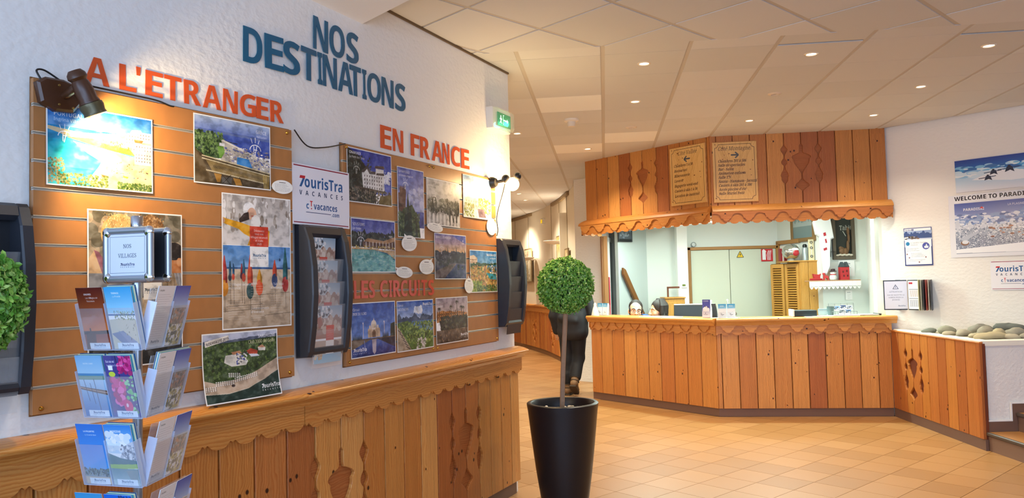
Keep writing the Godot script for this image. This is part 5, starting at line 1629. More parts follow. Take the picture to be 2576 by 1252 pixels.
			for q in [[130, 130], [190, 150], [330, 190], [372, 170]]:
				a.line(q[0], q[1], q[0], q[1] + 90, 5, Color("5a4022"))
				for i in 8: a.line(q[0], q[1], q[0] + cos(i * 0.8) * 26, q[1] + sin(i * 0.8) * 16 + 8, 3, Color("3f5a20"))
			a.text("TAGLIO ISOLACCIO", 404, 38, 21, WH, "Droid Sans", 700, 0.8, 0, 0, 2); a.text("Le Belgodère", 404, 60, 17, WH, "Droid Sans", 400, 1, 0, 0, 2); a.mark(340, 130, 30, WH)
		"inde":
			a = Art.new(420, 300)
			a.g(0, 200, Color("1f47a4"), Color("6f92d8"))
			a.poly([150, 196, 150, 150, 168, 140, 246, 140, 264, 150, 264, 196], Color("c6a98c")); a.el(206, 128, 26, 28, Color("dcd0c4")); a.poly([200, 104, 212, 104, 206, 88], Color("dcd0c4"))
			a.r(186, 122, 40, 22, Color("cdbba6")); a.poly([190, 196, 190, 166, 206, 152, 222, 166, 222, 196], Color("6b4a34")); a.el(170, 138, 9, 10, Color("d3c5b6")); a.el(243, 138, 9, 10, Color("d3c5b6"))
			for x in [108, 306]: a.r(x - 3, 116, 7, 80, Color("b9b4c4")); a.el(x, 114, 5, 6, Color("d9d6de"))
			for i in 12: a.poly([20 + i * 12 + (190 if i > 6 else 0), 168, 26 + i * 12 + (190 if i > 6 else 0), 204, 14 + i * 12 + (190 if i > 6 else 0), 204], Color("1d2a22"))
			a.poly([370, 130, 420, 120, 420, 206, 366, 206], Color("1f2a26"))
			a.r(0, 200, 420, 8, Color("5d4a3c")); a.g(208, 300, Color("3f5fb0"), Color("152a6a"))
			a.poly([0, 206, 180, 206, 20, 250, 0, 252], Color("7a6a5a")); a.poly([420, 206, 236, 206, 400, 262, 420, 264], Color("1d2038"))
			a.poly([186, 208, 228, 208, 222, 276, 206, 292, 190, 276], Color("b5a9b4")); a.poly([112, 208, 118, 208, 128, 270, 120, 270], Color("8a94c4"))
			a.text("Circuit", 18, 44, 19, WH, "Droid Serif", 400); a.text("INDE DU NORD", 18, 68, 21, WH, "Droid Sans", 400, 0.85)
			a.logo(20, 266, 27, WH, WH)
		"lacs":
			a = Art.new(400, 300)
			a.g(0, 110, Color("2f55b0"), Color("a8bfe4"))
			a.speck(180, 44, 90, 34, 30, [Color("e4eaf4"), Color("cdd8ec")], 5, 14)
			a.ridge(96, 40, Color("33486a"), 51, 4, 190); a.ridge(104, 26, Color("29405c"), 55, 6, 190)
			a.g(120, 190, Color("486fa8"), Color("6a94c0"), 0, 400)
			a.ridge(100, 34, Color("33486a"), 51, 4, 126)
			a.poly([0, 130, 110, 120, 170, 150, 240, 180, 400, 200, 400, 300, 0, 300], Color("4a6a2c"))
			a.speck(20, 130, 380, 130, 520, [Color("3f5f24"), Color("6a8a34"), Color("86a044"), Color("2c451a")], 3, 9)
			a.poly([0, 150, 20, 160, 150, 300, 0, 300], Color("a8967c")); for i in 6: a.line(8 + i * 16, 170 + i * 20, 40 + i * 18, 190 + i * 20, 6, Color("4a4236"))
			a.poly([240, 230, 260, 226, 300, 290, 270, 296], Color("c9c2b4")); a.speck(200, 236, 110, 60, 60, [Color("d9d4ca"), Color("8a8474")], 2, 7)
			a.text("Circuit", 10, 34, 18, WH, "Droid Serif", 400); a.text("LACS ITALIENS", 10, 58, 20, WH, "Droid Sans", 400, 0.85); a.logo(278, 36, 25, WH, WH)
		"maroc":
			a = Art.new(420, 300)
			a.g(0, 130, Color("a99aa8"), Color("c9b0a4"))
			a.poly([10, 96, 80, 84, 120, 92, 180, 90, 240, 100, 300, 96, 410, 110, 410, 150, 10, 160], Color("b5763f"))
			for i in 14: a.r(14 + i * 26, 86 + (i % 3) * 8, 8, 60, Color("6a4226"))
			windows_grid(a, 24, 104, 14, 2, 26, 20, 8, 9, Color("4a2d1c"))
			a.poly([40, 150, 420, 130, 420, 210, 60, 214], Color("2a241f")); a.speck(60, 126, 360, 84, 420, [Color("1f1b18"), Color("332a22"), Color("3d3a26")], 3, 11)
			for q in [[40, 70], [190, 60], [270, 30], [330, 66], [354, 70]]:
				a.line(q[0], q[1], q[0] + 2, q[1] + 90, 5, Color("3a2a20"))
				for i in 9: a.line(q[0], q[1], q[0] + cos(i * 0.7) * 24, q[1] + sin(i * 0.7) * 15 + 5, 3, Color("3a3428"))
			a.g(212, 300, Color("6a5748"), Color("3a3029")); a.speck(0, 206, 420, 90, 160, [Color("4a3c30"), Color("8a6a4c"), Color("2a221c")], 2, 9, 0.4)
			a.text("MAROC", 18, 36, 20, Color(1, 1, 1, 0.55)); a.text("Louxor", 18, 62, 20, WH, "Droid Serif", 400); a.logo(312, 264, 25, WH, WH)
	if not k in ["gap", "rightsign"]: grain(a)
	if not k in ["gap", "rightsign"]: a.border(5 if a.w > 300 else 4)
	return a.im

var grain_im: Image

func grain(a: Art) -> void:      # uneven tone of a photograph
	if grain_im == null:
		grain_im = Image.create(430, 610, false, Image.FORMAT_RGBA8)
		var nz := FastNoiseLite.new(); nz.seed = 17; nz.frequency = 0.014; nz.fractal_octaves = 3
		for y in 610:
			for x in 430:
				var v := nz.get_noise_2d(x, y * 1.4)
				grain_im.set_pixel(x, y, Color(1, 1, 1, minf(0.13, v * 0.3)) if v > 0.0 else Color(0, 0, 0, minf(0.16, -v * 0.4)))
	var c := a.im.duplicate() as Image
	c.convert(Image.FORMAT_RGBA8)
	c.blend_rect(grain_im, Rect2i(0, 0, a.w, a.h), Vector2i.ZERO)
	c.convert(Image.FORMAT_RGB8)
	a.im = c

func corridor_art(k: String) -> Image:
	var a := Art.new(96, 180, Color("d8cbaa"))
	match k:
		"windows":
			a.g(0, 180, Color("d9c9a0"), Color("b8a98c")); windows_grid(a, 8, 8, 4, 2, 22, 36, 16, 30, Color("6b5a40")); a.poly([10, 90, 60, 80, 80, 180, 20, 180], Color("e6ddc8")); a.line(50, 90, 70, 178, 3, Color("8a7858"))
		"street":
			a.g(0, 180, Color("cfc3a4"), Color("a59878")); a.r(40, 10, 16, 40, Color("c98a80")); a.r(30, 60, 12, 110, Color("8a7a58")); a.poly([50, 40, 70, 30, 74, 170, 56, 170], Color("d8d2c0")); a.speck(10, 10, 80, 160, 60, [Color("9a8f76"), Color("b9af98"), Color("7d7460")], 2, 7)
		"stones":
			a.r(0, 0, 96, 180, Color("b8a07c")); a.r(14, 24, 68, 150, Color("5c4733")); a.speck(16, 26, 62, 140, 70, [Color("8a6f52"), Color("3f3024"), Color("a4876a")], 3, 8)
		"ochre":
			a.r(0, 0, 96, 180, Color("c9ad68")); a.speck(6, 6, 84, 130, 40, [Color("d9bd72"), Color("b99a55")], 6, 16); a.r(16, 140, 60, 36, Color("6a5a40")); a.speck(18, 142, 54, 30, 30, [Color("8a6a48"), Color("3d3226")], 2, 6)
		"ochre2":
			a.r(0, 0, 96, 180, Color("c6b184")); a.r(8, 90, 80, 8, Color("7d5f3a")); a.speck(8, 10, 80, 70, 24, [Color("d9c9a0"), Color("b59f70")], 5, 12)
	return a.im

# ---------------------------------------------------------------- paper
# a printed sheet with a slight bow and a curled lower edge, its front textured, its back white
func sheet_mesh(w: float, h: float, bow := 0.004, curl := 0.0, nx := 6, ny := 8) -> ArrayMesh:
	var b := MB.new()
	var fz := func(u: float, v: float) -> float: return 0.0012 + bow * sin(u * PI) * (0.3 + v * 0.7) + curl * pow(v, 3.0)
	for side in 2:
		var base := b.v.size()
		for j in ny + 1:
			for i in nx + 1:
				var u := float(i) / nx; var v := float(j) / ny
				var z: float = fz.call(u, v)
				var dx: float = (fz.call(minf(1, u + 0.01), v) - fz.call(maxf(0, u - 0.01), v)) / (0.02 * w)
				var dy: float = -(fz.call(u, minf(1, v + 0.01)) - fz.call(u, maxf(0, v - 0.01))) / (0.02 * h)
				var nn := Vector3(-dx, -dy, 1).normalized()
				b.vert(Vector3((u - 0.5) * w, (0.5 - v) * h, z - side * 0.0009), nn if side == 0 else -nn, Vector2(u, v) if side == 0 else Vector2(0.004, 0.004))
		for j in ny:
			for i in nx:
				var q := base + j * (nx + 1) + i
				b.tri3(q, q + 1, q + nx + 2); b.tri3(q, q + nx + 2, q + nx + 1)
	return b.mesh()

func sheet(called: String, label: String, cat: String, w: float, h: float, m: Material, at: Transform3D, group := "", bow := 0.004, curl := 0.0) -> MeshInstance3D:
	var o := put(called, sheet_mesh(w, h, bow, curl), m, null, at)
	tag(o, label, cat, group)
	return o

func build_posters() -> void:
	var ps := [["portugal", 0, 0.252, 2.150, 0.417, 0.302, "poster of a turquoise bay and beach headed PORTUGAL under the carved lamp", 0.004, 0.0],
		["grece", 0, 0.860, 2.217, 0.417, 0.301, "poster of a balcony over a pool and sea headed GRÈCE", 0.004, 0.0],
		["kids", 0, 0.392, 1.617, 0.40, 0.608, "tall poster of children seen from behind, partly hidden by the brochure stand", 0.004, 0.0],
		["snow", 0, 0.989, 1.730, 0.396, 0.609, "tall poster of a woman in snow above folded beach parasols", 0.003, 0.0],
		["beach", 0, 0.889, 1.264, 0.412, 0.303, "aerial beach poster with the strip NOUVEAUTÉ 2019, lowest on the left board", 0.006, 0.03],
		["gap", 1, -0.182, 2.068, 0.442, 0.303, "white sign with red bars and company lettering hanging between the two boards", 0.004, 0.0],
		["chamonix", 1, 0.236, 2.216, 0.415, 0.300, "poster of a white mountain hotel headed CHAMONIX", 0.003, 0.0],
		["napoule", 1, 0.645, 2.105, 0.290, 0.424, "upright poster of a tower and cypresses headed LA NAPOULE", 0.004, 0.0],
		["sept", 1, 1.028, 2.136, 0.414, 0.300, "grey misty poster of trees mirrored in a lake headed LES SEPT LAUX", 0.003, 0.0],
		["bright", 1, 1.493, 2.213, 0.412, 0.297, "poster bleached by the lamp at the top right of the right board", 0.004, 0.0],
		["soustons", 1, 0.261, 1.831, 0.414, 0.300, "poster of a wide pool before low roofs headed SOUSTONS", 0.003, 0.0],
		["bormes", 1, 1.106, 1.787, 0.408, 0.299, "dusk poster of a dark pool headed BORMES LES MIMOSAS", 0.003, 0.0],
		["taglio", 1, 1.563, 1.691, 0.408, 0.299, "sunny poster of palms and a hotel at the right edge of the right board", 0.003, 0.0],
		["inde", 1, 0.247, 1.365, 0.414, 0.300, "poster of a domed white mausoleum headed INDE DU NORD", 0.003, 0.0],
		["lacs", 1, 0.671, 1.362, 0.400, 0.302, "poster of a mountain lake headed LACS ITALIENS", 0.003, 0.0],
		["maroc", 1, 1.109, 1.370, 0.411, 0.299, "poster of palms and ruins by dark water, lowest right on the right board", 0.003, 0.0]]
	for p in ps:
		var f := fr(B1A, B1B, p[2], p[3], 0.003) if p[1] == 0 else fr(B2A, B2B, p[2], p[3], 0.003)
		if p[0] == "gap": f = f.translated_local(Vector3(0, 0, 0.004))
		if p[0] == "kids" or p[0] == "beach": f = f.translated_local(Vector3(0, 0, 0.002))
		sheet("poster", p[6], "poster", p[4], p[5], texmat("poster_" + p[0], poster_art(p[0]), 0.22), f * rot(Vector3.BACK, rng.randf_range(-0.4, 0.4)), "destination posters on the slatted boards", p[7], p[8])
	# speech-bubble notes
	var bub := [[0, 1.135, 2.090, 0.128, 0.066, 0.0, "oval note with small print below the balcony poster, left board"], [1, 0.906, 1.970, 0.19, 0.058, 60.0, "speech-bubble note below the grey misty lake poster"], [1, 0.609, 1.858, 0.163, 0.096, 115.0, "speech-bubble note below the cypress tower poster"],
		[1, 0.550, 1.682, 0.175, 0.068, 140.0, "speech-bubble note right of the wide pool poster, touching its lower corner"], [1, 0.797, 1.717, 0.166, 0.094, 50.0, "speech-bubble note between the two pool posters, tail to upper right"], [1, 1.331, 1.592, 0.122, 0.104, 95.0, "narrow speech-bubble note between dusk poster and palm poster"]]
	var art := Art.new(128, 96, Color("f1f0ea"))
	art.r(44, 16, 40, 4, Color("3c3c40"))
	art.lines(18, 30, 92, 6, 9, Color("6d6d72"), 2)
	var bm := texmat("bubble_print", art.im, 0.25)
	for q in bub:
		var poly := PackedVector2Array()
		var n := 40
		for i in n:
			var t := 360.0 * i / n
			var rx: float = q[3] / 2; var ry: float = q[4] / 2
			var p := Vector2(cos(deg_to_rad(t)) * rx, sin(deg_to_rad(t)) * ry)
			if q[5] > 0.0 and absf(t - q[5]) < 5.0: p *= 1.38
			poly.push_back(p)
		var b := MB.new()
		b.extrude(poly, 0.0, 0.0014, Transform3D(), 0.0, Vector2(q[3], -q[4]), Vector2(0.5, 0.5))
		var f := fr(B1A, B1B, q[1], q[2], 0.009) if q[0] == 0 else fr(B2A, B2B, q[1], q[2], 0.009)
		tag(put("bubble_note", b.mesh(), bm, null, f * rot(Vector3.BACK, rng.randf_range(-4, 4))), q[6], "note", "speech-bubble notes on the boards")

# ---------------------------------------------------------------- wall racks
func rack(label: String, f: Transform3D, clear_pockets: bool) -> Node3D:
	var o := thing("brochure_rack", label, "brochure rack", f, "dark wall racks")
	var dark := mat("rack_plastic", Color("2b2e36"), 0.38)
	var prof := V2([0.0, -0.33, 0.07, -0.325, 0.085, -0.30, 0.105, -0.18, 0.118, -0.02, 0.115, 0.12, 0.095, 0.25, 0.07, 0.315, 0.055, 0.328, 0.0, 0.33])
	for s in [-1, 1]:
		var b := MB.new()
		var p := PackedVector2Array()
		for q in prof: p.push_back(Vector2(q.x, q.y))
		b.extrude(p, -0.02, 0.02, Transform3D(Basis(Vector3(0, 0, 1), Vector3.UP, Vector3(-1, 0, 0)) if s < 0 else Basis(Vector3(0, 0, 1), Vector3(0, 1, 0), Vector3(-1, 0, 0)), Vector3(s * 0.135, 0, 0)), 0.006)
		put("side_panel", b.mesh(), dark, o)
	put("back_panel", bx(Vector3(0.24, 0.64, 0.02), mv(0, 0, 0.012), 0.003), mat("rack_back", Color("1c1e24"), 0.5), o)
	var tb := MB.new()
	tb.extrude(V2([0.0, 0.275, 0.062, 0.268, 0.08, 0.285, 0.07, 0.318, 0.05, 0.329, 0.0, 0.33]), -0.117, 0.117, Transform3D(Basis(Vector3(0, 0, 1), Vector3.UP, Vector3(-1, 0, 0)), Vector3.ZERO))
	put("top_hood", tb.mesh(), dark, o)
	var bb := MB.new()
	bb.extrude(V2([0.0, -0.33, 0.07, -0.327, 0.085, -0.30, 0.08, -0.28, 0.0, -0.275]), -0.117, 0.117, Transform3D(Basis(Vector3(0, 0, 1), Vector3.UP, Vector3(-1, 0, 0)), Vector3.ZERO))
	put("bottom_tray", bb.mesh(), dark, o)
	for i in 4:
		var y := 0.155 - 0.115 * i
		put("pocket", bx(Vector3(0.234, 0.21 if i < 3 else 0.19, 0.003), rot(Vector3.RIGHT, 7.0, Vector3(0, y - 0.10, 0.088 - absf(i - 1.5) * 0.006))), clear("rack_clear", Color(0.9, 0.93, 0.96), 0.10, 0.08) if clear_pockets else dark, o)
	return o

func build_racks() -> void:
	var f1 := fr(B2A, B2B, -0.208, 1.588, -0.022)
	rack("dark curved wall rack filled with four brochures between the two boards", f1, true)
	rack("dark curved wall rack at the far end of the poster wall", fr(B2A, B2B, 1.935, 1.607, -0.022), false)
	rack("empty dark curved wall rack behind the left topiary", fr(B1A, B1B, -0.19, 1.59, -0.022), true)
	var a := Art.new(210, 280)
	a.g(0, 60, Color("8fa8bc"), Color("cdd6dc")); a.speck(20, 0, 110, 50, 26, [Color("2f3640"), Color("e9ecee"), Color("59626e"), Color("d4dade")], 4, 12)
	a.g(60, 160, Color("b9a498"), Color("a5674a")); a.speck(0, 50, 210, 70, 50, [Color("c9b5a4"), Color("8d6a58"), Color("d9c9bc"), Color("9c7a6a")], 6, 20)
	a.poly([10, 60, 40, 50, 60, 90, 30, 110], Color("a8604a"))
	a.r(84, 96, 62, 74, Color("cf4630")); a.lines(94, 112, 40, 5, 11, Color("f0d8d0"))
	a.g(170, 280, Color("c4ab94"), Color("a8927c")); a.poly([150, 170, 190, 180, 180, 240, 150, 236], Color("7a5f50"))
	a.r(84, 170, 62, 66, Color("f0ede6")); a.logo(90, 206, 11, Color("2a3f5c"), Color("2a3f5c"))
	a.g(236, 280, Color("8fb2c8"), Color("a9c2cf")); a.speck(0, 230, 60, 26, 30, [Color("d8c4a4"), Color("b59a7c")], 3, 9)
	var m := texmat("rack_brochure", a.im, 0.3)
	for i in 4:
		var y := 0.265 - 0.115 * i
		var at := f1 * rot(Vector3.RIGHT, 3.0, Vector3(-0.012 + 0.004 * i, y - 0.14, 0.052 + 0.009 * i))
		var o := thing("brochure", ["brochure with red label in the topmost pocket of the filled wall rack", "brochure with red label in the second pocket of the filled wall rack", "brochure with red label in the third pocket of the filled wall rack", "fully visible brochure with red label in the lowest pocket of the filled wall rack"][i], "brochure", at, "brochures in the filled wall rack")
		put("cover", sheet_mesh(0.205, 0.285, 0.002), m, o)
		put("pages", bx(Vector3(0.203, 0.283, 0.004), mv(0, 0, -0.003)), hexmat("e9e9ea", 0.6), o)

# ---------------------------------------------------------------- lamps and cables at the boards
func cable(label: String, pts: PackedVector3Array, r := 0.0035) -> void:
	var b := MB.new()
	b.tube(curve3(pts, 6), r, 7)
	tag(put("cable", b.mesh(), mat("black_cable", Color("141212"), 0.45)), label, "cable")

func build_lamps() -> void:
	var wood := mat("lamp_wood", Color("4a2a16"), 0.35)
	var f := fr(B1A, B1B, 0.0, 0.0, 0.0)
	var o := thing("wall_spot", "carved dark wooden spot lamp on the top left corner of the left board", "lamp", f.translated_local(Vector3(0.075, 2.325, 0)))
	var pb := MB.new()
	pb.extrude(V2([-0.075, 0.035, -0.06, -0.035, -0.01, -0.06, 0.055, -0.055, 0.085, -0.015, 0.07, 0.045, 0.02, 0.06, -0.045, 0.058]), 0.0, 0.032, Transform3D(), 0.008)
	put("back_plate", pb.mesh(), wood, o)
	var ab := MB.new()
	ab.tube(curve3(V3([0.02, 0.0, 0.03, 0.02, 0.01, 0.07, 0.03, 0.03, 0.11]), 4), 0.014, 10)
	put("arm", ab.mesh(), wood, o)
	for q in [[0.0, 0.035], [0.05, 0.02], [0.0, -0.035], [0.05, -0.04]]: put("screw", lathe_mesh([0, 0.003, 0.004, 0.002, 0.005, 0, 0, 0], 10), hexmat("a88a50", 0.3, 0.9), o, rot(Vector3.RIGHT, 90, Vector3(q[0], q[1], 0.032)))
	var dirv := Vector3(0.42, -0.88, 0.08).normalized()
	var hx := Basis(Quaternion(Vector3.UP, -dirv))
	var head := Transform3D(hx, Vector3(0.03, 0.035, 0.115))
	put("head", lathe_mesh([0.0, 0.05, 0.022, 0.048, 0.032, 0.035, 0.034, 0.02, 0.026, 0.01, 0.030, 0.0, 0.034, -0.03, 0.032, -0.06, 0.036, -0.07, 0.036, -0.074, 0.0, -0.074], 22), wood, o, head)
	put("rim", lathe_mesh([0.030, -0.074, 0.040, -0.076, 0.042, -0.088, 0.038, -0.108, 0.041, -0.118, 0.034, -0.120, 0.030, -0.10, 0.028, -0.078], 22), mat("rim_bronze", Color("5a5238"), 0.35, 0.4), o, head)
	put("bulb", lathe_mesh([0.0, -0.124, 0.018, -0.120, 0.027, -0.108, 0.027, -0.09, 0.0, -0.085], 18), glow("lamp_bulb", Color(1.0, 0.90, 0.70), 12.0), o, head)
	var l := SpotLight3D.new()
	l.name = "bulb_light"; l.light_color = Color(1.0, 0.86, 0.62); l.light_energy = LAMP_ENERGY; l.light_size = 0.03; l.spot_range = 20; l.spot_attenuation = 2.0; l.spot_angle = 84.0; l.spot_angle_attenuation = 0.5; l.shadow_enabled = true
	l.transform = Transform3D(Basis(), head * Vector3(0, -0.130, 0)).looking_at(head * Vector3(0, -0.130, 0) + Vector3(0.80, -0.42, -0.28), Vector3.UP)
	o.add_child(l)

	var g := fr(B2A, B2B)
	var o2 := thing("wall_spot", "dark lamp with a bare bright globe at the right board's top right corner", "lamp", g.translated_local(Vector3(1.715, 2.345, 0)))
	var blk := mat("lamp_black", Color("1b1714"), 0.4)
	put("back_plate", lathe_mesh([0.0, 0.045, 0.03, 0.042, 0.042, 0.02, 0.044, 0.0, 0.0, 0.0], 20), blk, o2, rot(Vector3.RIGHT, 90))
	var a2 := MB.new(); a2.tube(curve3(V3([0.0, 0.0, 0.03, 0.02, 0.01, 0.08, 0.02, 0.015, 0.125, 0.02, 0.01, 0.15]), 4), 0.012, 8)
	put("arm", a2.mesh(), blk, o2)
	var kb := MB.new(); kb.ball(Vector3.ONE * 0.028, mv(0.035, 0.035, 0.20), 16, 10); kb.ball(Vector3.ONE * 0.03, mv(0.0, 0.02, 0.12), 16, 10)
	put("socket", kb.mesh(), blk, o2)
	var gb := MB.new(); gb.ball(Vector3.ONE * 0.05, mv(0.03, -0.02, 0.16), 24, 16)
	put("globe_bulb", gb.mesh(), glow("globe_bulb", Color(1.0, 0.90, 0.72), 6.0), o2)
	var l2 := OmniLight3D.new()
	l2.name = "globe_light"; l2.light_color = Color(1.0, 0.84, 0.60); l2.light_energy = GLOBE_ENERGY; l2.light_size = 0.05; l2.omni_range = 20; l2.omni_attenuation = 2.0; l2.shadow_enabled = true
	l2.position = Vector3(0.03, -0.02, 0.16)
	o2.add_child(l2)
	# oval note under the globe
	var poly := PackedVector2Array()
	for i in 36: poly.push_back(Vector2(cos(TAU * i / 36) * 0.075, sin(TAU * i / 36) * 0.062))
	var nb := MB.new(); nb.extrude(poly, 0.0, 0.0014)
	tag(put("bubble_note", nb.mesh(), hexmat("f3f1ea", 0.4), null, g.translated_local(Vector3(1.69, 2.018, 0.006))), "oval white note brightly lit below the globe lamp", "note", "speech-bubble notes on the boards")
	# cables
	var ps := PackedVector3Array()
	for q in [[0.02, 2.375, 0.012], [0.01, 2.405, 0.004], [0.04, 2.412, 0.0], [0.09, 2.386, 0.006]]: ps.push_back(f * Vector3(q[0], q[1], q[2]))
	cable("short black cable looping over the corner behind the carved lamp", ps)
	ps = PackedVector3Array()
	for q in [[0.13, 2.390, 0.02], [0.2, 2.389, 0.004], [0.35, 2.388, 0.003], [0.47, 2.384, 0.012], [0.53, 2.372, 0.016], [0.55, 2.372, 0.016]]: ps.push_back(f * Vector3(q[0], q[1], q[2]))
	cable("black cable lying along the top edge of the left board", ps)
	ps = PackedVector3Array()
	for q in [B1B + Vector2(0.0, 0.0), Vector2(-1.03, -3.84), Vector2(-0.97, -3.95), B2A]: ps.push_back(Vector3(q.x + 0.015, 0, q.y + 0.005))
	ps[0].y = 2.378; ps[1].y = 2.315; ps[2].y = 2.325; ps[3].y = 2.372
	cable("black cable sagging from the left board to the right board", ps)
	ps = PackedVector3Array()
	for q in [[1.74, 2.33, 0.10], [1.80, 2.27, 0.05], [1.785, 2.16, 0.02], [1.775, 2.08, 0.008], [1.79, 2.0, 0.008], [1.77, 1.955, 0.008]]: ps.push_back(g * Vector3(q[0], q[1], q[2]))
	cable("dark cable hanging from the globe lamp beside the right board", ps)

# ---------------------------------------------------------------- box ball trees in tall pots
func build_topiaries() -> void:
	var leaf := MB.new()
	# one box leaf: a folded blade 22 mm long, stalk at the origin, blade along +z
	for s in [-1.0, 1.0]:
		var nn := Vector3(-s * 0.35, 1, -0.1).normalized()
		leaf.quad(Vector3(0, 0, 0), Vector3(s * 0.0062, 0.002, 0.006), Vector3(s * 0.0058, 0.003, 0.015), Vector3(0, 0.001, 0.022), nn)
	var lm := mat("box_leaf", Color.WHITE, 0.42)
	lm.vertex_color_use_as_albedo = true
	lm.backlight_enabled = true
	lm.backlight = Color(0.16, 0.2, 0.06)
	var pot_m := mat("pot_black", Color("15161b"), 0.36)
	for k in 2:
		var base: Vector3 = [Vector3(0.33, 0, -5.5), Vector3(-1.59, 0, -2.2)][k]
		var rad: float = [0.208, 0.18][k]
		var cy: float = [1.575, 1.585][k]
		var cx: float = [0.045, 0.0][k]
		var t := thing("topiary", ["box tree ball on a thin trunk in a tall black pot before the counter", "box tree ball partly cut by the left edge, before the empty wall rack"][k], "potted tree", Transform3D(Basis(), base), "clipped box trees")
		var leaves := MultiMesh.new()
		leaves.transform_format = MultiMesh.TRANSFORM_3D
		leaves.use_colors = true
		leaves.mesh = leaf.mesh()
		var n := 8000
		leaves.instance_count = n
		var c := Vector3(cx, cy, 0)
		for i in n:
			var y := 1.0 - 2.0 * (i + 0.5) / n
			var a := i * 2.39996 + rng.randf() * 0.4
			var d := Vector3(sqrt(1.0 - y * y) * cos(a), y, sqrt(1.0 - y * y) * sin(a))
			var bump := 1.0 + 0.035 * sin(d.x * 9.0 + d.y * 7.0) * cos(d.z * 8.0)
			var r := rad * bump * (0.80 + 0.20 * sqrt(rng.randf())) - 0.010
			var nrm := (d + Vector3(rng.randf_range(-1, 1), rng.randf_range(-0.6, 1.0), rng.randf_range(-1, 1)) * 1.05).normalized()
			var x := nrm.cross(Vector3(rng.randf_range(-1, 1), rng.randf_range(-1, 1), rng.randf_range(-1, 1))).normalized()
			var tilt := x.cross(nrm).normalized()
			var yv := nrm
			var sc := rng.randf_range(0.8, 1.15)
			leaves.set_instance_transform(i, Transform3D(Basis(x, yv, tilt) * sc, c + d * r))
			var v := rng.randf()
			var col := Color(0.10, 0.29, 0.03).lerp(Color(0.34, 0.60, 0.10), v * v)
			if rng.randf() < 0.10: col = Color(0.45, 0.62, 0.18)
			leaves.set_instance_color(i, col)
		var mi := MultiMeshInstance3D.new()
		mi.name = "leaves"
		mi.multimesh = leaves
		mi.material_override = lm
		mi.set_meta("kind", "stuff")
		t.add_child(mi)
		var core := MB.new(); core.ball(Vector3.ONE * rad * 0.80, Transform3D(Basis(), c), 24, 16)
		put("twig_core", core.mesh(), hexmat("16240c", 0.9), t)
		var tr := MB.new()
		tr.tube(curve3(PackedVector3Array([Vector3(-0.005, 0.66, 0), Vector3(cx * 0.2, 0.95, 0.004), Vector3(cx * 0.6, 1.2, -0.004), Vector3(cx, cy - rad * 0.6, 0)]), 5), 0.0175, 10)
		put("trunk", tr.mesh(), plaster("bark", Color("a5866c"), 0.5), t)
		put("pot", lathe_mesh([0.0, 0.0, 0.148, 0.0, 0.156, 0.012, 0.172, 0.10, 0.196, 0.26, 0.216, 0.42, 0.232, 0.56, 0.246, 0.69, 0.253, 0.735, 0.254, 0.747, 0.248, 0.752, 0.226, 0.752, 0.220, 0.746, 0.216, 0.70, 0.205, 0.66, 0.0, 0.66], 56), pot_m, t)
		put("soil", lathe_mesh([0.0, 0.688, 0.20, 0.684, 0.213, 0.678, 0.0, 0.66], 32), hexmat("1d1a17", 0.95), t)
		if k == 0:
			for i in 34:
				var a := rng.randf() * TAU; var r := 0.19 * sqrt(rng.randf())
				var pb := MB.new()
				pb.ball(Vector3(rng.randf_range(0.011, 0.02), rng.randf_range(0.008, 0.013), rng.randf_range(0.011, 0.017)), Transform3D(Basis(Vector3.UP, rng.randf() * TAU), Vector3(cos(a) * r, 0.696, sin(a) * r)), 9, 6)
				put("pebble", pb.mesh(), hexmat(["d8d4ca", "c4bfb2", "e2dfd8", "a8a294"][i % 4], 0.6), t)

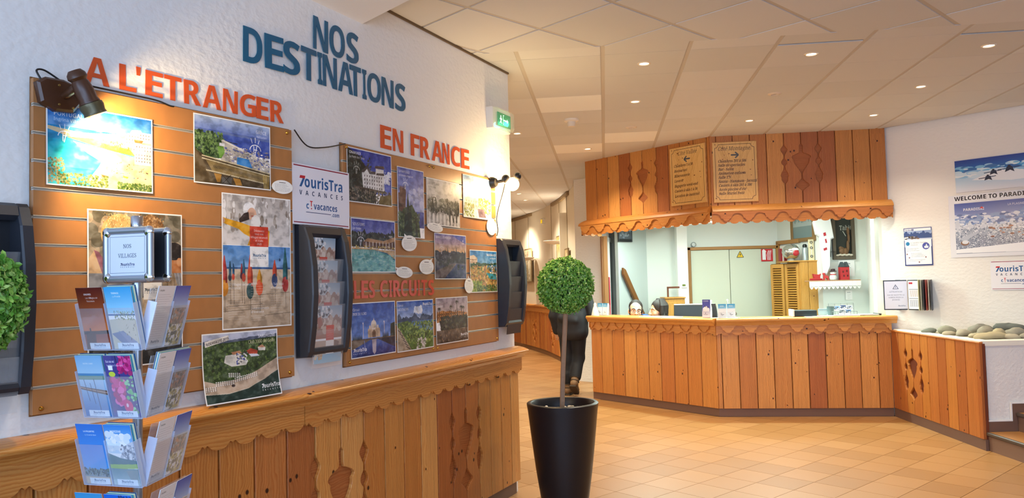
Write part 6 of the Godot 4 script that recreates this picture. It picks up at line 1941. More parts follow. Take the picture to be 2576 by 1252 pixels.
# ---------------------------------------------------------------- revolving leaflet stand
func leaflet_art(k: String) -> Image:
	var a := Art.new(110, 214)
	match k:
		"sunset":
			a.g(0, 150, Color("5a1d1c"), Color("d9772a")); a.g(150, 214, Color("7a3324"), Color("b5653c")); a.poly([0, 152, 110, 148, 110, 160, 0, 162], Color("33201c")); a.r(28, 140, 5, 14, Color("2a1816")); a.poly([10, 160, 50, 158, 44, 214, 0, 214], Color("4a2a22"))
			a.text("ONDRES", 30, 26, 8, WH, "Droid Sans", 700); a.text("Les Villages de", 34, 38, 8, WH); a.text("Vacances", 38, 49, 8, WH)
		"dune":
			a.g(0, 90, Color("3fa4e0"), Color("a9dcf4")); a.r(0, 92, 110, 6, Color("2f6aa8")); a.poly([0, 112, 40, 108, 110, 112, 110, 214, 0, 214], Color("d3cab4")); a.speck(24, 82, 86, 30, 130, [Color("4d6a24"), Color("7a8a34"), Color("2f4a1c")], 1, 4, 0.4)
			a.poly([0, 160, 50, 150, 110, 200, 110, 214, 60, 214], Color("7a86a4")); a.poly([30, 150, 60, 160, 100, 190, 70, 196], Color("8d96b0")); a.speck(60, 130, 40, 60, 24, [Color("a89f88"), Color("5a5a50")], 1, 4, 0.5)
			a.text("TARNOS", 28, 24, 8, WH, "Droid Sans", 700); a.text("La Pinède", 30, 35, 8, WH)
		"pier":
			a.g(0, 70, Color("7ab4e0"), Color("a9cfe8")); a.r(0, 62, 110, 8, Color("4f8ab8")); a.g(70, 84, Color("7aa08a"), Color("6a9a8c")); a.g(84, 214, Color("b9d8ee"), Color("3f78b4")); a.poly([0, 108, 110, 122, 110, 138, 0, 118], Color("6a5548")); a.line(0, 112, 110, 130, 3, Color("c9a890"))
			for q in [[20, 84, 30, 160], [44, 96, 52, 170], [62, 80, 70, 200]]: a.line(q[0], q[1], q[2], q[3], 2, Color("2c4260"))
			a.text("NOTRE DAME", 30, 30, 7, WH)
		"flowers":
			a.r(0, 0, 110, 214, Color("3d3f86")); a.r(0, 0, 34, 214, Color("4a4a90")); a.line(50, 0, 66, 214, 3, Color("22234e"))
			a.speck(56, 0, 54, 60, 40, [Color("c21f7a"), Color("e04a9c"), Color("9c1560")], 4, 11); a.speck(20, 80, 50, 90, 40, [Color("d92a86"), Color("f26ab4"), Color("b01868")], 5, 13); a.speck(60, 70, 46, 130, 40, [Color("5fbf74"), Color("8fe09c"), Color("2f8a4c")], 2, 8); a.el(70, 176, 18, 22, Color("d9347c")); a.el(66, 172, 5, 7, Color("f7d9e2"))
			a.r(14, 34, 18, 16, Color("eef4f4")); a.el(26, 64, 14, 9, Color("c9d94a"))
			a.text("ÎLE DE RÉ", 8, 24, 9, WH, "Droid Sans", 700, 0.9); a.text("Le Village Océanique", 10, 36, 8, WH, "Droid Sans", 400, 0.9)
		"blue":
			a.g(0, 160, Color("2f78d4"), Color("5aa8e8")); a.g(160, 214, Color("6a8ca8"), Color("c9b8a0")); a.speck(0, 158, 110, 24, 70, [Color("4a5a58"), Color("7a8a80"), Color("34423f")], 2, 6); a.r(0, 188, 110, 26, Color("cdb9a2"))
			a.text("LA PALMYRE", 28, 28, 8, WH, "Droid Sans", 700); a.text("La Grande Baie", 32, 40, 7, WH)
		"mountain":
			a.g(0, 100, Color("2f86dc"), Color("cfe6f6")); a.speck(10, 30, 90, 60, 50, [Color("eef4f8"), Color("d8e8f2")], 5, 14); a.poly([50, 110, 84, 66, 110, 56, 110, 130, 40, 130], Color("c9ced8")); a.speck(56, 70, 54, 50, 60, [Color("6a7688"), Color("eef0f4"), Color("8a94a4")], 2, 6)
			a.poly([0, 100, 50, 116, 110, 124, 110, 150, 0, 146], Color("4f7a84")); a.poly([0, 140, 110, 136, 110, 152, 0, 156], Color("9fc25c")); a.g(154, 214, Color("6f94a0"), Color("b4c8cc")); a.poly([60, 160, 110, 156, 100, 214, 84, 214], Color("8a9a9c"))
			a.text("MORZINE", 24, 26, 10, WH, "Droid Sans", 700)
		"teal":
			a.g(0, 214, Color("3f9ad4"), Color("a8d6ec")); a.text("TRÉBEURDEN", 24, 32, 7, WH)
		"palm":
			a.g(0, 214, Color("1f6ad8"), Color("9fd0f0")); a.speck(60, 4, 50, 40, 80, [Color("1d3f8a"), Color("16306a")], 2, 6, 0.6); a.poly([10, 90, 60, 60, 110, 80, 110, 214, 0, 214], Color("cfe2f2")); a.text("HENDAYE", 14, 32, 9, WH, "Droid Sans", 700); a.text("La Voilerie", 16, 44, 9, WH, "Droid Sans", 700)
		"back":
			a.r(0, 0, 110, 214, Color("e6e6ea")); a.text("Les plus", 10, 18, 8, Color("55565c"), "Droid Sans", 700); a.lines(10, 30, 90, 20, 8, Color("9a9aa2")); a.logo(24, 198, 13, Color("20304a"), Color("20304a"))
		"strip":
			a.g(0, 80, Color("3450b0"), Color("b9cbe6")); a.r(0, 80, 110, 60, Color("8a7a6a")); a.speck(0, 84, 110, 50, 60, [Color("5a4a40"), Color("c98a5a"), Color("3d3a36"), Color("a8b0b8")], 2, 8); a.speck(0, 140, 110, 74, 120, [Color("a89a3c"), Color("6a6a2c"), Color("c9b85a"), Color("4a4a24")], 2, 8)
	if not k in ["back", "strip"]:
		a.r(16, 192, 84, 22, Color("e4eef6")); a.logo(34, 204, 11, Color("2a4a7a"), Color("2a4a7a"))
	return a.im

func build_stand() -> void:
	var base := Vector3(-1.22, 0, -2.50)
	var st := thing("leaflet_stand", "revolving clear leaflet stand with a silver sign reading NOS VILLAGES", "leaflet stand", Transform3D(Basis(), base))
	var steel := hexmat("b9bec6", 0.28, 0.9)
	put("foot", lathe_mesh([0.0, 0.03, 0.03, 0.03, 0.05, 0.022, 0.20, 0.014, 0.21, 0.006, 0.21, 0.0, 0.0, 0.0], 40), steel, st)
	put("pole", lathe_mesh([0.0, 0.02, 0.015, 0.02, 0.015, 1.83, 0.016, 1.83, 0.016, 1.842, 0.0, 1.842], 24), steel, st)
	put("pole_cap", lathe_mesh([0.019, 1.815, 0.019, 1.846, 0.016, 1.850, 0.0, 1.850, 0.0, 1.815], 24), hexmat("c9ced8", 0.15, 1.0), st)
	# sign: two snap frames back to back
	var az := -16.0
	var yaw := Basis(Vector3.UP, deg_to_rad(az))
	var alu := mat("alu", Color("aeb6c2"), 0.32, 0.75)
	var chrome := mat("chrome", Color("d9dde2"), 0.08, 1.0)
	for k in 2:
		var f := Transform3D(yaw, Vector3(0.0, 1.722, 0)) * (mv(0.006, 0, 0.045) if k == 0 else rot(Vector3.UP, 180, Vector3(0.006, 0, -0.035)))
		var w := 0.195; var h := 0.180
		for s in [-1, 1]:
			var b := MB.new()
			b.lathe(V2([0.0125, -h / 2 + 0.02, 0.0125, h / 2 - 0.02]), 14, mv(s * (w / 2 - 0.013), 0, 0) * Transform3D(Basis().scaled(Vector3(1, 1, 0.8)), Vector3.ZERO))
			put("frame_bar", b.mesh(), alu, st, f)
			var c := MB.new()
			c.lathe(V2([0.0125, -w / 2 + 0.02, 0.0125, w / 2 - 0.02]), 14, Transform3D(Basis(Vector3(0, 1, 0), Vector3(-1, 0, 0), Vector3(0, 0, 1)) * Basis().scaled(Vector3(1, 1, 0.8)), Vector3(0, s * (h / 2 - 0.013), 0)))
			put("frame_bar", c.mesh(), alu, st, f)
			for t in [-1, 1]:
				var q := MB.new(); q.ball(Vector3(0.0185, 0.0185, 0.0115), mv(s * (w / 2 - 0.0175), t * (h / 2 - 0.0175), 0), 18, 12)
				put("frame_corner", q.mesh(), chrome, st, f)
		put("sign_back", bx(Vector3(w - 0.02, h - 0.02, 0.006), mv(0, 0, -0.006)), hexmat("22252b", 0.5), st, f)
		if k == 0:
			var a := Art.new(300, 280, Color("dfe6f0"))
			for q in [[16, 20, 268, 2], [16, 258, 268, 2], [16, 20, 2, 240], [282, 20, 2, 240]]: a.r(q[0], q[1], q[2], q[3], Color("2a4668"))
			a.text("NOS", 150, 96, 36, Color("27364c"), "Droid Serif", 400, 0.86, 0, 0, 1); a.text("VILLAGES", 150, 158, 36, Color("27364c"), "Droid Serif", 400, 0.80, 0, 0, 1)
			a.logo(98, 212, 25, Color("1f2f5c"), Color("1f2f5c"))
			put("sign_sheet", panel(w - 0.044, h - 0.044), texmat("stand_sign", a.im, 0.35), st, f * mv(0, 0, 0.001))
	# pockets: clear backs, fronts, sides and bottoms, flared at the top
	var cl := clear("acrylic", Color(0.93, 0.96, 1.0), 0.10, 0.06)
	var edge := clear("acrylic_edge", Color(0.85, 0.90, 1.0), 0.45, 0.1)
	var sides := [[-16.0, 0.088, ["sunset", "dune", "pier", "flowers", "blue", "mountain", "teal", "palm"]], [87.0, 0.072, ["back", "strip", "back", "strip", "back", "strip", "back", "strip"]]]
	var names := {"sunset": "red sunset leaflet in the top tier of the stand, left pocket", "dune": "sand dune leaflet in the top tier of the stand, right pocket", "pier": "pale blue mooring leaflet in the second tier of the stand", "flowers": "pink hollyhock leaflet in the second tier of the stand",
		"blue": "plain blue sky leaflet in the third tier of the stand", "mountain": "mountain meadow leaflet in the third tier of the stand", "teal": "turquoise leaflet in the cut-off fourth tier of the stand, left pocket", "palm": "blue leaflet with palm fronds in the cut-off fourth tier, right pocket"}
	var tiers := ["top", "second", "third", "fourth"]
	for s in sides:
		var yb := Basis(Vector3.UP, deg_to_rad(s[0]))
		for t in 4:
			var y0 := 1.428 - 0.2085 * t
			var f := Transform3D(yb, Vector3(0, y0, 0)) * Transform3D(Basis(Vector3.RIGHT, deg_to_rad(14.0)), Vector3(0, 0, s[1]))
			var pw := 0.218
			put("pocket_back", bx(Vector3(pw, 0.185, 0.002), mv(0, 0.095, -0.014)), cl, st, f)
			for q in [-1, 1]: put("pocket_front", bx(Vector3(pw / 2 - 0.012, 0.135, 0.002), mv(q * (pw / 4 + 0.002), 0.068, 0.016)), cl, st, f)
			put("pocket_base", bx(Vector3(pw, 0.002, 0.03), mv(0, 0.0, 0.001)), edge, st, f)
			for q in [-1, 0, 1]: put("pocket_side", bx(Vector3(0.002, 0.15, 0.03), mv(q * pw / 2, 0.075, 0.001)), edge, st, f)
			put("pocket_arm", bx(Vector3(0.02, 0.012, s[1] - 0.016), Transform3D(yb, Vector3(0, y0 + 0.012, 0)) * mv(0, 0, (s[1] - 0.016) / 2)), edge, st)
			for q in 2:
				if s[2].is_empty(): continue
				var k: String = s[2][t * 2 + q]
				var lab: String = names[k] if names.has(k) else "%s leaflet on the shaded side of the stand, %s tier" % ["printed text-page" if k == "back" else "photo-strip", tiers[t]]
				var at := Transform3D(Basis(), base) * f * mv((q - 0.5) * 0.107 + rng.randf_range(-0.002, 0.002), 0.101, 0.009)
				var o := thing("leaflet", lab, "leaflet", at, "leaflets in the revolving stand")
				put("cover", sheet_mesh(0.100, 0.198, 0.0015, 0.0, 4, 4), texmat("leaflet_" + k, leaflet_art(k), 0.28), o)
				put("pages", bx(Vector3(0.099, 0.197, 0.0016), mv(0, 0, -0.0012)), hexmat("eef1f4", 0.6), o)
				if s[0] < 0.0 and q == 1 or t == 1:
					for j in 3:
						var c := thing("leaflet", "leaflet stacked behind the %s, %s sheet back" % [{"dune": "sand dune leaflet", "pier": "mooring leaflet", "flowers": "hollyhock leaflet", "mountain": "mountain meadow leaflet", "palm": "palm frond leaflet", "back": "second-tier text-page leaflet", "strip": "second-tier photo-strip leaflet"}.get(k, "leaflet"), ["first", "second", "third"][j]], "leaflet", at * rot(Vector3.FORWARD, rng.randf_range(-1.0, 1.0), Vector3(0.003 + 0.002 * j, 0.001 * j, -0.0055 - 0.0045 * j)), "leaflets stacked in the revolving stand")
						put("cover", bx(Vector3(0.099, 0.198, 0.0022)), hexmat(["3f9ab0", "d8e4c0", "2c5a8a"][j], 0.4), c)
						put("pages", bx(Vector3(0.0975, 0.1965, 0.0012), mv(0.0005, 0, -0.0018)), hexmat("dfe6ea", 0.6), c)

# ---------------------------------------------------------------- things on the counter
func card_holder(label: String, at: Transform3D) -> void:
	var o := thing("card_holder", label, "card holder", at, "ski-map card holders on the counter")
	var cl := clear("acrylic", Color(0.93, 0.96, 1.0), 0.10, 0.06)
	put("holder_base", bx(Vector3(0.21, 0.004, 0.07), mv(0, 0.002, 0)), cl, o)
	for s in [-1, 1]: put("holder_front", bx(Vector3(0.098, 0.07, 0.002), mv(s * 0.052, 0.037, 0.026)), cl, o)
	put("holder_back", bx(Vector3(0.21, 0.14, 0.002), mv(0, 0.072, -0.026)), cl, o)
	var a := Art.new(90, 150)
	a.g(0, 50, Color("3f9ad0"), Color("8fc6e6")); a.text("PISTES", 20, 28, 14, WH, "Droid Sans", 700); a.g(50, 150, Color("dfe8f0"), Color("f2f5f8"))
	for i in 9: a.line(20 + a.rr.randf() * 50, 70 + a.rr.randf() * 50, 20 + a.rr.randf() * 50, 80 + a.rr.randf() * 50, 2, Color("4a5260"))
	a.lines(10, 134, 70, 2, 7, Color("7a8a9a"))
	var m := texmat("ski_card", a.im, 0.35)
	for s in [-1, 1]:
		var c := thing("ski_card", "%s blue and white ski-map card in the %s" % ["left" if s < 0 else "right", "holder by the timber jamb" if label.contains("jamb") else "holder right of the monitor"], "card", at * rot(Vector3.RIGHT, -4.0, Vector3(s * 0.051, 0.085, 0.016)), "ski-map cards")
		put("cover", panel(0.092, 0.16), m, c)
		put("pages", bx(Vector3(0.091, 0.158, 0.022), mv(0, -0.001, -0.012)), hexmat("e8eaee", 0.6), c)

func build_counter_things() -> void:
	var top := 1.131
	card_holder("clear holder with two ski-map cards by the timber jamb, left end of the counter", fr(CLA, CC, 0.02, top, -0.16).translated_local(Vector3(0.0, 0, 0)))
	card_holder("clear holder with two ski-map cards right of the monitor", fr(CC, CRB, 0.14, top, -0.10))
	# snowy ornament at the left end
	var sn := thing("ornament", "small white snowy ornament at the left tip of the counter", "ornament", fr(CLA, CC, -0.03, top, -0.05))
	put("body", lathe_mesh([0.0, 0.0, 0.045, 0.0, 0.05, 0.02, 0.04, 0.06, 0.03, 0.10, 0.018, 0.13, 0.02, 0.15, 0.012, 0.17, 0.0, 0.172], 18), hexmat("e8ece9", 0.4), sn)
	put("base", lathe_mesh([0.0, 0.0, 0.056, 0.0, 0.056, 0.008, 0.0, 0.012], 18), hexmat("c9d2cf", 0.4), sn)
	# monitor seen from behind
	var mo := thing("monitor", "black computer monitor seen from behind on the counter", "monitor", fr(CLA, CC, 1.15, -0.06, -0.62).translated_local(Vector3(0.06, 0, 0)) * rot(Vector3.UP, 30.0))
	var mb := MB.new()
	mb.extrude(rrect(0.52, 0.32, 0.012), -0.02, 0.018, Transform3D(), 0.008)
	put("casing", mb.mesh(), mat("monitor_black", Color("2a343c"), 0.35), mo, rot(Vector3.RIGHT, -10, Vector3(0, 1.17, 0)))
	put("screen", bx(Vector3(0.48, 0.28, 0.004), rot(Vector3.RIGHT, -10, Vector3(0, 1.17, -0.022))), mat("screen_dark", Color("0c0f12"), 0.15), mo)
	put("top_edge", bx(Vector3(0.515, 0.016, 0.05), rot(Vector3.RIGHT, -10, Vector3(0, 1.325, -0.03)), 0.004), hexmat("c9d6d6", 0.4), mo)
	put("badge", lathe_mesh([0.018, 0.0, 0.026, 0.0, 0.026, 0.003, 0.018, 0.003], 20), hexmat("b9c2c6", 0.3, 0.7), mo, rot(Vector3.RIGHT, 80, Vector3(0.04, 1.10, 0.032)))
	put("stand_neck", bx(Vector3(0.06, 0.28, 0.03), mv(0, 0.93, -0.03), 0.006), mat("monitor_black", Color("2a343c"), 0.35), mo)
	put("stand_foot", bx(Vector3(0.24, 0.02, 0.18), mv(0, 0.79, -0.04), 0.006), mat("monitor_black", Color("2a343c"), 0.35), mo)
	var dk := MB.new()
	dk.sweep(V2([-0.85, 0.68, -0.36, 0.68, -0.36, 0.72, -0.85, 0.72]), PackedVector2Array([CLA + (CC - CLA) * 0.5, CC, CRB]))
	var dn := thing("desk", "lower pine desk behind the reception counter", "desk")
	put("desktop", dk.mesh(), pine(3, 0, 0.4), dn)
	for q in [[CLA, CC, 1.1], [CLA, CC, 1.6], [CC, CRB, 0.5], [CC, CRB, 1.7]]: put("desk_leg", bx(Vector3(0.05, 0.68, 0.4), fr(q[0], q[1], q[2], 0.34, -0.60), 0.004), pine(2, 1), dn)
	# tall leaflet box
	var a := Art.new(80, 170)
	a.g(0, 110, Color("3c3f9a"), Color("5f68c0")); a.text("PARADISKI", 8, 18, 12, WH, "Droid Sans", 700, 0.9); a.lines(12, 26, 56, 2, 6, Color("aab0e0")); a.poly([6, 80, 40, 60, 74, 86, 74, 110, 6, 110], Color("dfe4f2"))
	for q in [[24, 62], [36, 66], [52, 74], [62, 72]]: a.el(q[0], q[1], 3, 8, Color("1d2145"))
	a.g(110, 170, Color("b9bede"), Color("e4e6f2")); a.el(34, 128, 4, 6, Color("2c3166")); a.text("Transport", 14, 144, 9, Color("2c3166"), "Droid Sans", 700)
	var tl := thing("leaflet_box", "tall blue ski-pass leaflet box at the right edge of the monitor", "leaflet box", fr(CLA, CC, 1.80, top, -0.13) * rot(Vector3.UP, 12.0))
	put("front_leaflet", panel(0.10, 0.215), texmat("pass_leaflet", a.im, 0.35), tl, rot(Vector3.RIGHT, -3.0, Vector3(0, 0.110, 0.030)))
	put("leaflet_stack", bx(Vector3(0.098, 0.21, 0.045), rot(Vector3.RIGHT, -3.0, Vector3(0.002, 0.107, 0.006))), hexmat("ecebf0", 0.6), tl)
	put("holder", bx(Vector3(0.106, 0.10, 0.062), mv(0.0, 0.051, 0.006)), clear("acrylic", Color(0.93, 0.96, 1.0), 0.10, 0.06), tl)
	put("easel_back", bx(Vector3(0.09, 0.18, 0.004), rot(Vector3.RIGHT, 24.0, Vector3(0.06, 0.085, -0.035))), mat("monitor_black", Color("2a343c"), 0.35), tl)
	# pen on a ball chain, papers
	var pn := thing("chained_pen", "pen on a thin chain standing at the card holder right of the monitor", "pen", fr(CC, CRB, 0.17, top, -0.17))
	var ch := MB.new(); ch.tube(V3([0, 0.0, 0, 0.0, 0.18, 0, -0.005, 0.20, 0]), 0.004, 7)
	put("barrel", ch.mesh(), hexmat("dfe4e4", 0.3), pn)
	var kn := MB.new(); kn.ball(Vector3.ONE * 0.012, mv(-0.005, 0.205, 0)); put("knob", kn.mesh(), hexmat("cfd6d4", 0.3), pn)
	for q in [[CLA, CC, 0.95, -0.12, 8.0, "loose white sheets on the counter before the woman"], [CLA, CC, 1.2, -0.14, -14.0, "white paper lying on the counter left of the monitor"], [CC, CRB, 1.15, -0.12, 5.0, "white papers lying on the counter before the black tray"], [CLA, CC, 2.0, -0.20, 20.0, "white sheet on the counter at its corner"]]:
		var p := thing("paper", q[5], "paper", fr(q[0], q[1], q[2], top, q[3]) * rot(Vector3.UP, q[4]))
		put("sheet", bx(Vector3(0.297, 0.0014, 0.21), mv(0, 0.001, 0)), hexmat("f2f3f4", 0.6), p)
		put("sheet", bx(Vector3(0.21, 0.0014, 0.2), rot(Vector3.UP, 9.0, Vector3(0.05, 0.0026, 0.01))), hexmat("e6e9ec", 0.6), p)
	# black tray, grey folder, wire rack of postcards, flat tray
	var bt := thing("letter_tray", "black letter tray at the back of the counter before the louvred cupboard", "tray", fr(CC, CRB, 1.03, top, -0.20))
	put("tray_body", bx(Vector3(0.25, 0.07, 0.22), mv(0.0, 0.037, 0), 0.004), hexmat("1e2b2b", 0.4), bt)
	put("tray_side", bx(Vector3(0.02, 0.082, 0.22), mv(-0.135, 0.042, 0), 0.004), hexmat("e4ecea", 0.4), bt)
	var gf := thing("folder", "pale blue-grey folder standing between black tray and postcard rack", "folder", fr(CC, CRB, 1.28, top, -0.26) * rot(Vector3.RIGHT, -6.0))
	put("cover", bx(Vector3(0.14, 0.075, 0.01), mv(0, 0.04, 0), 0.003), hexmat("a9c2c6", 0.5), gf)
	put("spine", bx(Vector3(0.14, 0.01, 0.014), mv(0, 0.074, 0), 0.003), hexmat("7fa0a6", 0.5), gf)
	var wr := thing("postcard_rack", "wire postcard rack on a tray near the right end of the counter", "postcard rack", fr(CC, CRB, 1.46, top, -0.16))
	put("tray", bx(Vector3(0.32, 0.008, 0.2), mv(0, 0.004, 0), 0.003), hexmat("cfd6d4", 0.35), wr)
	var wb := MB.new()
	for i in 5:
		var x := -0.14 + i * 0.07
		wb.tube(V3([x, 0.006, 0.06, x, 0.05, 0.06, x, 0.05, 0.05]), 0.0022, 6); wb.tube(V3([x, 0.006, -0.06, x, 0.14, -0.07]), 0.0022, 6)
	for q in [[0.05, 0.06], [0.14, -0.07], [0.075, -0.065]]: wb.tube(V3([-0.14, q[0], q[1], 0.14, q[0], q[1]]), 0.0022, 6)
	put("wire_frame", wb.mesh(), hexmat("8a9496", 0.3, 0.8), wr)
	put("paper_cup", lathe_mesh([0.0, 0.0, 0.03, 0.0, 0.042, 0.10, 0.040, 0.10, 0.029, 0.004, 0.0, 0.004], 20), hexmat("5f7676", 0.4), wr, mv(-0.13, 0.008, -0.02))
	for i in 5:
		var pa := Art.new(64, 44)
		pa.r(0, 0, 64, 44, Color("f0f2f4")); pa.r(3, 3, 58, 26, [Color("7fb0dc"), Color("4d6a9c"), Color("b9c9d9"), Color("8fa0ac"), Color("5f90c4")][i]); pa.speck(6, 12, 50, 20, 20, [Color("e8ecf0"), Color("3d4656"), Color("8a9aa8")], 2, 6)
		var pc := thing("postcard", ["winter postcard at the left of the wire rack", "postcard in the middle of the wire rack, upper row", "postcard at the right of the wire rack, upper row", "postcard at lower left of the wire rack", "postcard at lower right of the wire rack"][i], "postcard", fr(CC, CRB, 1.46, top, -0.16) * rot(Vector3.RIGHT, -12.0, Vector3([-0.06, 0.01, 0.08, -0.02, 0.05][i], [0.085, 0.095, 0.09, 0.045, 0.045][i], [-0.02, -0.02, -0.02, 0.03, 0.03][i])), "postcards in the wire rack")
		put("print", panel(0.07, 0.055, 0.002), texmat("postcard_%d" % i, pa.im, 0.3), pc)
	var ft := thing("magazine", "flat magazine with dark edge at the right end of the counter", "magazine", fr(CC, CRB, 1.72, top, -0.17))
	put("cover", bx(Vector3(0.24, 0.012, 0.2), mv(0, 0.007, 0), 0.003), hexmat("b9bdb4", 0.4), ft)
	put("spine", bx(Vector3(0.03, 0.02, 0.2), mv(0.12, 0.011, 0), 0.003), hexmat("3a403c", 0.4), ft)
	# stones in the planter
	var stones := [[4.345, 0, -8.1, 0.075, 0.03, 0.05, "5f6458"], [4.45, 0, -7.95, 0.1, 0.05, 0.07, "8a8a76"], [4.35, 0, -7.72, 0.08, 0.026, 0.05, "a49a80"], [4.415, 0, -7.6, 0.082, 0.04, 0.06, "9b9580"], [4.72, 0, -7.82, 0.125, 0.06, 0.08, "7f7d70"], [4.6, 0, -7.55, 0.08, 0.06, 0.06, "8f8b78"], [4.4, 0, -7.38, 0.075, 0.03, 0.05, "aaa184"], [4.84, 0, -7.55, 0.145, 0.045, 0.07, "5d635c"], [4.745, 0, -7.33, 0.1, 0.055, 0.065, "8e8a78"], [4.41, 0, -7.17, 0.16, 0.042, 0.055, "b3a67f"], [4.56, 0, -7.28, 0.06, 0.055, 0.055, "aa9d78"], [4.585, 0, -7.12, 0.07, 0.03, 0.045, "a8a086"], [4.715, 0, -7.13, 0.055, 0.03, 0.045, "8d8876"], [4.9, 0, -7.35, 0.09, 0.045, 0.06, "96907d"]]
	var sl := ["dark flat stone at the left tip of the planter", "grey-green domed stone near the left of the planter", "small low stone in front of the grey-green domed stone", "buff stone at the front ledge, left of middle", "large grey stone at the back of the planter", "upright mottled stone leaning before the large grey stone", "low buff stone between ledge and mottled stone", "longest dark stone lying on top at the back right", "pale oval stone under the longest dark stone", "long yellowish stone lying along the front ledge", "yellowish stone behind the right end of the long front stone", "small flat stone at the front ledge, right", "small grey stone at the right frame edge", "grey-buff stone cut by the frame behind the small ones"]
	for i in stones.size():
		var s: Array = stones[i]
		var b := MB.new(); b.ball(Vector3(s[3], s[4], s[5]), Transform3D(), 26, 16)
		var nz := FastNoiseLite.new(); nz.seed = i; nz.frequency = 3.5
		for k in b.v.size():
			var p := b.v[k]; var q := nz.get_noise_3dv(p * 2.0 + Vector3(i, 0, 0)) * 0.32 + nz.get_noise_3dv(p * 9.0) * 0.04
			b.v[k] = p * (1.0 + q)
			b.v[k].y = maxf(b.v[k].y, -0.6 * s[4])
		smooth_normals(b)
		var m := plaster("stone_" + s[6], Color(s[6]).lightened(0.12), 0.12)
		tag(put("stone", b.mesh(), m, null, Transform3D(Basis(Vector3.UP, rng.randf_range(-0.6, 0.6)) * Basis(Vector3.BACK, rng.randf_range(-0.1, 0.1)), Vector3(s[0], 0.972 + 0.6 * s[4] + (0.045 if i == 7 else 0.0), s[2]))), sl[i], "stone", "river stones in the planter")

func smooth_normals(b: MB) -> void:
	var acc := {}
	for t in range(0, b.idx.size(), 3):
		var i := b.idx[t]; var j := b.idx[t + 1]; var k := b.idx[t + 2]
		var n := (b.v[k] - b.v[i]).cross(b.v[j] - b.v[i])
		for q in [i, j, k]:
			var key := b.v[q].snappedf(0.0001)
			acc[key] = acc.get(key, Vector3.ZERO) + n
	for q in b.v.size():
		var n: Vector3 = acc.get(b.v[q].snappedf(0.0001), b.n[q])
		if n.length() > 1e-12: b.n[q] = n.normalized()

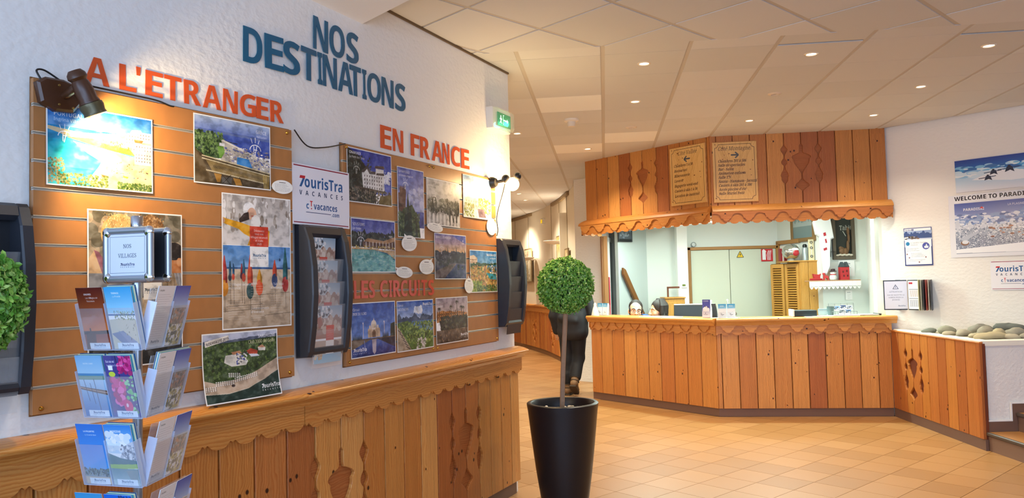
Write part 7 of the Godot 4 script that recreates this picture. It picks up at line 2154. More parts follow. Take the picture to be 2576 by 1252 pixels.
# ---------------------------------------------------------------- things in the office
func build_office_things() -> void:
	var ow := mat("office_pine", Color("cfa04f"), 0.45)
	ow.albedo_texture = texs["pine1"]
	# cupboard: louvred doors to the left, plain boards to the hall
	var c := thing("louvred_cupboard", "pine corner cupboard with louvred doors at the back of the office", "cupboard")
	put("body", bx(Vector3(0.29, 1.82, 0.5), mv(4.475, 0.91, -11.88), 0.004), ow, c)
	for i in 2: put("front_board", bx(Vector3(0.12 + 0.02 * i, 1.82, 0.02), mv(4.40 + 0.135 * i, 0.91, -11.622), 0.004), ow, c)
	var lf := fr(Vector2(4.07, -12.16), Vector2(4.335, -11.64))
	var lw := Vector2(4.07, -12.16).distance_to(Vector2(4.335, -11.64))
	put("side_carcass", bx(Vector3(lw, 1.80, 0.02), lf * mv(lw / 2, 0.90, -0.03), 0.003), hexmat("6e4a20", 0.7), c)
	for q in 2:
		var x0 := 0.015 + q * lw * 0.5; var dw := lw * 0.5 - 0.025
		var dn := Node3D.new(); dn.name = "door"; c.add_child(dn, true); dn.transform = lf * mv(x0 + dw / 2, 0.93, 0)
		for s in [-1, 1]: put("stile", bx(Vector3(0.045, 1.72, 0.03), mv(s * (dw / 2 - 0.0225), 0, 0), 0.003), ow, dn)
		for y in [-0.83, 0.83]: put("rail", bx(Vector3(dw - 0.09, 0.06, 0.03), mv(0, y, 0), 0.003), ow, dn)
		for i in 44: put("slat", bx(Vector3(dw - 0.088, 0.006, 0.034), rot(Vector3.RIGHT, 38.0, Vector3(0, -0.78 + i * 0.0362, 0))), ow, dn)
		var kb := MB.new(); kb.ball(Vector3.ONE * 0.012); put("knob", kb.mesh(), hexmat("8a5a24", 0.4), dn, mv((0.5 - q) * (dw - 0.045), 0.0, 0.025))
	put("cupboard_top", bx(Vector3(0.5, 0.02, 0.56), mv(4.42, 1.825, -11.88), 0.003), ow, c)
	# on the cupboard: glass globe, flask, red box
	var gv := thing("glass_globe", "round silvery snow globe with red and white figure on the cupboard", "snow globe", mv(4.27, 1.835, -11.78))
	put("stand", lathe_mesh([0.0, 0.0, 0.06, 0.0, 0.06, 0.02, 0.05, 0.03, 0.0, 0.03], 20), hexmat("8c8f8a", 0.4), gv)
	var gb := MB.new(); gb.ball(Vector3(0.135, 0.12, 0.135), mv(0, 0.14, 0), 28, 18); put("globe", gb.mesh(), mat("silver_glass", Color("c8ccc6"), 0.12, 0.85), gv)
	var fg := MB.new(); fg.ball(Vector3(0.05, 0.05, 0.02), mv(0.03, 0.12, 0.125), 14, 10); put("figure", fg.mesh(), hexmat("a8222a", 0.4), gv)
	var f2 := MB.new(); f2.ball(Vector3(0.06, 0.025, 0.02), mv(0.02, 0.17, 0.12), 14, 10); put("figure", f2.mesh(), hexmat("f2f2f0", 0.4), gv)
	var fk := thing("flask", "silver vacuum flask with black cap beside the snow globe", "flask", mv(4.47, 1.835, -11.74))
	put("body", lathe_mesh([0.0, 0.0, 0.042, 0.0, 0.044, 0.02, 0.044, 0.17, 0.03, 0.20, 0.0, 0.20], 22), hexmat("b9c6c9", 0.3, 0.5), fk)
	put("cap", lathe_mesh([0.0, 0.20, 0.032, 0.20, 0.034, 0.23, 0.02, 0.25, 0.0, 0.252], 18), hexmat("151a1a", 0.4), fk)
	var rb := thing("gift_box", "dark red box half hidden behind the snow globe", "box", mv(4.25, 1.836, -12.06))
	put("body", bx(Vector3(0.12, 0.2, 0.1), mv(0, 0.1, 0), 0.004), hexmat("8e1a22", 0.45), rb)
	put("ribbon", bx(Vector3(0.03, 0.202, 0.102), mv(-0.02, 0.101, 0), 0.002), hexmat("d8c8c0", 0.45), rb)
	# picture on the slanting wall
	var pf := fr(Vector2(4.36, -12.62), Vector2(4.62, -11.5), 0.74, 2.42, 0.02)
	var pc := thing("framed_picture", "wooden framed grey landscape high on the slanting office wall", "picture", pf)
	frame_mesh(pc, 0.62, 0.58, 0.06, 0.03, hexmat("8a6a3c", 0.5))
	var pa := Art.new(80, 70); pa.g(0, 70, Color("8ea2a4"), Color("6f8688")); pa.ridge(30, 14, Color("a9b8b8"), 3, 5, 44)
	put("print", panel(0.5, 0.46), texmat("office_print", pa.im, 0.4), pc)
	# chalkboard with a carved relief
	var cb := thing("carved_chalkboard", "grey wooden frame with chalkboard and carved marmots on the office wall", "chalkboard", mv(4.955, 2.20, -11.49))
	frame_mesh(cb, 0.34, 0.74, 0.05, 0.05, hexmat("5f5648", 0.7))
	var ba := Art.new(80, 180, Color("2f3431")); ba.text("Tahiti", 24, 70, 26, Color("cfd2c8"), "Droid Serif", 400, 0.9); ba.line(40, 74, 54, 96, 3, Color("c2c6bb"))
	put("board", panel(0.25, 0.64), texmat("chalk", ba.im, 0.8), cb, mv(0, 0, -0.012))
	var cv := MB.new()
	for q in [[-0.03, -0.24, 0.045, 0.06], [0.02, -0.25, 0.05, 0.055], [-0.05, -0.20, 0.03, 0.03], [0.06, -0.17, 0.02, 0.09], [0.075, -0.05, 0.016, 0.08], [0.07, 0.05, 0.02, 0.06]]: cv.ball(Vector3(q[2], q[3], 0.03), mv(q[0], q[1], 0.01), 12, 8)
	put("carving", cv.mesh(), hexmat("6e5136", 0.7), cb)
	var cs := MB.new()
	for i in 7: cs.ball(Vector3(0.03, 0.016, 0.025), mv(-0.1 + i * 0.033, -0.305 + 0.006 * (i % 2), 0.02), 10, 7)
	put("snow_ledge", cs.mesh(), hexmat("d5cfc0", 0.7), cb)
	# hanging shirt, ski poles, thermometers
	var ts := thing("hanging_shirt", "white shirt with red print hanging left of the chalkboard", "shirt", Transform3D(Basis().scaled(Vector3(0.72, 1, 1)), Vector3(4.64, 2.05, -11.42)))
	var sb := MB.new()
	sb.extrude(V2([-0.12, 0.46, -0.03, 0.43, 0.04, 0.43, 0.13, 0.46, 0.2, 0.1, 0.13, 0.08, 0.11, -0.1, 0.1, -0.32, 0.02, -0.44, -0.04, -0.42, -0.07, -0.1, -0.1, 0.12, -0.17, 0.16, -0.22, 0.34]), -0.03, 0.03, Transform3D(), 0.02)
	put("cloth", sb.mesh(), hexmat("e8eef2", 0.8), ts)
	for q in [[0.0, 0.16, 0.05, 0.05], [0.02, 0.06, 0.03, 0.06], [0.0, -0.06, 0.07, 0.035]]: put("print_patch", bx(Vector3(q[2], q[3], 0.004), rot(Vector3.BACK, 14, Vector3(q[0], q[1], 0.031))), hexmat("b52a3a", 0.6), ts)
	var sp := thing("ski_poles", "pair of black ski poles hanging beside the chalkboard", "ski poles", mv(4.755, 2.2, -11.45))
	for x in [-0.012, 0.012]:
		var pb := MB.new(); pb.tube(V3([x, 0.35, 0, x * 1.4, -0.33, 0]), 0.005, 7); put("shaft", pb.mesh(), hexmat("20262a", 0.4), sp)
		put("basket", lathe_mesh([0.0, -0.004, 0.04, -0.002, 0.04, 0.002, 0.0, 0.004], 16), hexmat("20262a", 0.5), sp, mv(x * 1.4, -0.25, 0.01))
	for q in [[4.30, 1.99, -12.3, 0.0, "pale wooden wall thermometer right of the flask", 0.32], [4.685, 1.70, -11.47, 1.0, "pale wooden barometer hanging behind the snowman", 0.46]]:
		var th := thing("wall_thermometer", q[4], "thermometer", mv(q[0] + (0.22 if q[3] == 0.0 else 0.0), q[1], -11.48 if q[3] == 1.0 else -11.62), "wooden thermometers in the office")
		put("plaque", bx(Vector3(0.085, q[5], 0.015), Transform3D(), 0.004), hexmat("d9cfa8", 0.5), th)
		put("tube", bx(Vector3(0.008, q[5] * 0.7, 0.006), mv(0, 0, 0.009), 0.002), hexmat("e8eae6", 0.2), th)
		for y in [-0.3, 0.1, 0.36]: put("dial", lathe_mesh([0.012, 0.0, 0.02, 0.0, 0.02, 0.005, 0.012, 0.005], 16), hexmat("3a3a34", 0.4), th, rot(Vector3.RIGHT, 90, Vector3(0.0, q[5] * y, 0.008)))
	# shelf with lace edging and its figures
	var sh := thing("wall_shelf", "small white shelf with pointed lace edging on the office wall", "shelf", mv(4.73, 1.52, -11.40))
	put("board", bx(Vector3(0.76, 0.016, 0.18), Transform3D(), 0.003), hexmat("b98e6a", 0.5), sh)
	for i in 12:
		var lb := MB.new(); lb.extrude(V2([-0.031, 0.0, 0.031, 0.0, 0.031, -0.075, 0.018, -0.10, 0.0, -0.118, -0.018, -0.10, -0.031, -0.075]), 0.0, 0.004)
		put("lace_point", lb.mesh(), hexmat("f2f2ee", 0.8), sh, mv(-0.348 + i * 0.0633, -0.006, 0.091))
		put("lace_trim", bx(Vector3(0.05, 0.004, 0.003), mv(-0.348 + i * 0.0633, -0.082, 0.096)), hexmat("6a6468", 0.8), sh)
	var sg := thing("sleigh_figure", "little red sleigh with reindeer at the left of the lace shelf", "figurine", mv(4.51, 1.528, -11.39))
	var s1 := MB.new(); s1.extrude(V2([-0.11, 0.012, 0.06, 0.012, 0.06, 0.03, 0.03, 0.03, 0.03, 0.06, 0.045, 0.10, 0.02, 0.085, -0.05, 0.095, -0.075, 0.10, -0.06, 0.035, -0.11, 0.03]), -0.025, 0.025, Transform3D(), 0.004)
	put("sleigh", s1.mesh(), hexmat("b52a2e", 0.4), sg)
	var s2 := MB.new(); s2.extrude(V2([0.08, 0.0, 0.10, 0.0, 0.105, 0.03, 0.14, 0.03, 0.145, 0.0, 0.16, 0.0, 0.158, 0.06, 0.13, 0.07, 0.11, 0.075, 0.105, 0.11, 0.08, 0.11, 0.07, 0.09, 0.085, 0.08]), -0.012, 0.012, Transform3D(), 0.003)
	put("reindeer", s2.mesh(), hexmat("c23a3a", 0.4), sg)
	put("runner", bx(Vector3(0.19, 0.012, 0.06), mv(-0.02, 0.006, 0), 0.003), hexmat("a02428", 0.4), sg)
	var sn := thing("snowman_figure", "small snowman figure with black hat and red scarf on the lace shelf", "figurine", mv(4.73, 1.528, -11.37))
	put("body", lathe_mesh([0.0, 0.0, 0.045, 0.005, 0.055, 0.04, 0.04, 0.075, 0.036, 0.085, 0.04, 0.11, 0.025, 0.135, 0.0, 0.14], 20), hexmat("d9dcd6", 0.6), sn)
	put("scarf", lathe_mesh([0.036, 0.074, 0.045, 0.08, 0.036, 0.09, 0.03, 0.08], 18), hexmat("b5222c", 0.6), sn)
	put("hat", lathe_mesh([0.0, 0.125, 0.05, 0.125, 0.05, 0.135, 0.032, 0.137, 0.03, 0.165, 0.0, 0.168], 18), hexmat("3a2024", 0.6), sn)
	var hs := thing("house_figure", "red cut-out house lantern with dark roof on the lace shelf", "figurine", mv(4.895, 1.528, -11.38))
	put("walls", bx(Vector3(0.13, 0.19, 0.09), mv(0, 0.095, 0), 0.004), hexmat("b8262c", 0.45), hs)
	for x in [-0.03, 0.03]:
		var rf := MB.new(); rf.extrude(V2([-0.035, 0.19, 0.035, 0.19, 0.0, 0.265]), -0.05, 0.05); put("roof", rf.mesh(), hexmat("3d4a50", 0.5), hs, mv(x, 0, 0))
	for q in [[-0.03, 0.12], [0.025, 0.13], [-0.02, 0.06], [0.035, 0.06]]: put("window", bx(Vector3(0.02, 0.03, 0.004), mv(q[0], q[1], 0.046)), hexmat("5f1216", 0.5), hs)
	# notices
	notice("white notice with printed lines under the chalkboard", mv(4.985, 1.70, -11.485), 0.235, 0.24, "note_a")
	notice("small white card on the wall under the lace shelf", mv(5.0, 1.30, -11.485), 0.10, 0.14, "note_b")
	# signs on the double door
	var fa := Art.new(100, 100, Color("c8262c")); fa.r(10, 12, 30, 76, WH); fa.el(25, 14, 15, 8, WH); fa.r(18, 2, 10, 12, WH); fa.line(28, 8, 46, 24, 4, WH)
	for i in 4: fa.line(56 + i * 8, 90, 50 + i * 10, 50, 4, WH); fa.line(50 + i * 10, 50, 64 + i * 8, 12, 4, WH)
	tag(put("fire_sign", panel(0.19, 0.20), texmat("fire_sign", fa.im, 0.4), null, mv(4.155, 1.955, -12.548)), "red fire extinguisher sign at the top right of the double door", "safety sign")
	var wa := MB.new(); wa.extrude(V2([-0.055, -0.045, 0.055, -0.045, 0.0, 0.055]), 0.0, 0.002)
	var ws := thing("warning_sign", "yellow triangular electric hazard sign on the double door", "safety sign", mv(3.72, 1.975, -12.555))
	put("plate", wa.mesh(), hexmat("e8c21c", 0.4), ws)
	var wbm := MB.new(); wbm.extrude(V2([0.006, 0.03, -0.014, -0.004, 0.0, -0.004, -0.008, -0.034, 0.016, 0.008, 0.002, 0.006]), 0.002, 0.0035); put("flash", wbm.mesh(), hexmat("1c1c18", 0.5), ws)
	var wo := MB.new()
	for q in [[-0.055, -0.045, 0.055, -0.045], [0.055, -0.045, 0, 0.055], [0, 0.055, -0.055, -0.045]]: wo.tube(V3([q[0], q[1], 0.002, q[2], q[3], 0.002]), 0.004, 6)
	put("border", wo.mesh(), hexmat("1c1c18", 0.5), ws)
	var ck := thing("wall_sensor", "small round grey sensor above the double door, left", "sensor", rot(Vector3.RIGHT, 90, Vector3(2.98, 2.16, -12.615)))
	put("rim", lathe_mesh([0.03, 0.0, 0.042, 0.0, 0.042, 0.02, 0.034, 0.026, 0.03, 0.02], 24), hexmat("aab4b2", 0.4), ck)
	put("face", lathe_mesh([0.0, 0.0, 0.031, 0.0, 0.031, 0.014, 0.0, 0.016], 20), hexmat("d5dcda", 0.4), ck)
	var tm := thing("thermostat", "small white thermostat with green display on the white column", "thermostat", mv(2.76, 1.50, -12.415))
	put("body", bx(Vector3(0.085, 0.085, 0.03), mv(0, 0, 0), 0.006), hexmat("eef2ee", 0.5), tm)
	put("display", bx(Vector3(0.05, 0.03, 0.004), mv(-0.008, 0.0, 0.016)), hexmat("6a7a2c", 0.3), tm)
	# partition side: handrail, little cupboard, framed map
	var hr := thing("handrail", "brown wooden stair handrail sloping down the blue-grey partition", "handrail", fr(Vector2(1.66, -12.05), Vector2(2.22, -12.6), 0.0, 0.0, 0.05))
	var hb := MB.new(); hb.extrude(V2([0.04, 1.80, 0.04, 1.70, 0.62, 0.83, 0.72, 0.83, 0.10, 1.77]), -0.02, 0.02, Transform3D(), 0.004)
	put("rail", hb.mesh(), hexmat("7a4f24", 0.45), hr)
	var br := MB.new(); br.box(Vector3(0.03, 0.04, 0.05), mv(0.3, 1.36, -0.03)); put("bracket", br.mesh(), hexmat("55504a", 0.4), hr)
	var lc := thing("low_cupboard", "yellow pine low cupboard behind the woman at the desk", "cupboard", mv(2.52, 0, -12.2))
	put("body", bx(Vector3(0.30, 1.30, 0.40), mv(0, 0.65, 0), 0.004), ow, lc)
	put("door", bx(Vector3(0.27, 1.2, 0.018), mv(0, 0.64, 0.206), 0.004), ow, lc)
	put("cupboard_top", bx(Vector3(0.32, 0.02, 0.43), mv(0, 1.31, 0.005), 0.003), ow, lc)
	var bk := thing("frame_stand", "brown angled wooden frame standing on the low cupboard", "frame", mv(2.56, 1.32, -12.3))
	put("upright", bx(Vector3(0.025, 0.15, 0.03), mv(-0.09, 0.075, 0), 0.003), hexmat("6a3a1e", 0.5), bk)
	put("top_bar", bx(Vector3(0.20, 0.03, 0.03), mv(-0.003, 0.15, 0), 0.003), hexmat("6a3a1e", 0.5), bk)
	var mp := thing("framed_map", "dark framed grey map high on the blue-grey partition", "picture", fr(Vector2(1.66, -12.05), Vector2(2.22, -12.6), 0.17, 2.34, 0.02))
	frame_mesh(mp, 0.36, 0.26, 0.016, 0.02, hexmat("181c20", 0.4))
	var ma := Art.new(90, 70, Color("4a5560")); ma.speck(10, 10, 70, 44, 60, [Color("6f7c88"), Color("38424c"), Color("8a96a0")], 2, 7); ma.r(0, 60, 90, 10, Color("1d2328"))
	put("print", panel(0.335, 0.235), texmat("map_print", ma.im, 0.35), mp)
	# little room behind the glass door
	for q in [[2.38, 0.20, "paper_a", "pinned yellowish poster in the little side room, top"], [2.08, 0.26, "paper_b", "pinned sheet of small print in the little side room"]]:
		var na := Art.new(60, 80, Color("e2d8b4")); na.lines(6, 8, 48, 8, 8, Color("6d654c"), 2)
		tag(put("pinned_sheet", panel(0.2, q[1]), texmat("sheet_" + q[2], na.im, 0.6), null, mv(1.98, q[0], -14.385)), q[3], "sheet")
	var cab := thing("filing_cabinet", "blue-grey cabinet with green cover in the little side room", "cabinet", mv(1.95, 0, -14.1))
	put("body", bx(Vector3(0.4, 1.66, 0.45), mv(0, 0.83, 0), 0.004), hexmat("8fa6a8", 0.5), cab)
	put("cover", bx(Vector3(0.41, 0.05, 0.46), mv(0, 1.685, 0), 0.004), hexmat("2f7a4a", 0.5), cab)
	var rd := thing("red_binder", "narrow red post standing left of the glass door", "post", mv(1.505, 0, -12.02))
	put("post", bx(Vector3(0.018, 1.66, 0.05), mv(0, 0.83, 0), 0.003), hexmat("c23440", 0.5), rd)
	put("foot", bx(Vector3(0.04, 0.02, 0.08), mv(0, 0.01, 0), 0.003), hexmat("7a2028", 0.5), rd)

func notice(label: String, at: Transform3D, w: float, h: float, key: String) -> void:
	var a := Art.new(90, 96, Color("f2f4f4"))
	a.logo(22, 24, 10, Color("39445c"), Color("39445c")); a.lines(24, 44, 44, 4, 13, Color("8a9096"), 2)
	tag(put("notice", panel(w, h, 0.002), texmat(key, a.im, 0.6), null, at), label, "notice")

# ---------------------------------------------------------------- right-hand wall
func build_right_wall_things() -> void:
	var a := Art.new(420, 230)
	a.g(0, 90, Color("21449c"), Color("2f7cc8")); a.ridge(62, 44, Color("3f9ad8"), 61, 4, 140); a.speck(0, 50, 420, 70, 90, [Color("9fd0ee"), Color("6fb8e4"), Color("d4ecf8"), Color("2f6ab0")], 3, 14, 1.8)
	a.g(100, 230, Color("a9d2ee"), Color("e6e8f2")); a.speck(0, 92, 420, 40, 60, [Color("cfe6f6"), Color("e8f2fa"), Color("8fc4ea")], 6, 20, 2.0)
	a.poly([60, 150, 150, 96, 240, 110, 330, 170, 200, 176], Color("eef3fa"))
	for q in [[140, 104, 1], [196, 92, 1.2], [120, 140, 1]]:
		var s: float = q[2]
		a.el(q[0], q[1] - 12 * s, 5 * s, 5 * s, Color("16203a")); a.poly([q[0] - 8 * s, q[1] - 8 * s, q[0] + 8 * s, q[1] - 8 * s, q[0] + 14 * s, q[1] + 24 * s, q[0] + 2, q[1] + 14, q[0] - 14 * s, q[1] + 22 * s], Color("1d2c4a")); a.line(q[0] - 34 * s, q[1] + 6, q[0] + 28 * s, q[1] - 4, 5, Color("24395c"))
	sheet("poster", "blue poster of skiers on a snowy ridge at the top of the right wall", "poster", 1.10, 0.34 * 1.0, texmat("poster_ski", a.im, 0.25), fr(RWA, RWB, 1.355, 2.615, 0.004), "posters on the right wall", 0.002)
	var b := Art.new(560, 300)
	b.r(0, 0, 560, 300, Color("e6e8f0"))
	b.g(40, 130, Color("5566b0"), Color("a8b6dc"), 24, 560); b.ridge(110, 60, Color("7a96cc"), 71, 6, 160); b.speck(24, 96, 536, 60, 260, [Color("dfe6f4"), Color("8aa2d0"), Color("5a6ea8"), Color("c4d0e8")], 2, 7, 2.2)
	b.g(150, 270, Color("c6cede"), Color("eef0f6"), 24, 560); b.ridge(150, 50, Color("cfd6e4"), 73, 9, 284); b.speck(24, 140, 536, 60, 500, [Color("e9edf4"), Color("8d98ae"), Color("6f7c98"), Color("dce2ee")], 1, 3, 1.6); b.ridge(176, 44, Color("a4aec2"), 77, 12, 284); b.speck(24, 168, 536, 60, 900, [Color("eef1f6"), Color("7b87a0"), Color("c3cbd9"), Color("55617c")], 0.8, 2.6, 1.5); b.ridge(206, 40, Color("8e98ae"), 79, 14, 284); b.speck(24, 196, 536, 64, 1300, [Color("e4e8f0"), Color("5c6884"), Color("a9b2c4"), Color("48526c"), Color("dce2ee")], 0.8, 2.4, 1.3); b.poly([24, 262, 300, 240, 560, 262, 560, 284, 24, 280], Color("f0f2f8"))
	b.speck(160, 160, 160, 50, 18, [Color("9a6a5a"), Color("7a5048")], 2, 5, 2.0); b.poly([40, 210, 110, 180, 120, 186, 60, 226], Color("b9c2d2")); b.el(62, 232, 18, 12, Color("8a6a5c")); b.el(64, 228, 14, 9, Color("dfe3ec"))
	b.r(0, 0, 24, 300, Color("e6e8f0")); b.text("PARADISKI", 60, 78, 17, WH, "Droid Sans", 700); b.poly([128, 70, 138, 60, 146, 72], Color("c23a4a")); b.text("LA PLAGNE", 240, 66, 13, WH)
	b.r(24, 0, 536, 38, Color("ebedf4")); b.text("WELCOME TO PARADISKI", 26, 26, 27, Color("17192c"), "Droid Sans", 700, 1.02)
	sheet("poster", "snowy panorama poster below the skiers, with a printed welcome heading", "poster", 1.30, 0.66, texmat("poster_panorama", b.im, 0.22), fr(RWA, RWB, 1.375, 2.085, 0.004), "posters on the right wall", 0.003)
	sheet("poster", "white company sign with two red bars, lowest on the right wall", "poster", 0.42, 0.297, texmats("poster_gap"), fr(RWA, RWB, 1.305, 1.555, 0.004), "posters on the right wall", 0.002)
	var c := Art.new(210, 297, Color("f2f4f8"))
	c.r(0, 0, 210, 297, Color("2b3f86")); c.r(5, 5, 200, 287, Color("f2f4f8")); c.text("facebook", 10, 20, 13, Color("2b3f86"), "Droid Sans", 700); c.r(62, 8, 14, 14, Color("2b3f86")); c.text("f", 66, 20, 14, WH, "Droid Sans", 700)
	c.g(24, 96, Color("8fa4d0"), Color("c9d2e4")); c.ridge(40, 26, Color("3f568c"), 81, 5, 84); c.speck(10, 66, 100, 20, 30, [Color("7a5a48"), Color("dfe4ee"), Color("4a3c34")], 2, 6, 2.0); c.r(5, 92, 200, 4, Color("e4e8f0"))
	c.el(28, 124, 15, 15, Color("1f7ab0")); c.text("La Lauzière / TourisTra", 48, 122, 13, Color("7a8290"), "Droid Sans", 400, 0.95); c.text("Vacances", 48, 138, 13, Color("7a8290")); c.el(164, 146, 27, 27, Color("4a56a8")); c.poly([150, 146, 160, 146, 166, 130, 172, 132, 170, 144, 182, 146, 180, 162, 152, 162], WH)
	c.lines(14, 162, 110, 3, 9, Color("4a5064"), 2); c.lines(50, 200, 120, 4, 9, Color("4a5064"), 2); c.lines(14, 250, 150, 2, 10, Color("4a5064"), 2); c.r(5, 150, 3, 140, Color("23305c")); c.r(202, 150, 3, 140, Color("23305c")); c.r(5, 288, 200, 4, Color("23305c"))
	for q in [[20, 206], [36, 234], [160, 232], [110, 270]]: c.el(q[0], q[1], 6, 6, Color("8a6a70"))
	sheet("poster", "small social-network notice with blue border beside the canopy", "poster", 0.296, 0.42, texmat("poster_social", c.im, 0.4), fr(RWA, RWB, 0.392, 1.893, 0.004), "posters on the right wall", 0.002)
	# flip-panel display with notices
	var fp := thing("flip_panel_display", "wall display of hinged notice panels above the planter's left end", "display panels", fr(RWA, RWB, 0.20, 1.36, 0.0))
	put("wall_bracket", bx(Vector3(0.05, 0.34, 0.03), mv(-0.04, 0, 0.02), 0.004), hexmat("2c3038", 0.4), fp)
	var na := Art.new(150, 210, Color("e2e4f0")); na.poly([75, 24, 96, 60, 54, 60], Color("3a2c34")); na.poly([75, 32, 89, 56, 61, 56], Color("e2e4f0")); na.r(73, 40, 4, 10, Color("3a2c34")); na.text("ATTENTION", 75, 86, 15, Color("55586a"), "Droid Serif", 400, 1, 0, 0, 1)
	var ty := 110
	for s in ["PAS DE NAVETTE LE", "SAMEDI POUR LA", "JOURNÉE"]:
		na.text(s, 75, ty, 13, Color("55586a"), "Droid Serif", 400, 0.9, 0, 0, 1); ty += 18
	na.logo(88, 190, 11, Color("3a4a6a"), Color("3a4a6a"))
	var nb := Art.new(150, 210, Color("eeeef2")); nb.r(10, 10, 50, 14, Color("a8283c")); nb.lines(14, 34, 110, 3, 8, Color("9a9aa6")); nb.r(10, 62, 130, 4, Color("4a4a55"))
	for i in 9: nb.r(20 + i * 13, 70, 6, 50, Color("a08478")); nb.r(20 + i * 13, 140, 6, 54, Color("6a6a78"))
	nb.r(10, 130, 130, 4, Color("4a4a55"))
	for q in [[-0.085, 0.05, 28.0, "attention", 0.25], [0.12, 0.055, -18.0, "timetable", 0.17]]:
		var hd := Node3D.new(); hd.name = "notice_panel"; fp.add_child(hd, true)
		hd.transform = Transform3D(Basis(Vector3.UP, deg_to_rad(q[2])), Vector3(q[0] + 0.03, 0, q[1]))
		put("panel_frame", bx(Vector3(q[4], 0.335, 0.008), Transform3D(), 0.003), hexmat("2a2e3a", 0.4), hd)
		put("panel_sheet", panel(q[4] - 0.022, 0.31), texmat("flip_" + q[3], na.im if q[3] == "attention" else nb.im, 0.15), hd, mv(0, 0, 0.0045))
	for i in 6:
		var col: String = ["c9c49a", "d9d4c0", "3a3a44", "a8403a", "e2dccc", "2c3040"][i]
		put("hinged_leaf", bx(Vector3(0.13, 0.335, 0.006), rot(Vector3.UP, -84.0 + 2.0 * i, Vector3(0.215 + 0.024 * i, 0, 0.068)), 0.002), hexmat(col, 0.4), fp)
	# ski-club banner hanging on the end of the inner wall
	var ba := Art.new(90, 260, Color("f6f7f6"))
	for i in 5: ba.r(20 + i * 11, 70 + (i % 3) * 10, 7, 60 - (i % 2) * 12, Color("4a4452"))
	for i in 5: ba.r(20 + i * 11, 134, 7, 36, Color("8a4a7c") if i % 2 else Color("b08ab0"))
	ba.text("ESF", 36, 196, 14, Color("4a4452"), "Droid Sans", 700); ba.poly([24, 228, 50, 218, 72, 228], Color("3a3a44")); ba.lines(30, 236, 40, 1, 6, Color("9a9aa0"))
	sheet("banner", "narrow white banner with dark and purple lettering beside the flip panels", "banner", 0.20, 0.80, texmat("banner_print", ba.im, 0.6), mv(4.385, 1.93, -8.98), "", 0.012)
	tag(put("trim_8", bx(Vector3(0.36, 2.7, 0.08), mv(4.43, 1.35, -9.06), 0.004), hexmat("f3f2ea", 0.85)), "white pier end behind the right end of the counter", "pier", "", "structure")

func texmats(key: String) -> StandardMaterial3D:
	return mats[key]

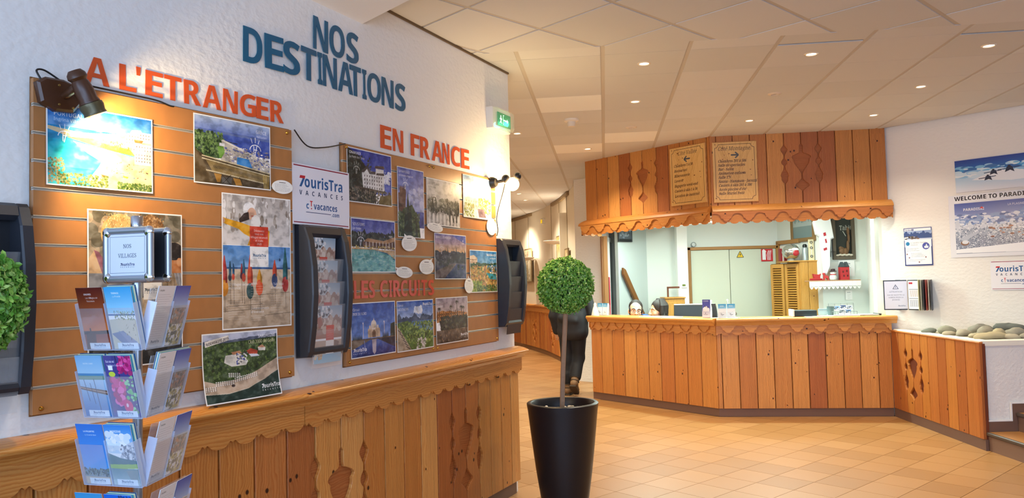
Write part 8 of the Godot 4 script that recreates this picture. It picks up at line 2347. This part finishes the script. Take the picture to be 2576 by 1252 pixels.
# ---------------------------------------------------------------- people: capsule and ellipsoid fields meshed as surface nets
class Field:
	const EDGES := [[0, 0, 0, 1, 0, 0], [0, 1, 0, 1, 1, 0], [0, 0, 1, 1, 0, 1], [0, 1, 1, 1, 1, 1], [0, 0, 0, 0, 1, 0], [1, 0, 0, 1, 1, 0], [0, 0, 1, 0, 1, 1], [1, 0, 1, 1, 1, 1], [0, 0, 0, 0, 0, 1], [1, 0, 0, 1, 0, 1], [0, 1, 0, 0, 1, 1], [1, 1, 0, 1, 1, 1]]
	var prim := []          # [type, a, b, ra, rb, k] : 0 capsule, 1 ellipsoid (a centre, b radii), 2 carved ellipsoid
	func cap(a: Vector3, b: Vector3, ra: float, rb: float, k := 0.03) -> void: prim.push_back([0, a, b, ra, rb, k])
	func ell(c: Vector3, r: Vector3, k := 0.02) -> void: prim.push_back([1, c, r, 0.0, 0.0, k])
	func carve(c: Vector3, r: Vector3, k := 0.01) -> void: prim.push_back([2, c, r, 0.0, 0.0, k])

	func d(p: Vector3) -> float:
		var v := 1e3
		for q in prim:
			var e: float
			if q[0] == 0:
				var a: Vector3 = q[1]; var ab: Vector3 = q[2] - a
				var t := clampf((p - a).dot(ab) / maxf(ab.length_squared(), 1e-9), 0.0, 1.0)
				e = (p - a - ab * t).length() - lerpf(q[3], q[4], t)
			else:
				var r: Vector3 = q[2]
				var s: Vector3 = (p - q[1]) / r
				var l := s.length()
				var g := (s / r).length()
				e = l * (l - 1.0) / maxf(g, 1e-6) if l > 1e-5 else -minf(r.x, minf(r.y, r.z))
			var k: float = q[5]
			if q[0] == 2:
				var h := maxf(k - absf(v + e), 0.0) / k
				v = maxf(v, -e) + h * h * k * 0.25
			else:
				var h := maxf(k - absf(v - e), 0.0) / k
				v = minf(v, e) - h * h * k * 0.25
		return v

	func mesh_into(b: MB, cell: float, cut_y := -1e9) -> void:
		var lo := Vector3.ONE * 1e9; var hi := -lo
		for q in prim:
			if q[0] == 2: continue
			var pts := [q[1] - q[2], q[1] + q[2]] if q[0] == 1 else [q[1] - Vector3.ONE * q[3], q[1] + Vector3.ONE * q[3], q[2] - Vector3.ONE * q[4], q[2] + Vector3.ONE * q[4]]
			for p in pts: lo = lo.min(p); hi = hi.max(p)
		lo -= Vector3.ONE * cell * 2.5; hi += Vector3.ONE * cell * 2.5
		lo.y = maxf(lo.y, cut_y)
		var nx := int((hi.x - lo.x) / cell) + 2; var ny := int((hi.y - lo.y) / cell) + 2; var nz := int((hi.z - lo.z) / cell) + 2
		var f := PackedFloat32Array(); f.resize(nx * ny * nz); f.fill(1.0)
		var bs := 4
		var near := []
		for bz in range(0, nz, bs):
			for by in range(0, ny, bs):
				for bxx in range(0, nx, bs):
					var c := lo + Vector3(bxx + 1.5, by + 1.5, bz + 1.5) * cell
					var dv := d(c)
					if absf(dv) > cell * 5.5:
						for z in range(bz, mini(bz + bs, nz)):
							for y in range(by, mini(by + bs, ny)):
								for x in range(bxx, mini(bxx + bs, nx)): f[(z * ny + y) * nx + x] = dv
						continue
					near.push_back(Vector3i(bxx, by, bz))
					for z in range(bz, mini(bz + bs, nz)):
						for y in range(by, mini(by + bs, ny)):
							for x in range(bxx, mini(bxx + bs, nx)): f[(z * ny + y) * nx + x] = d(lo + Vector3(x, y, z) * cell)
		if cut_y > -1e8:
			for z in nz:
				for x in nx: f[z * ny * nx + x] = maxf(f[z * ny * nx + x], 0.5 * cell)
		var id := {}
		var sx := 1; var sy := nx; var sz := nx * ny
		for nb in near:
			for c in bs * bs * bs:
				var x: int = nb.x + c % bs
				var y: int = nb.y + (c / bs) % bs
				var z: int = nb.z + c / (bs * bs)
				if x >= nx - 1 or y >= ny - 1 or z >= nz - 1: continue
				var i := z * sz + y * sy + x
				var m := 0
				if f[i] < 0.0: m += 1
				if f[i + sx] < 0.0: m += 1
				if f[i + sy] < 0.0: m += 1
				if f[i + sx + sy] < 0.0: m += 1
				if f[i + sz] < 0.0: m += 1
				if f[i + sz + sx] < 0.0: m += 1
				if f[i + sz + sy] < 0.0: m += 1
				if f[i + sz + sy + sx] < 0.0: m += 1
				if m == 0 or m == 8: continue
				var sum := Vector3.ZERO; var cnt := 0
				for e in EDGES:
					var va := f[i + e[0] * sx + e[1] * sy + e[2] * sz]; var vb := f[i + e[3] * sx + e[4] * sy + e[5] * sz]
					if (va < 0.0) != (vb < 0.0):
						sum += Vector3(e[0], e[1], e[2]).lerp(Vector3(e[3], e[4], e[5]), va / (va - vb)); cnt += 1
				var p := lo + (Vector3(x, y, z) + sum / cnt) * cell
				var h := cell * 0.5
				var d0 := d(p)
				var n := Vector3(d(p + Vector3(h, 0, 0)) - d0, d(p + Vector3(0, h, 0)) - d0, d(p + Vector3(0, 0, h)) - d0)
				id[i] = b.vert(p, n.normalized(), Vector2(p.x, p.y) * 3.0)
		for i in id:
			for ax in 3:
				var st: int = [sx, sy, sz][ax]; var s1: int = [sy, sz, sx][ax]; var s2: int = [sz, sx, sy][ax]
				if (f[i] < 0.0) != (f[i + st] < 0.0) and id.has(i - s1) and id.has(i - s2) and id.has(i - s1 - s2):
					var q := [id[i], id[i - s1], id[i - s1 - s2], id[i - s2]]
					b.tri3(q[0], q[1], q[2]); b.tri3(q[0], q[2], q[3])

# a head looking along +z, chin-to-crown about 0.23, origin at the base of the neck
func head_field(f: Field, at: Transform3D, s := 1.0) -> void:
	s *= at.basis.x.length()
	at = Transform3D(at.basis.orthonormalized(), at.origin)
	var e := func(c: Vector3, r: Vector3, k: float): f.prim.push_back([1, at * (c * s), r * s, 0.0, 0.0, k])
	var k := func(a: Vector3, b: Vector3, ra: float, rb: float, kk: float): f.prim.push_back([0, at * (a * s), at * (b * s), ra * s, rb * s, kk])
	k.call(Vector3(0, -0.02, -0.005), Vector3(0, 0.10, 0.0), 0.056, 0.054, 0.02)
	e.call(Vector3(0, 0.205, -0.012), Vector3(0.076, 0.092, 0.094), 0.02)
	e.call(Vector3(0, 0.145, 0.030), Vector3(0.060, 0.078, 0.062), 0.03)
	e.call(Vector3(0, 0.088, 0.062), Vector3(0.030, 0.024, 0.026), 0.03)
	k.call(Vector3(0, 0.185, 0.088), Vector3(0, 0.146, 0.108), 0.009, 0.014, 0.012)
	for sd in [-1, 1]:
		k.call(Vector3(sd * 0.018, 0.196, 0.083), Vector3(sd * 0.045, 0.198, 0.070), 0.010, 0.008, 0.014)
		e.call(Vector3(sd * 0.040, 0.148, 0.062), Vector3(0.022, 0.022, 0.018), 0.02)
		e.call(Vector3(sd * 0.011, 0.142, 0.098), Vector3(0.009, 0.008, 0.010), 0.008)
		e.call(Vector3(sd * 0.079, 0.165, -0.008), Vector3(0.010, 0.030, 0.019), 0.008)
	k.call(Vector3(-0.017, 0.115, 0.084), Vector3(0.017, 0.115, 0.084), 0.008, 0.008, 0.008)
	k.call(Vector3(-0.014, 0.104, 0.083), Vector3(0.014, 0.104, 0.083), 0.008, 0.008, 0.008)
	for sd in [-1, 1]: f.prim.push_back([2, at * (Vector3(sd * 0.031, 0.180, 0.096) * s), Vector3(0.017, 0.011, 0.016) * s, 0, 0, 0.012])

func field_mesh(f: Field, cell: float) -> ArrayMesh:
	var b := MB.new()
	f.mesh_into(b, cell)
	return b.mesh()

# one mesh from a body on a coarse grid with head and hands on fine grids of their own
func body_mesh(f: Field, cell: float, head: Transform3D, hands: Array, head_cell: float) -> ArrayMesh:
	var b := MB.new()
	f.mesh_into(b, cell)
	var hf := Field.new(); head_field(hf, head)
	hf.mesh_into(b, head_cell)
	for q in hands:
		var g := Field.new(); hand_into(g, q[0], q[1])
		g.mesh_into(b, 0.0065)
	return b.mesh()

func face_details(parent: Node, at: Transform3D, iris: Color, brow: Color, lips: Color) -> void:
	for sd in [-1, 1]:
		var e := MB.new(); e.ball(Vector3(0.0120, 0.0062, 0.0085), at * mv(sd * 0.031, 0.179, 0.0795), 14, 10)
		put("eyeball", e.mesh(), hexmat("e6e2dc", 0.25), parent)
		var i := MB.new(); i.ball(Vector3(0.0062, 0.0060, 0.003), at * mv(sd * 0.031, 0.179, 0.0868), 12, 8)
		put("iris", i.mesh(), mat("iris", iris, 0.2), parent)
		var b := MB.new()
		b.tube(PackedVector3Array([at * Vector3(sd * 0.014, 0.200, 0.094), at * Vector3(sd * 0.034, 0.206, 0.087), at * Vector3(sd * 0.052, 0.199, 0.070)]), 0.0045, 7)
		put("eyebrow", b.mesh(), mat("brow", brow, 0.8), parent)
	var l := MB.new()
	l.tube(PackedVector3Array([at * Vector3(-0.021, 0.110, 0.084), at * Vector3(0, 0.111, 0.0915), at * Vector3(0.021, 0.110, 0.084)]), 0.0048, 8)
	put("lips", l.mesh(), mat("lips", lips, 0.5), parent)

# fingers rooted in the palm; the hand points along -y of its frame, palm towards +z
func hand_into(f: Field, at: Transform3D, mirror: float) -> void:
	var c := func(a: Vector3, b: Vector3, ra: float, rb: float, k := 0.006):
		f.prim.push_back([0, at * Vector3(a.x * mirror, a.y, a.z), at * Vector3(b.x * mirror, b.y, b.z), ra, rb, k])
	c.call(Vector3(0, 0.02, 0), Vector3(0, -0.05, 0.003), 0.026, 0.030, 0.02)
	c.call(Vector3(-0.018, -0.03, 0), Vector3(0.02, -0.03, 0), 0.020, 0.020, 0.02)
	var ln := [0.060, 0.072, 0.068, 0.052]
	for i in 4:
		var x := -0.030 + i * 0.020
		var b0 := Vector3(x, -0.075, 0.004); var m := b0 + Vector3(0, -ln[i] * 0.5, 0.012); var t := m + Vector3(0, -ln[i] * 0.38, 0.026)
		c.call(Vector3(x * 0.8, -0.045, 0.0), b0, 0.0105, 0.0095)
		c.call(b0, m, 0.0092, 0.0085); c.call(m, t, 0.0085, 0.0072)
	c.call(Vector3(-0.028, -0.015, 0.006), Vector3(-0.050, -0.052, 0.022), 0.013, 0.010); c.call(Vector3(-0.050, -0.052, 0.022), Vector3(-0.048, -0.082, 0.032), 0.0095, 0.008)

func build_people() -> void:
	var skin := mat("skin_pale", Color("d9ab8f"), 0.5)
	skin.subsurf_scatter_enabled = true
	skin.subsurf_scatter_strength = 0.15
	# 1: standing at the counter's left end, seen from behind, one heel raised
	var p1 := thing("person", "person in black padded jacket, black trousers and brown boots leaning on the counter's end", "person", Transform3D(Basis(Vector3.UP, deg_to_rad(160.0)), Vector3(0.83, 0, -10.98)))
	var body := Field.new()
	body.cap(Vector3(0, 0.95, 0.03), Vector3(0, 1.38, 0.05), 0.13, 0.15, 0.06)
	body.cap(Vector3(-0.14, 1.40, 0.04), Vector3(0.14, 1.40, 0.04), 0.065, 0.065, 0.05)
	body.cap(Vector3(0.10, 0.92, 0.02), Vector3(0.09, 0.50, 0.01), 0.085, 0.055, 0.04); body.cap(Vector3(0.09, 0.50, 0.01), Vector3(0.08, 0.09, -0.02), 0.055, 0.04, 0.03)
	body.cap(Vector3(-0.09, 0.92, 0.02), Vector3(-0.06, 0.52, 0.05), 0.085, 0.055, 0.04); body.cap(Vector3(-0.06, 0.52, 0.05), Vector3(-0.05, 0.16, -0.16), 0.055, 0.04, 0.03)
	body.cap(Vector3(0.20, 1.39, 0.04), Vector3(0.26, 1.12, 0.02), 0.05, 0.042, 0.03); body.cap(Vector3(0.26, 1.12, 0.02), Vector3(0.25, 0.90, 0.08), 0.04, 0.03, 0.02)
	body.cap(Vector3(-0.20, 1.39, 0.04), Vector3(-0.27, 1.14, 0.03), 0.05, 0.042, 0.03); body.cap(Vector3(-0.27, 1.14, 0.03), Vector3(-0.22, 1.17, 0.25), 0.04, 0.03, 0.02)
	var hd := Transform3D(Basis(Vector3.RIGHT, 0.15), Vector3(0, 1.46, 0.05))
	put("body", body_mesh(body, 0.022, hd, [[Transform3D(Basis(Vector3.RIGHT, -0.3), Vector3(0.25, 0.87, 0.09)), 1.0], [Transform3D(Basis(Vector3.RIGHT, 1.45), Vector3(-0.215, 1.175, 0.275)), -1.0]], 0.009), skin, p1)
	var jk := Field.new()
	jk.cap(Vector3(-0.05, 0.90, 0.02), Vector3(-0.03, 1.10, 0.03), 0.175, 0.17, 0.04); jk.cap(Vector3(0.05, 0.90, 0.02), Vector3(0.03, 1.10, 0.03), 0.175, 0.17, 0.04); jk.cap(Vector3(0, 1.10, 0.03), Vector3(0, 1.40, 0.05), 0.20, 0.165, 0.08)
	jk.carve(Vector3(0, 0.62, 0.02), Vector3(0.6, 0.155, 0.6), 0.02)
	jk.cap(Vector3(-0.15, 1.40, 0.04), Vector3(0.15, 1.40, 0.04), 0.085, 0.085, 0.05)
	jk.cap(Vector3(0.21, 1.39, 0.04), Vector3(0.275, 1.12, 0.02), 0.078, 0.075, 0.03); jk.cap(Vector3(0.275, 1.12, 0.02), Vector3(0.255, 0.90, 0.07), 0.072, 0.058, 0.03)
	jk.cap(Vector3(-0.21, 1.39, 0.04), Vector3(-0.285, 1.14, 0.03), 0.078, 0.075, 0.03); jk.cap(Vector3(-0.285, 1.14, 0.03), Vector3(-0.225, 1.17, 0.22), 0.070, 0.055, 0.03)
	for q in [[0.14, 1.10, -0.13, -0.08, 1.06, -0.145], [-0.14, 1.26, -0.11, 0.06, 1.23, -0.12]]: jk.cap(Vector3(q[0], q[1], q[2]), Vector3(q[3], q[4], q[5]), 0.03, 0.02, 0.06)
	jk.cap(Vector3(-0.05, 1.47, -0.03), Vector3(0.05, 1.47, -0.03), 0.075, 0.075, 0.04)
	put("jacket", field_mesh(jk, 0.020), mat("jacket_black", Color("1b1c22"), 0.72), p1)
	var tr := Field.new()
	tr.cap(Vector3(-0.07, 0.90, 0.02), Vector3(0.07, 0.90, 0.02), 0.12, 0.12, 0.05)
	tr.cap(Vector3(0.10, 0.88, 0.02), Vector3(0.095, 0.50, 0.01), 0.11, 0.085, 0.04); tr.cap(Vector3(0.095, 0.50, 0.01), Vector3(0.085, 0.20, -0.01), 0.085, 0.078, 0.04)
	tr.cap(Vector3(-0.09, 0.88, 0.02), Vector3(-0.06, 0.52, 0.06), 0.11, 0.088, 0.04); tr.cap(Vector3(-0.06, 0.52, 0.06), Vector3(-0.05, 0.27, -0.08), 0.085, 0.078, 0.04)
	tr.cap(Vector3(0.09, 0.3, -0.06), Vector3(0.08, 0.24, -0.05), 0.035, 0.03, 0.04)
	put("trousers", field_mesh(tr, 0.016), mat("trousers_black", Color("101218"), 0.75), p1)
	# boots: one flat, one on its toe with the sole showing
	for k in 2:
		var bf := Field.new()
		bf.cap(Vector3(0, 0.20, -0.01), Vector3(0, 0.09, -0.01), 0.058, 0.052, 0.02); bf.cap(Vector3(0, 0.065, -0.03), Vector3(0, 0.055, 0.13), 0.048, 0.042, 0.03)
		var at := mv(0.085, 0, -0.01) if k == 0 else Transform3D(Basis(Vector3.RIGHT, deg_to_rad(35.0)), Vector3(-0.05, 0.112, -0.195))
		put("boot", field_mesh(bf, 0.009), mat("boot_tan", Color("7d6142"), 0.65), p1, at)
		var sole := MB.new(); sole.extrude(V2([-0.045, -0.075, 0.045, -0.075, 0.05, 0.0, 0.045, 0.08, 0.05, 0.12, 0.03, 0.17, -0.03, 0.17, -0.05, 0.12, -0.045, 0.08, -0.05, 0.0]), -0.012, 0.012, Transform3D(Basis(Vector3(-1, 0, 0), Vector3(0, 0, 1), Vector3(0, 1, 0)), Vector3(0, 0.012, 0)), 0.004)
		put("sole", sole.mesh(), mat("boot_sole", Color("3d3226"), 0.8), p1, at)
		for y in [0.11, 0.16, 0.20]:
			var lc := MB.new()
			var ring := PackedVector3Array()
			for i in 17: ring.push_back(Vector3(cos(TAU * i / 16) * 0.060, y, -0.01 + sin(TAU * i / 16) * 0.060))
			lc.tube(ring, 0.006, 6, false)
			put("boot_strap", lc.mesh(), mat("boot_strap", Color("33291e"), 0.7), p1, at)
	var hr := Field.new()
	hr.prim.push_back([1, hd * Vector3(0, 0.225, -0.022), Vector3(0.086, 0.090, 0.098), 0, 0, 0.02]); hr.prim.push_back([1, hd * Vector3(0, 0.16, -0.055), Vector3(0.078, 0.07, 0.06), 0, 0, 0.03]); hr.prim.push_back([2, hd * Vector3(0, 0.14, 0.085), Vector3(0.075, 0.09, 0.075), 0, 0, 0.01])
	put("hair", field_mesh(hr, 0.011), mat("hair_dark", Color("1d1512"), 0.6), p1)
	face_details(p1, hd, Color("3a2a1c"), Color("1d1512"), Color("a8645a"))

	# 2 and 3: seated behind the counter
	for k in 2:
		var man := k == 0
		var base: Vector3 = Vector3(1.64, 0, -10.50) if man else Vector3(1.925, 0, -10.24)
		var p := thing("person", ["seated man with dark receding hair, glasses, moustache and blue top behind the counter", "seated woman with long dark wavy hair in profile behind the counter"][k], "person", Transform3D(Basis(Vector3.UP, deg_to_rad(-12.0 if man else -75.0)), base))
		var sh := 0.985 if man else 0.985
		var sy := 1.06 if man else 0.97
		var b := Field.new()
		b.cap(Vector3(0, 0.52, 0), Vector3(0, 0.86, 0.01), 0.125, 0.135, 0.06); b.cap(Vector3(-0.13, sy - 0.08, 0.0), Vector3(0.13, sy, 0.0), 0.06, 0.06, 0.05)
		for s in [-1, 1]:
			b.cap(Vector3(s * 0.17, sy - 0.04 + s * 0.04, 0), Vector3(s * 0.22, 0.74, 0.0), 0.048, 0.04, 0.03); b.cap(Vector3(s * 0.22, 0.72, 0.0), Vector3(s * 0.15, 0.66, 0.12), 0.038, 0.03, 0.02)
			b.cap(Vector3(s * 0.10, 0.50, -0.12), Vector3(s * 0.11, 0.50, 0.14), 0.08, 0.058, 0.04); b.cap(Vector3(s * 0.11, 0.50, 0.14), Vector3(s * 0.11, 0.07, 0.0), 0.055, 0.04, 0.03); b.cap(Vector3(s * 0.11, 0.045, -0.02), Vector3(s * 0.11, 0.04, 0.12), 0.045, 0.04, 0.03)
		var ht := Transform3D(Basis(Vector3.UP, deg_to_rad(8.0 if man else -4.0)) * Basis(Vector3.BACK, deg_to_rad(-6.0 if man else 0.0)), Vector3(0, sh + 0.0, 0.005)) * Transform3D(Basis().scaled(Vector3.ONE * 1.13), Vector3.ZERO)
		put("body", body_mesh(b, 0.022, ht, [[Transform3D(Basis(Vector3.RIGHT, -0.7), Vector3(0.14, 0.645, 0.12)), 1.0], [Transform3D(Basis(Vector3.RIGHT, -0.7), Vector3(-0.14, 0.645, 0.12)), -1.0]], 0.0055), skin, p)
		face_details(p, ht, Color("3a2a1c"), Color("241a16"), Color("b06a60"))
		var top := Field.new()
		top.cap(Vector3(0, 0.50, 0), Vector3(0, 0.86, 0.01), 0.15, 0.158, 0.06); top.cap(Vector3(-0.13, sy - 0.08, 0.0), Vector3(0.13, sy, 0.0), 0.076, 0.082, 0.06)
		top.cap(Vector3(-0.03, sh - 0.02, -0.02), Vector3(0.03, sh - 0.02, -0.02), 0.066 if man else 0.06, 0.066 if man else 0.06, 0.04)
		for s in [-1, 1]:
			top.cap(Vector3(s * 0.17, sy - 0.04 + s * 0.04, 0), Vector3(s * 0.225, 0.74, 0.0), 0.064, 0.056, 0.03); top.cap(Vector3(s * 0.225, 0.72, 0.0), Vector3(s * 0.16, 0.67, 0.09), 0.052, 0.042, 0.03)
		put("top", field_mesh(top, 0.016), mat("top_blue", Color("24508c"), 0.8) if man else mat("top_black", Color("16181c"), 0.8), p)
		var tq := Field.new()
		for s in [-1, 1]:
			tq.cap(Vector3(s * 0.09, 0.51, -0.12), Vector3(s * 0.11, 0.50, 0.14), 0.10, 0.074, 0.05); tq.cap(Vector3(s * 0.11, 0.50, 0.14), Vector3(s * 0.11, 0.10, 0.0), 0.072, 0.06, 0.03)
		put("trousers", field_mesh(tq, 0.022), mat("trousers_navy", Color("1f2530"), 0.8), p)
		var h := Field.new()
		var hs := ht.basis.x.length()
		if man:
			h.prim.push_back([1, ht * Vector3(0, 0.226, -0.030), Vector3(0.084, 0.088, 0.092), 0, 0, 0.02]); h.prim.push_back([1, ht * Vector3(0, 0.155, -0.06), Vector3(0.074, 0.06, 0.05), 0, 0, 0.03])
			for s in [-1, 1]: h.prim.push_back([1, ht * Vector3(s * 0.070, 0.185, 0.020), Vector3(0.014, 0.035, 0.03), 0, 0, 0.015])
			h.prim.push_back([2, ht * Vector3(0, 0.178, 0.100), Vector3(0.064, 0.082, 0.070), 0, 0, 0.012])
			h.prim.push_back([2, ht * Vector3(0, 0.12, 0.07), Vector3(0.09, 0.06, 0.07), 0, 0, 0.01])
		else:
			h.prim.push_back([1, ht * Vector3(0, 0.222, -0.022), Vector3(0.092, 0.096, 0.104), 0, 0, 0.02])
			h.prim.push_back([2, ht * Vector3(0, 0.16, 0.098), Vector3(0.066, 0.10, 0.068), 0, 0, 0.012])
			for i in 22:
				var a0 := PI * (-0.02 + 1.04 * i / 21.0)
				var u := Vector3(cos(a0) * 0.05, 0.315, -sin(a0) * 0.05 - 0.01); var m := Vector3(cos(a0) * 0.098, 0.24, -sin(a0) * 0.105 - 0.005); var e := Vector3(cos(a0) * (0.100 + 0.012 * sin(i * 2.1)), 0.15, -sin(a0) * 0.105)
				h.cap(ht * u, ht * m, 0.012, 0.013, 0.005); h.cap(ht * m, ht * e, 0.013, 0.014, 0.005)
			for i in 15:
				var a := PI * 0.05 + PI * 0.9 * i / 14.0
				var r := Vector3(cos(a) * 0.088, 0.17, -sin(a) * 0.085 + 0.01)
				var w := 0.022 * sin(i * 2.4)
				var q0 := ht * r; var q1 := ht * (r + Vector3(cos(a) * 0.03 + w, -0.10, -sin(a) * 0.03)); var q2 := ht * (r + Vector3(cos(a) * 0.05 - w, -0.20, -sin(a) * 0.03 + w)); var q3 := ht * (r + Vector3(cos(a) * 0.045 + w, -0.29, -sin(a) * 0.015))
				h.cap(q0, q1, 0.027, 0.022, 0.006); h.cap(q1, q2, 0.022, 0.024, 0.006); h.cap(q2, q3, 0.024, 0.010, 0.006)
		for q in h.prim:
			if q[0] != 0: q[2] = q[2] * hs
		put("hair", field_mesh(h, 0.008), mat("hair_dark", Color("1d1512"), 0.6), p)
		if man:
			var ms := Field.new()
			ms.prim.push_back([0, ht * Vector3(-0.020, 0.121, 0.088), ht * Vector3(0.020, 0.121, 0.088), 0.007, 0.007, 0.006]); ms.prim.push_back([1, ht * Vector3(0, 0.082, 0.082), Vector3(0.024, 0.017, 0.014), 0, 0, 0.01])
			for s in [-1, 1]: ms.prim.push_back([0, ht * Vector3(s * 0.024, 0.119, 0.083), ht * Vector3(s * 0.026, 0.092, 0.076), 0.005, 0.005, 0.006])
			for q in ms.prim:
				if q[0] == 0: q[3] *= hs; q[4] *= hs
				else: q[2] = q[2] * hs
			put("beard", field_mesh(ms, 0.004), mat("beard_dark", Color("30231c"), 0.8), p)
			var gl := MB.new()
			for s in [-1, 1]:
				var ring := PackedVector3Array()
				for i in 21: ring.push_back(ht * (Vector3(s * 0.033, 0.178, 0.106) + Vector3(cos(TAU * i / 20) * 0.025, sin(TAU * i / 20) * 0.021, -absf(cos(TAU * i / 20)) * 0.004)))
				gl.tube(ring, 0.0024, 6, false)
				gl.tube(PackedVector3Array([ht * Vector3(s * 0.058, 0.182, 0.100), ht * Vector3(s * 0.082, 0.182, 0.0)]), 0.0022, 6)
			gl.tube(PackedVector3Array([ht * Vector3(-0.009, 0.182, 0.108), ht * Vector3(0.009, 0.182, 0.108)]), 0.0022, 6)
			put("glasses", gl.mesh(), mat("glasses_dark", Color("1c1a1e"), 0.3), p)
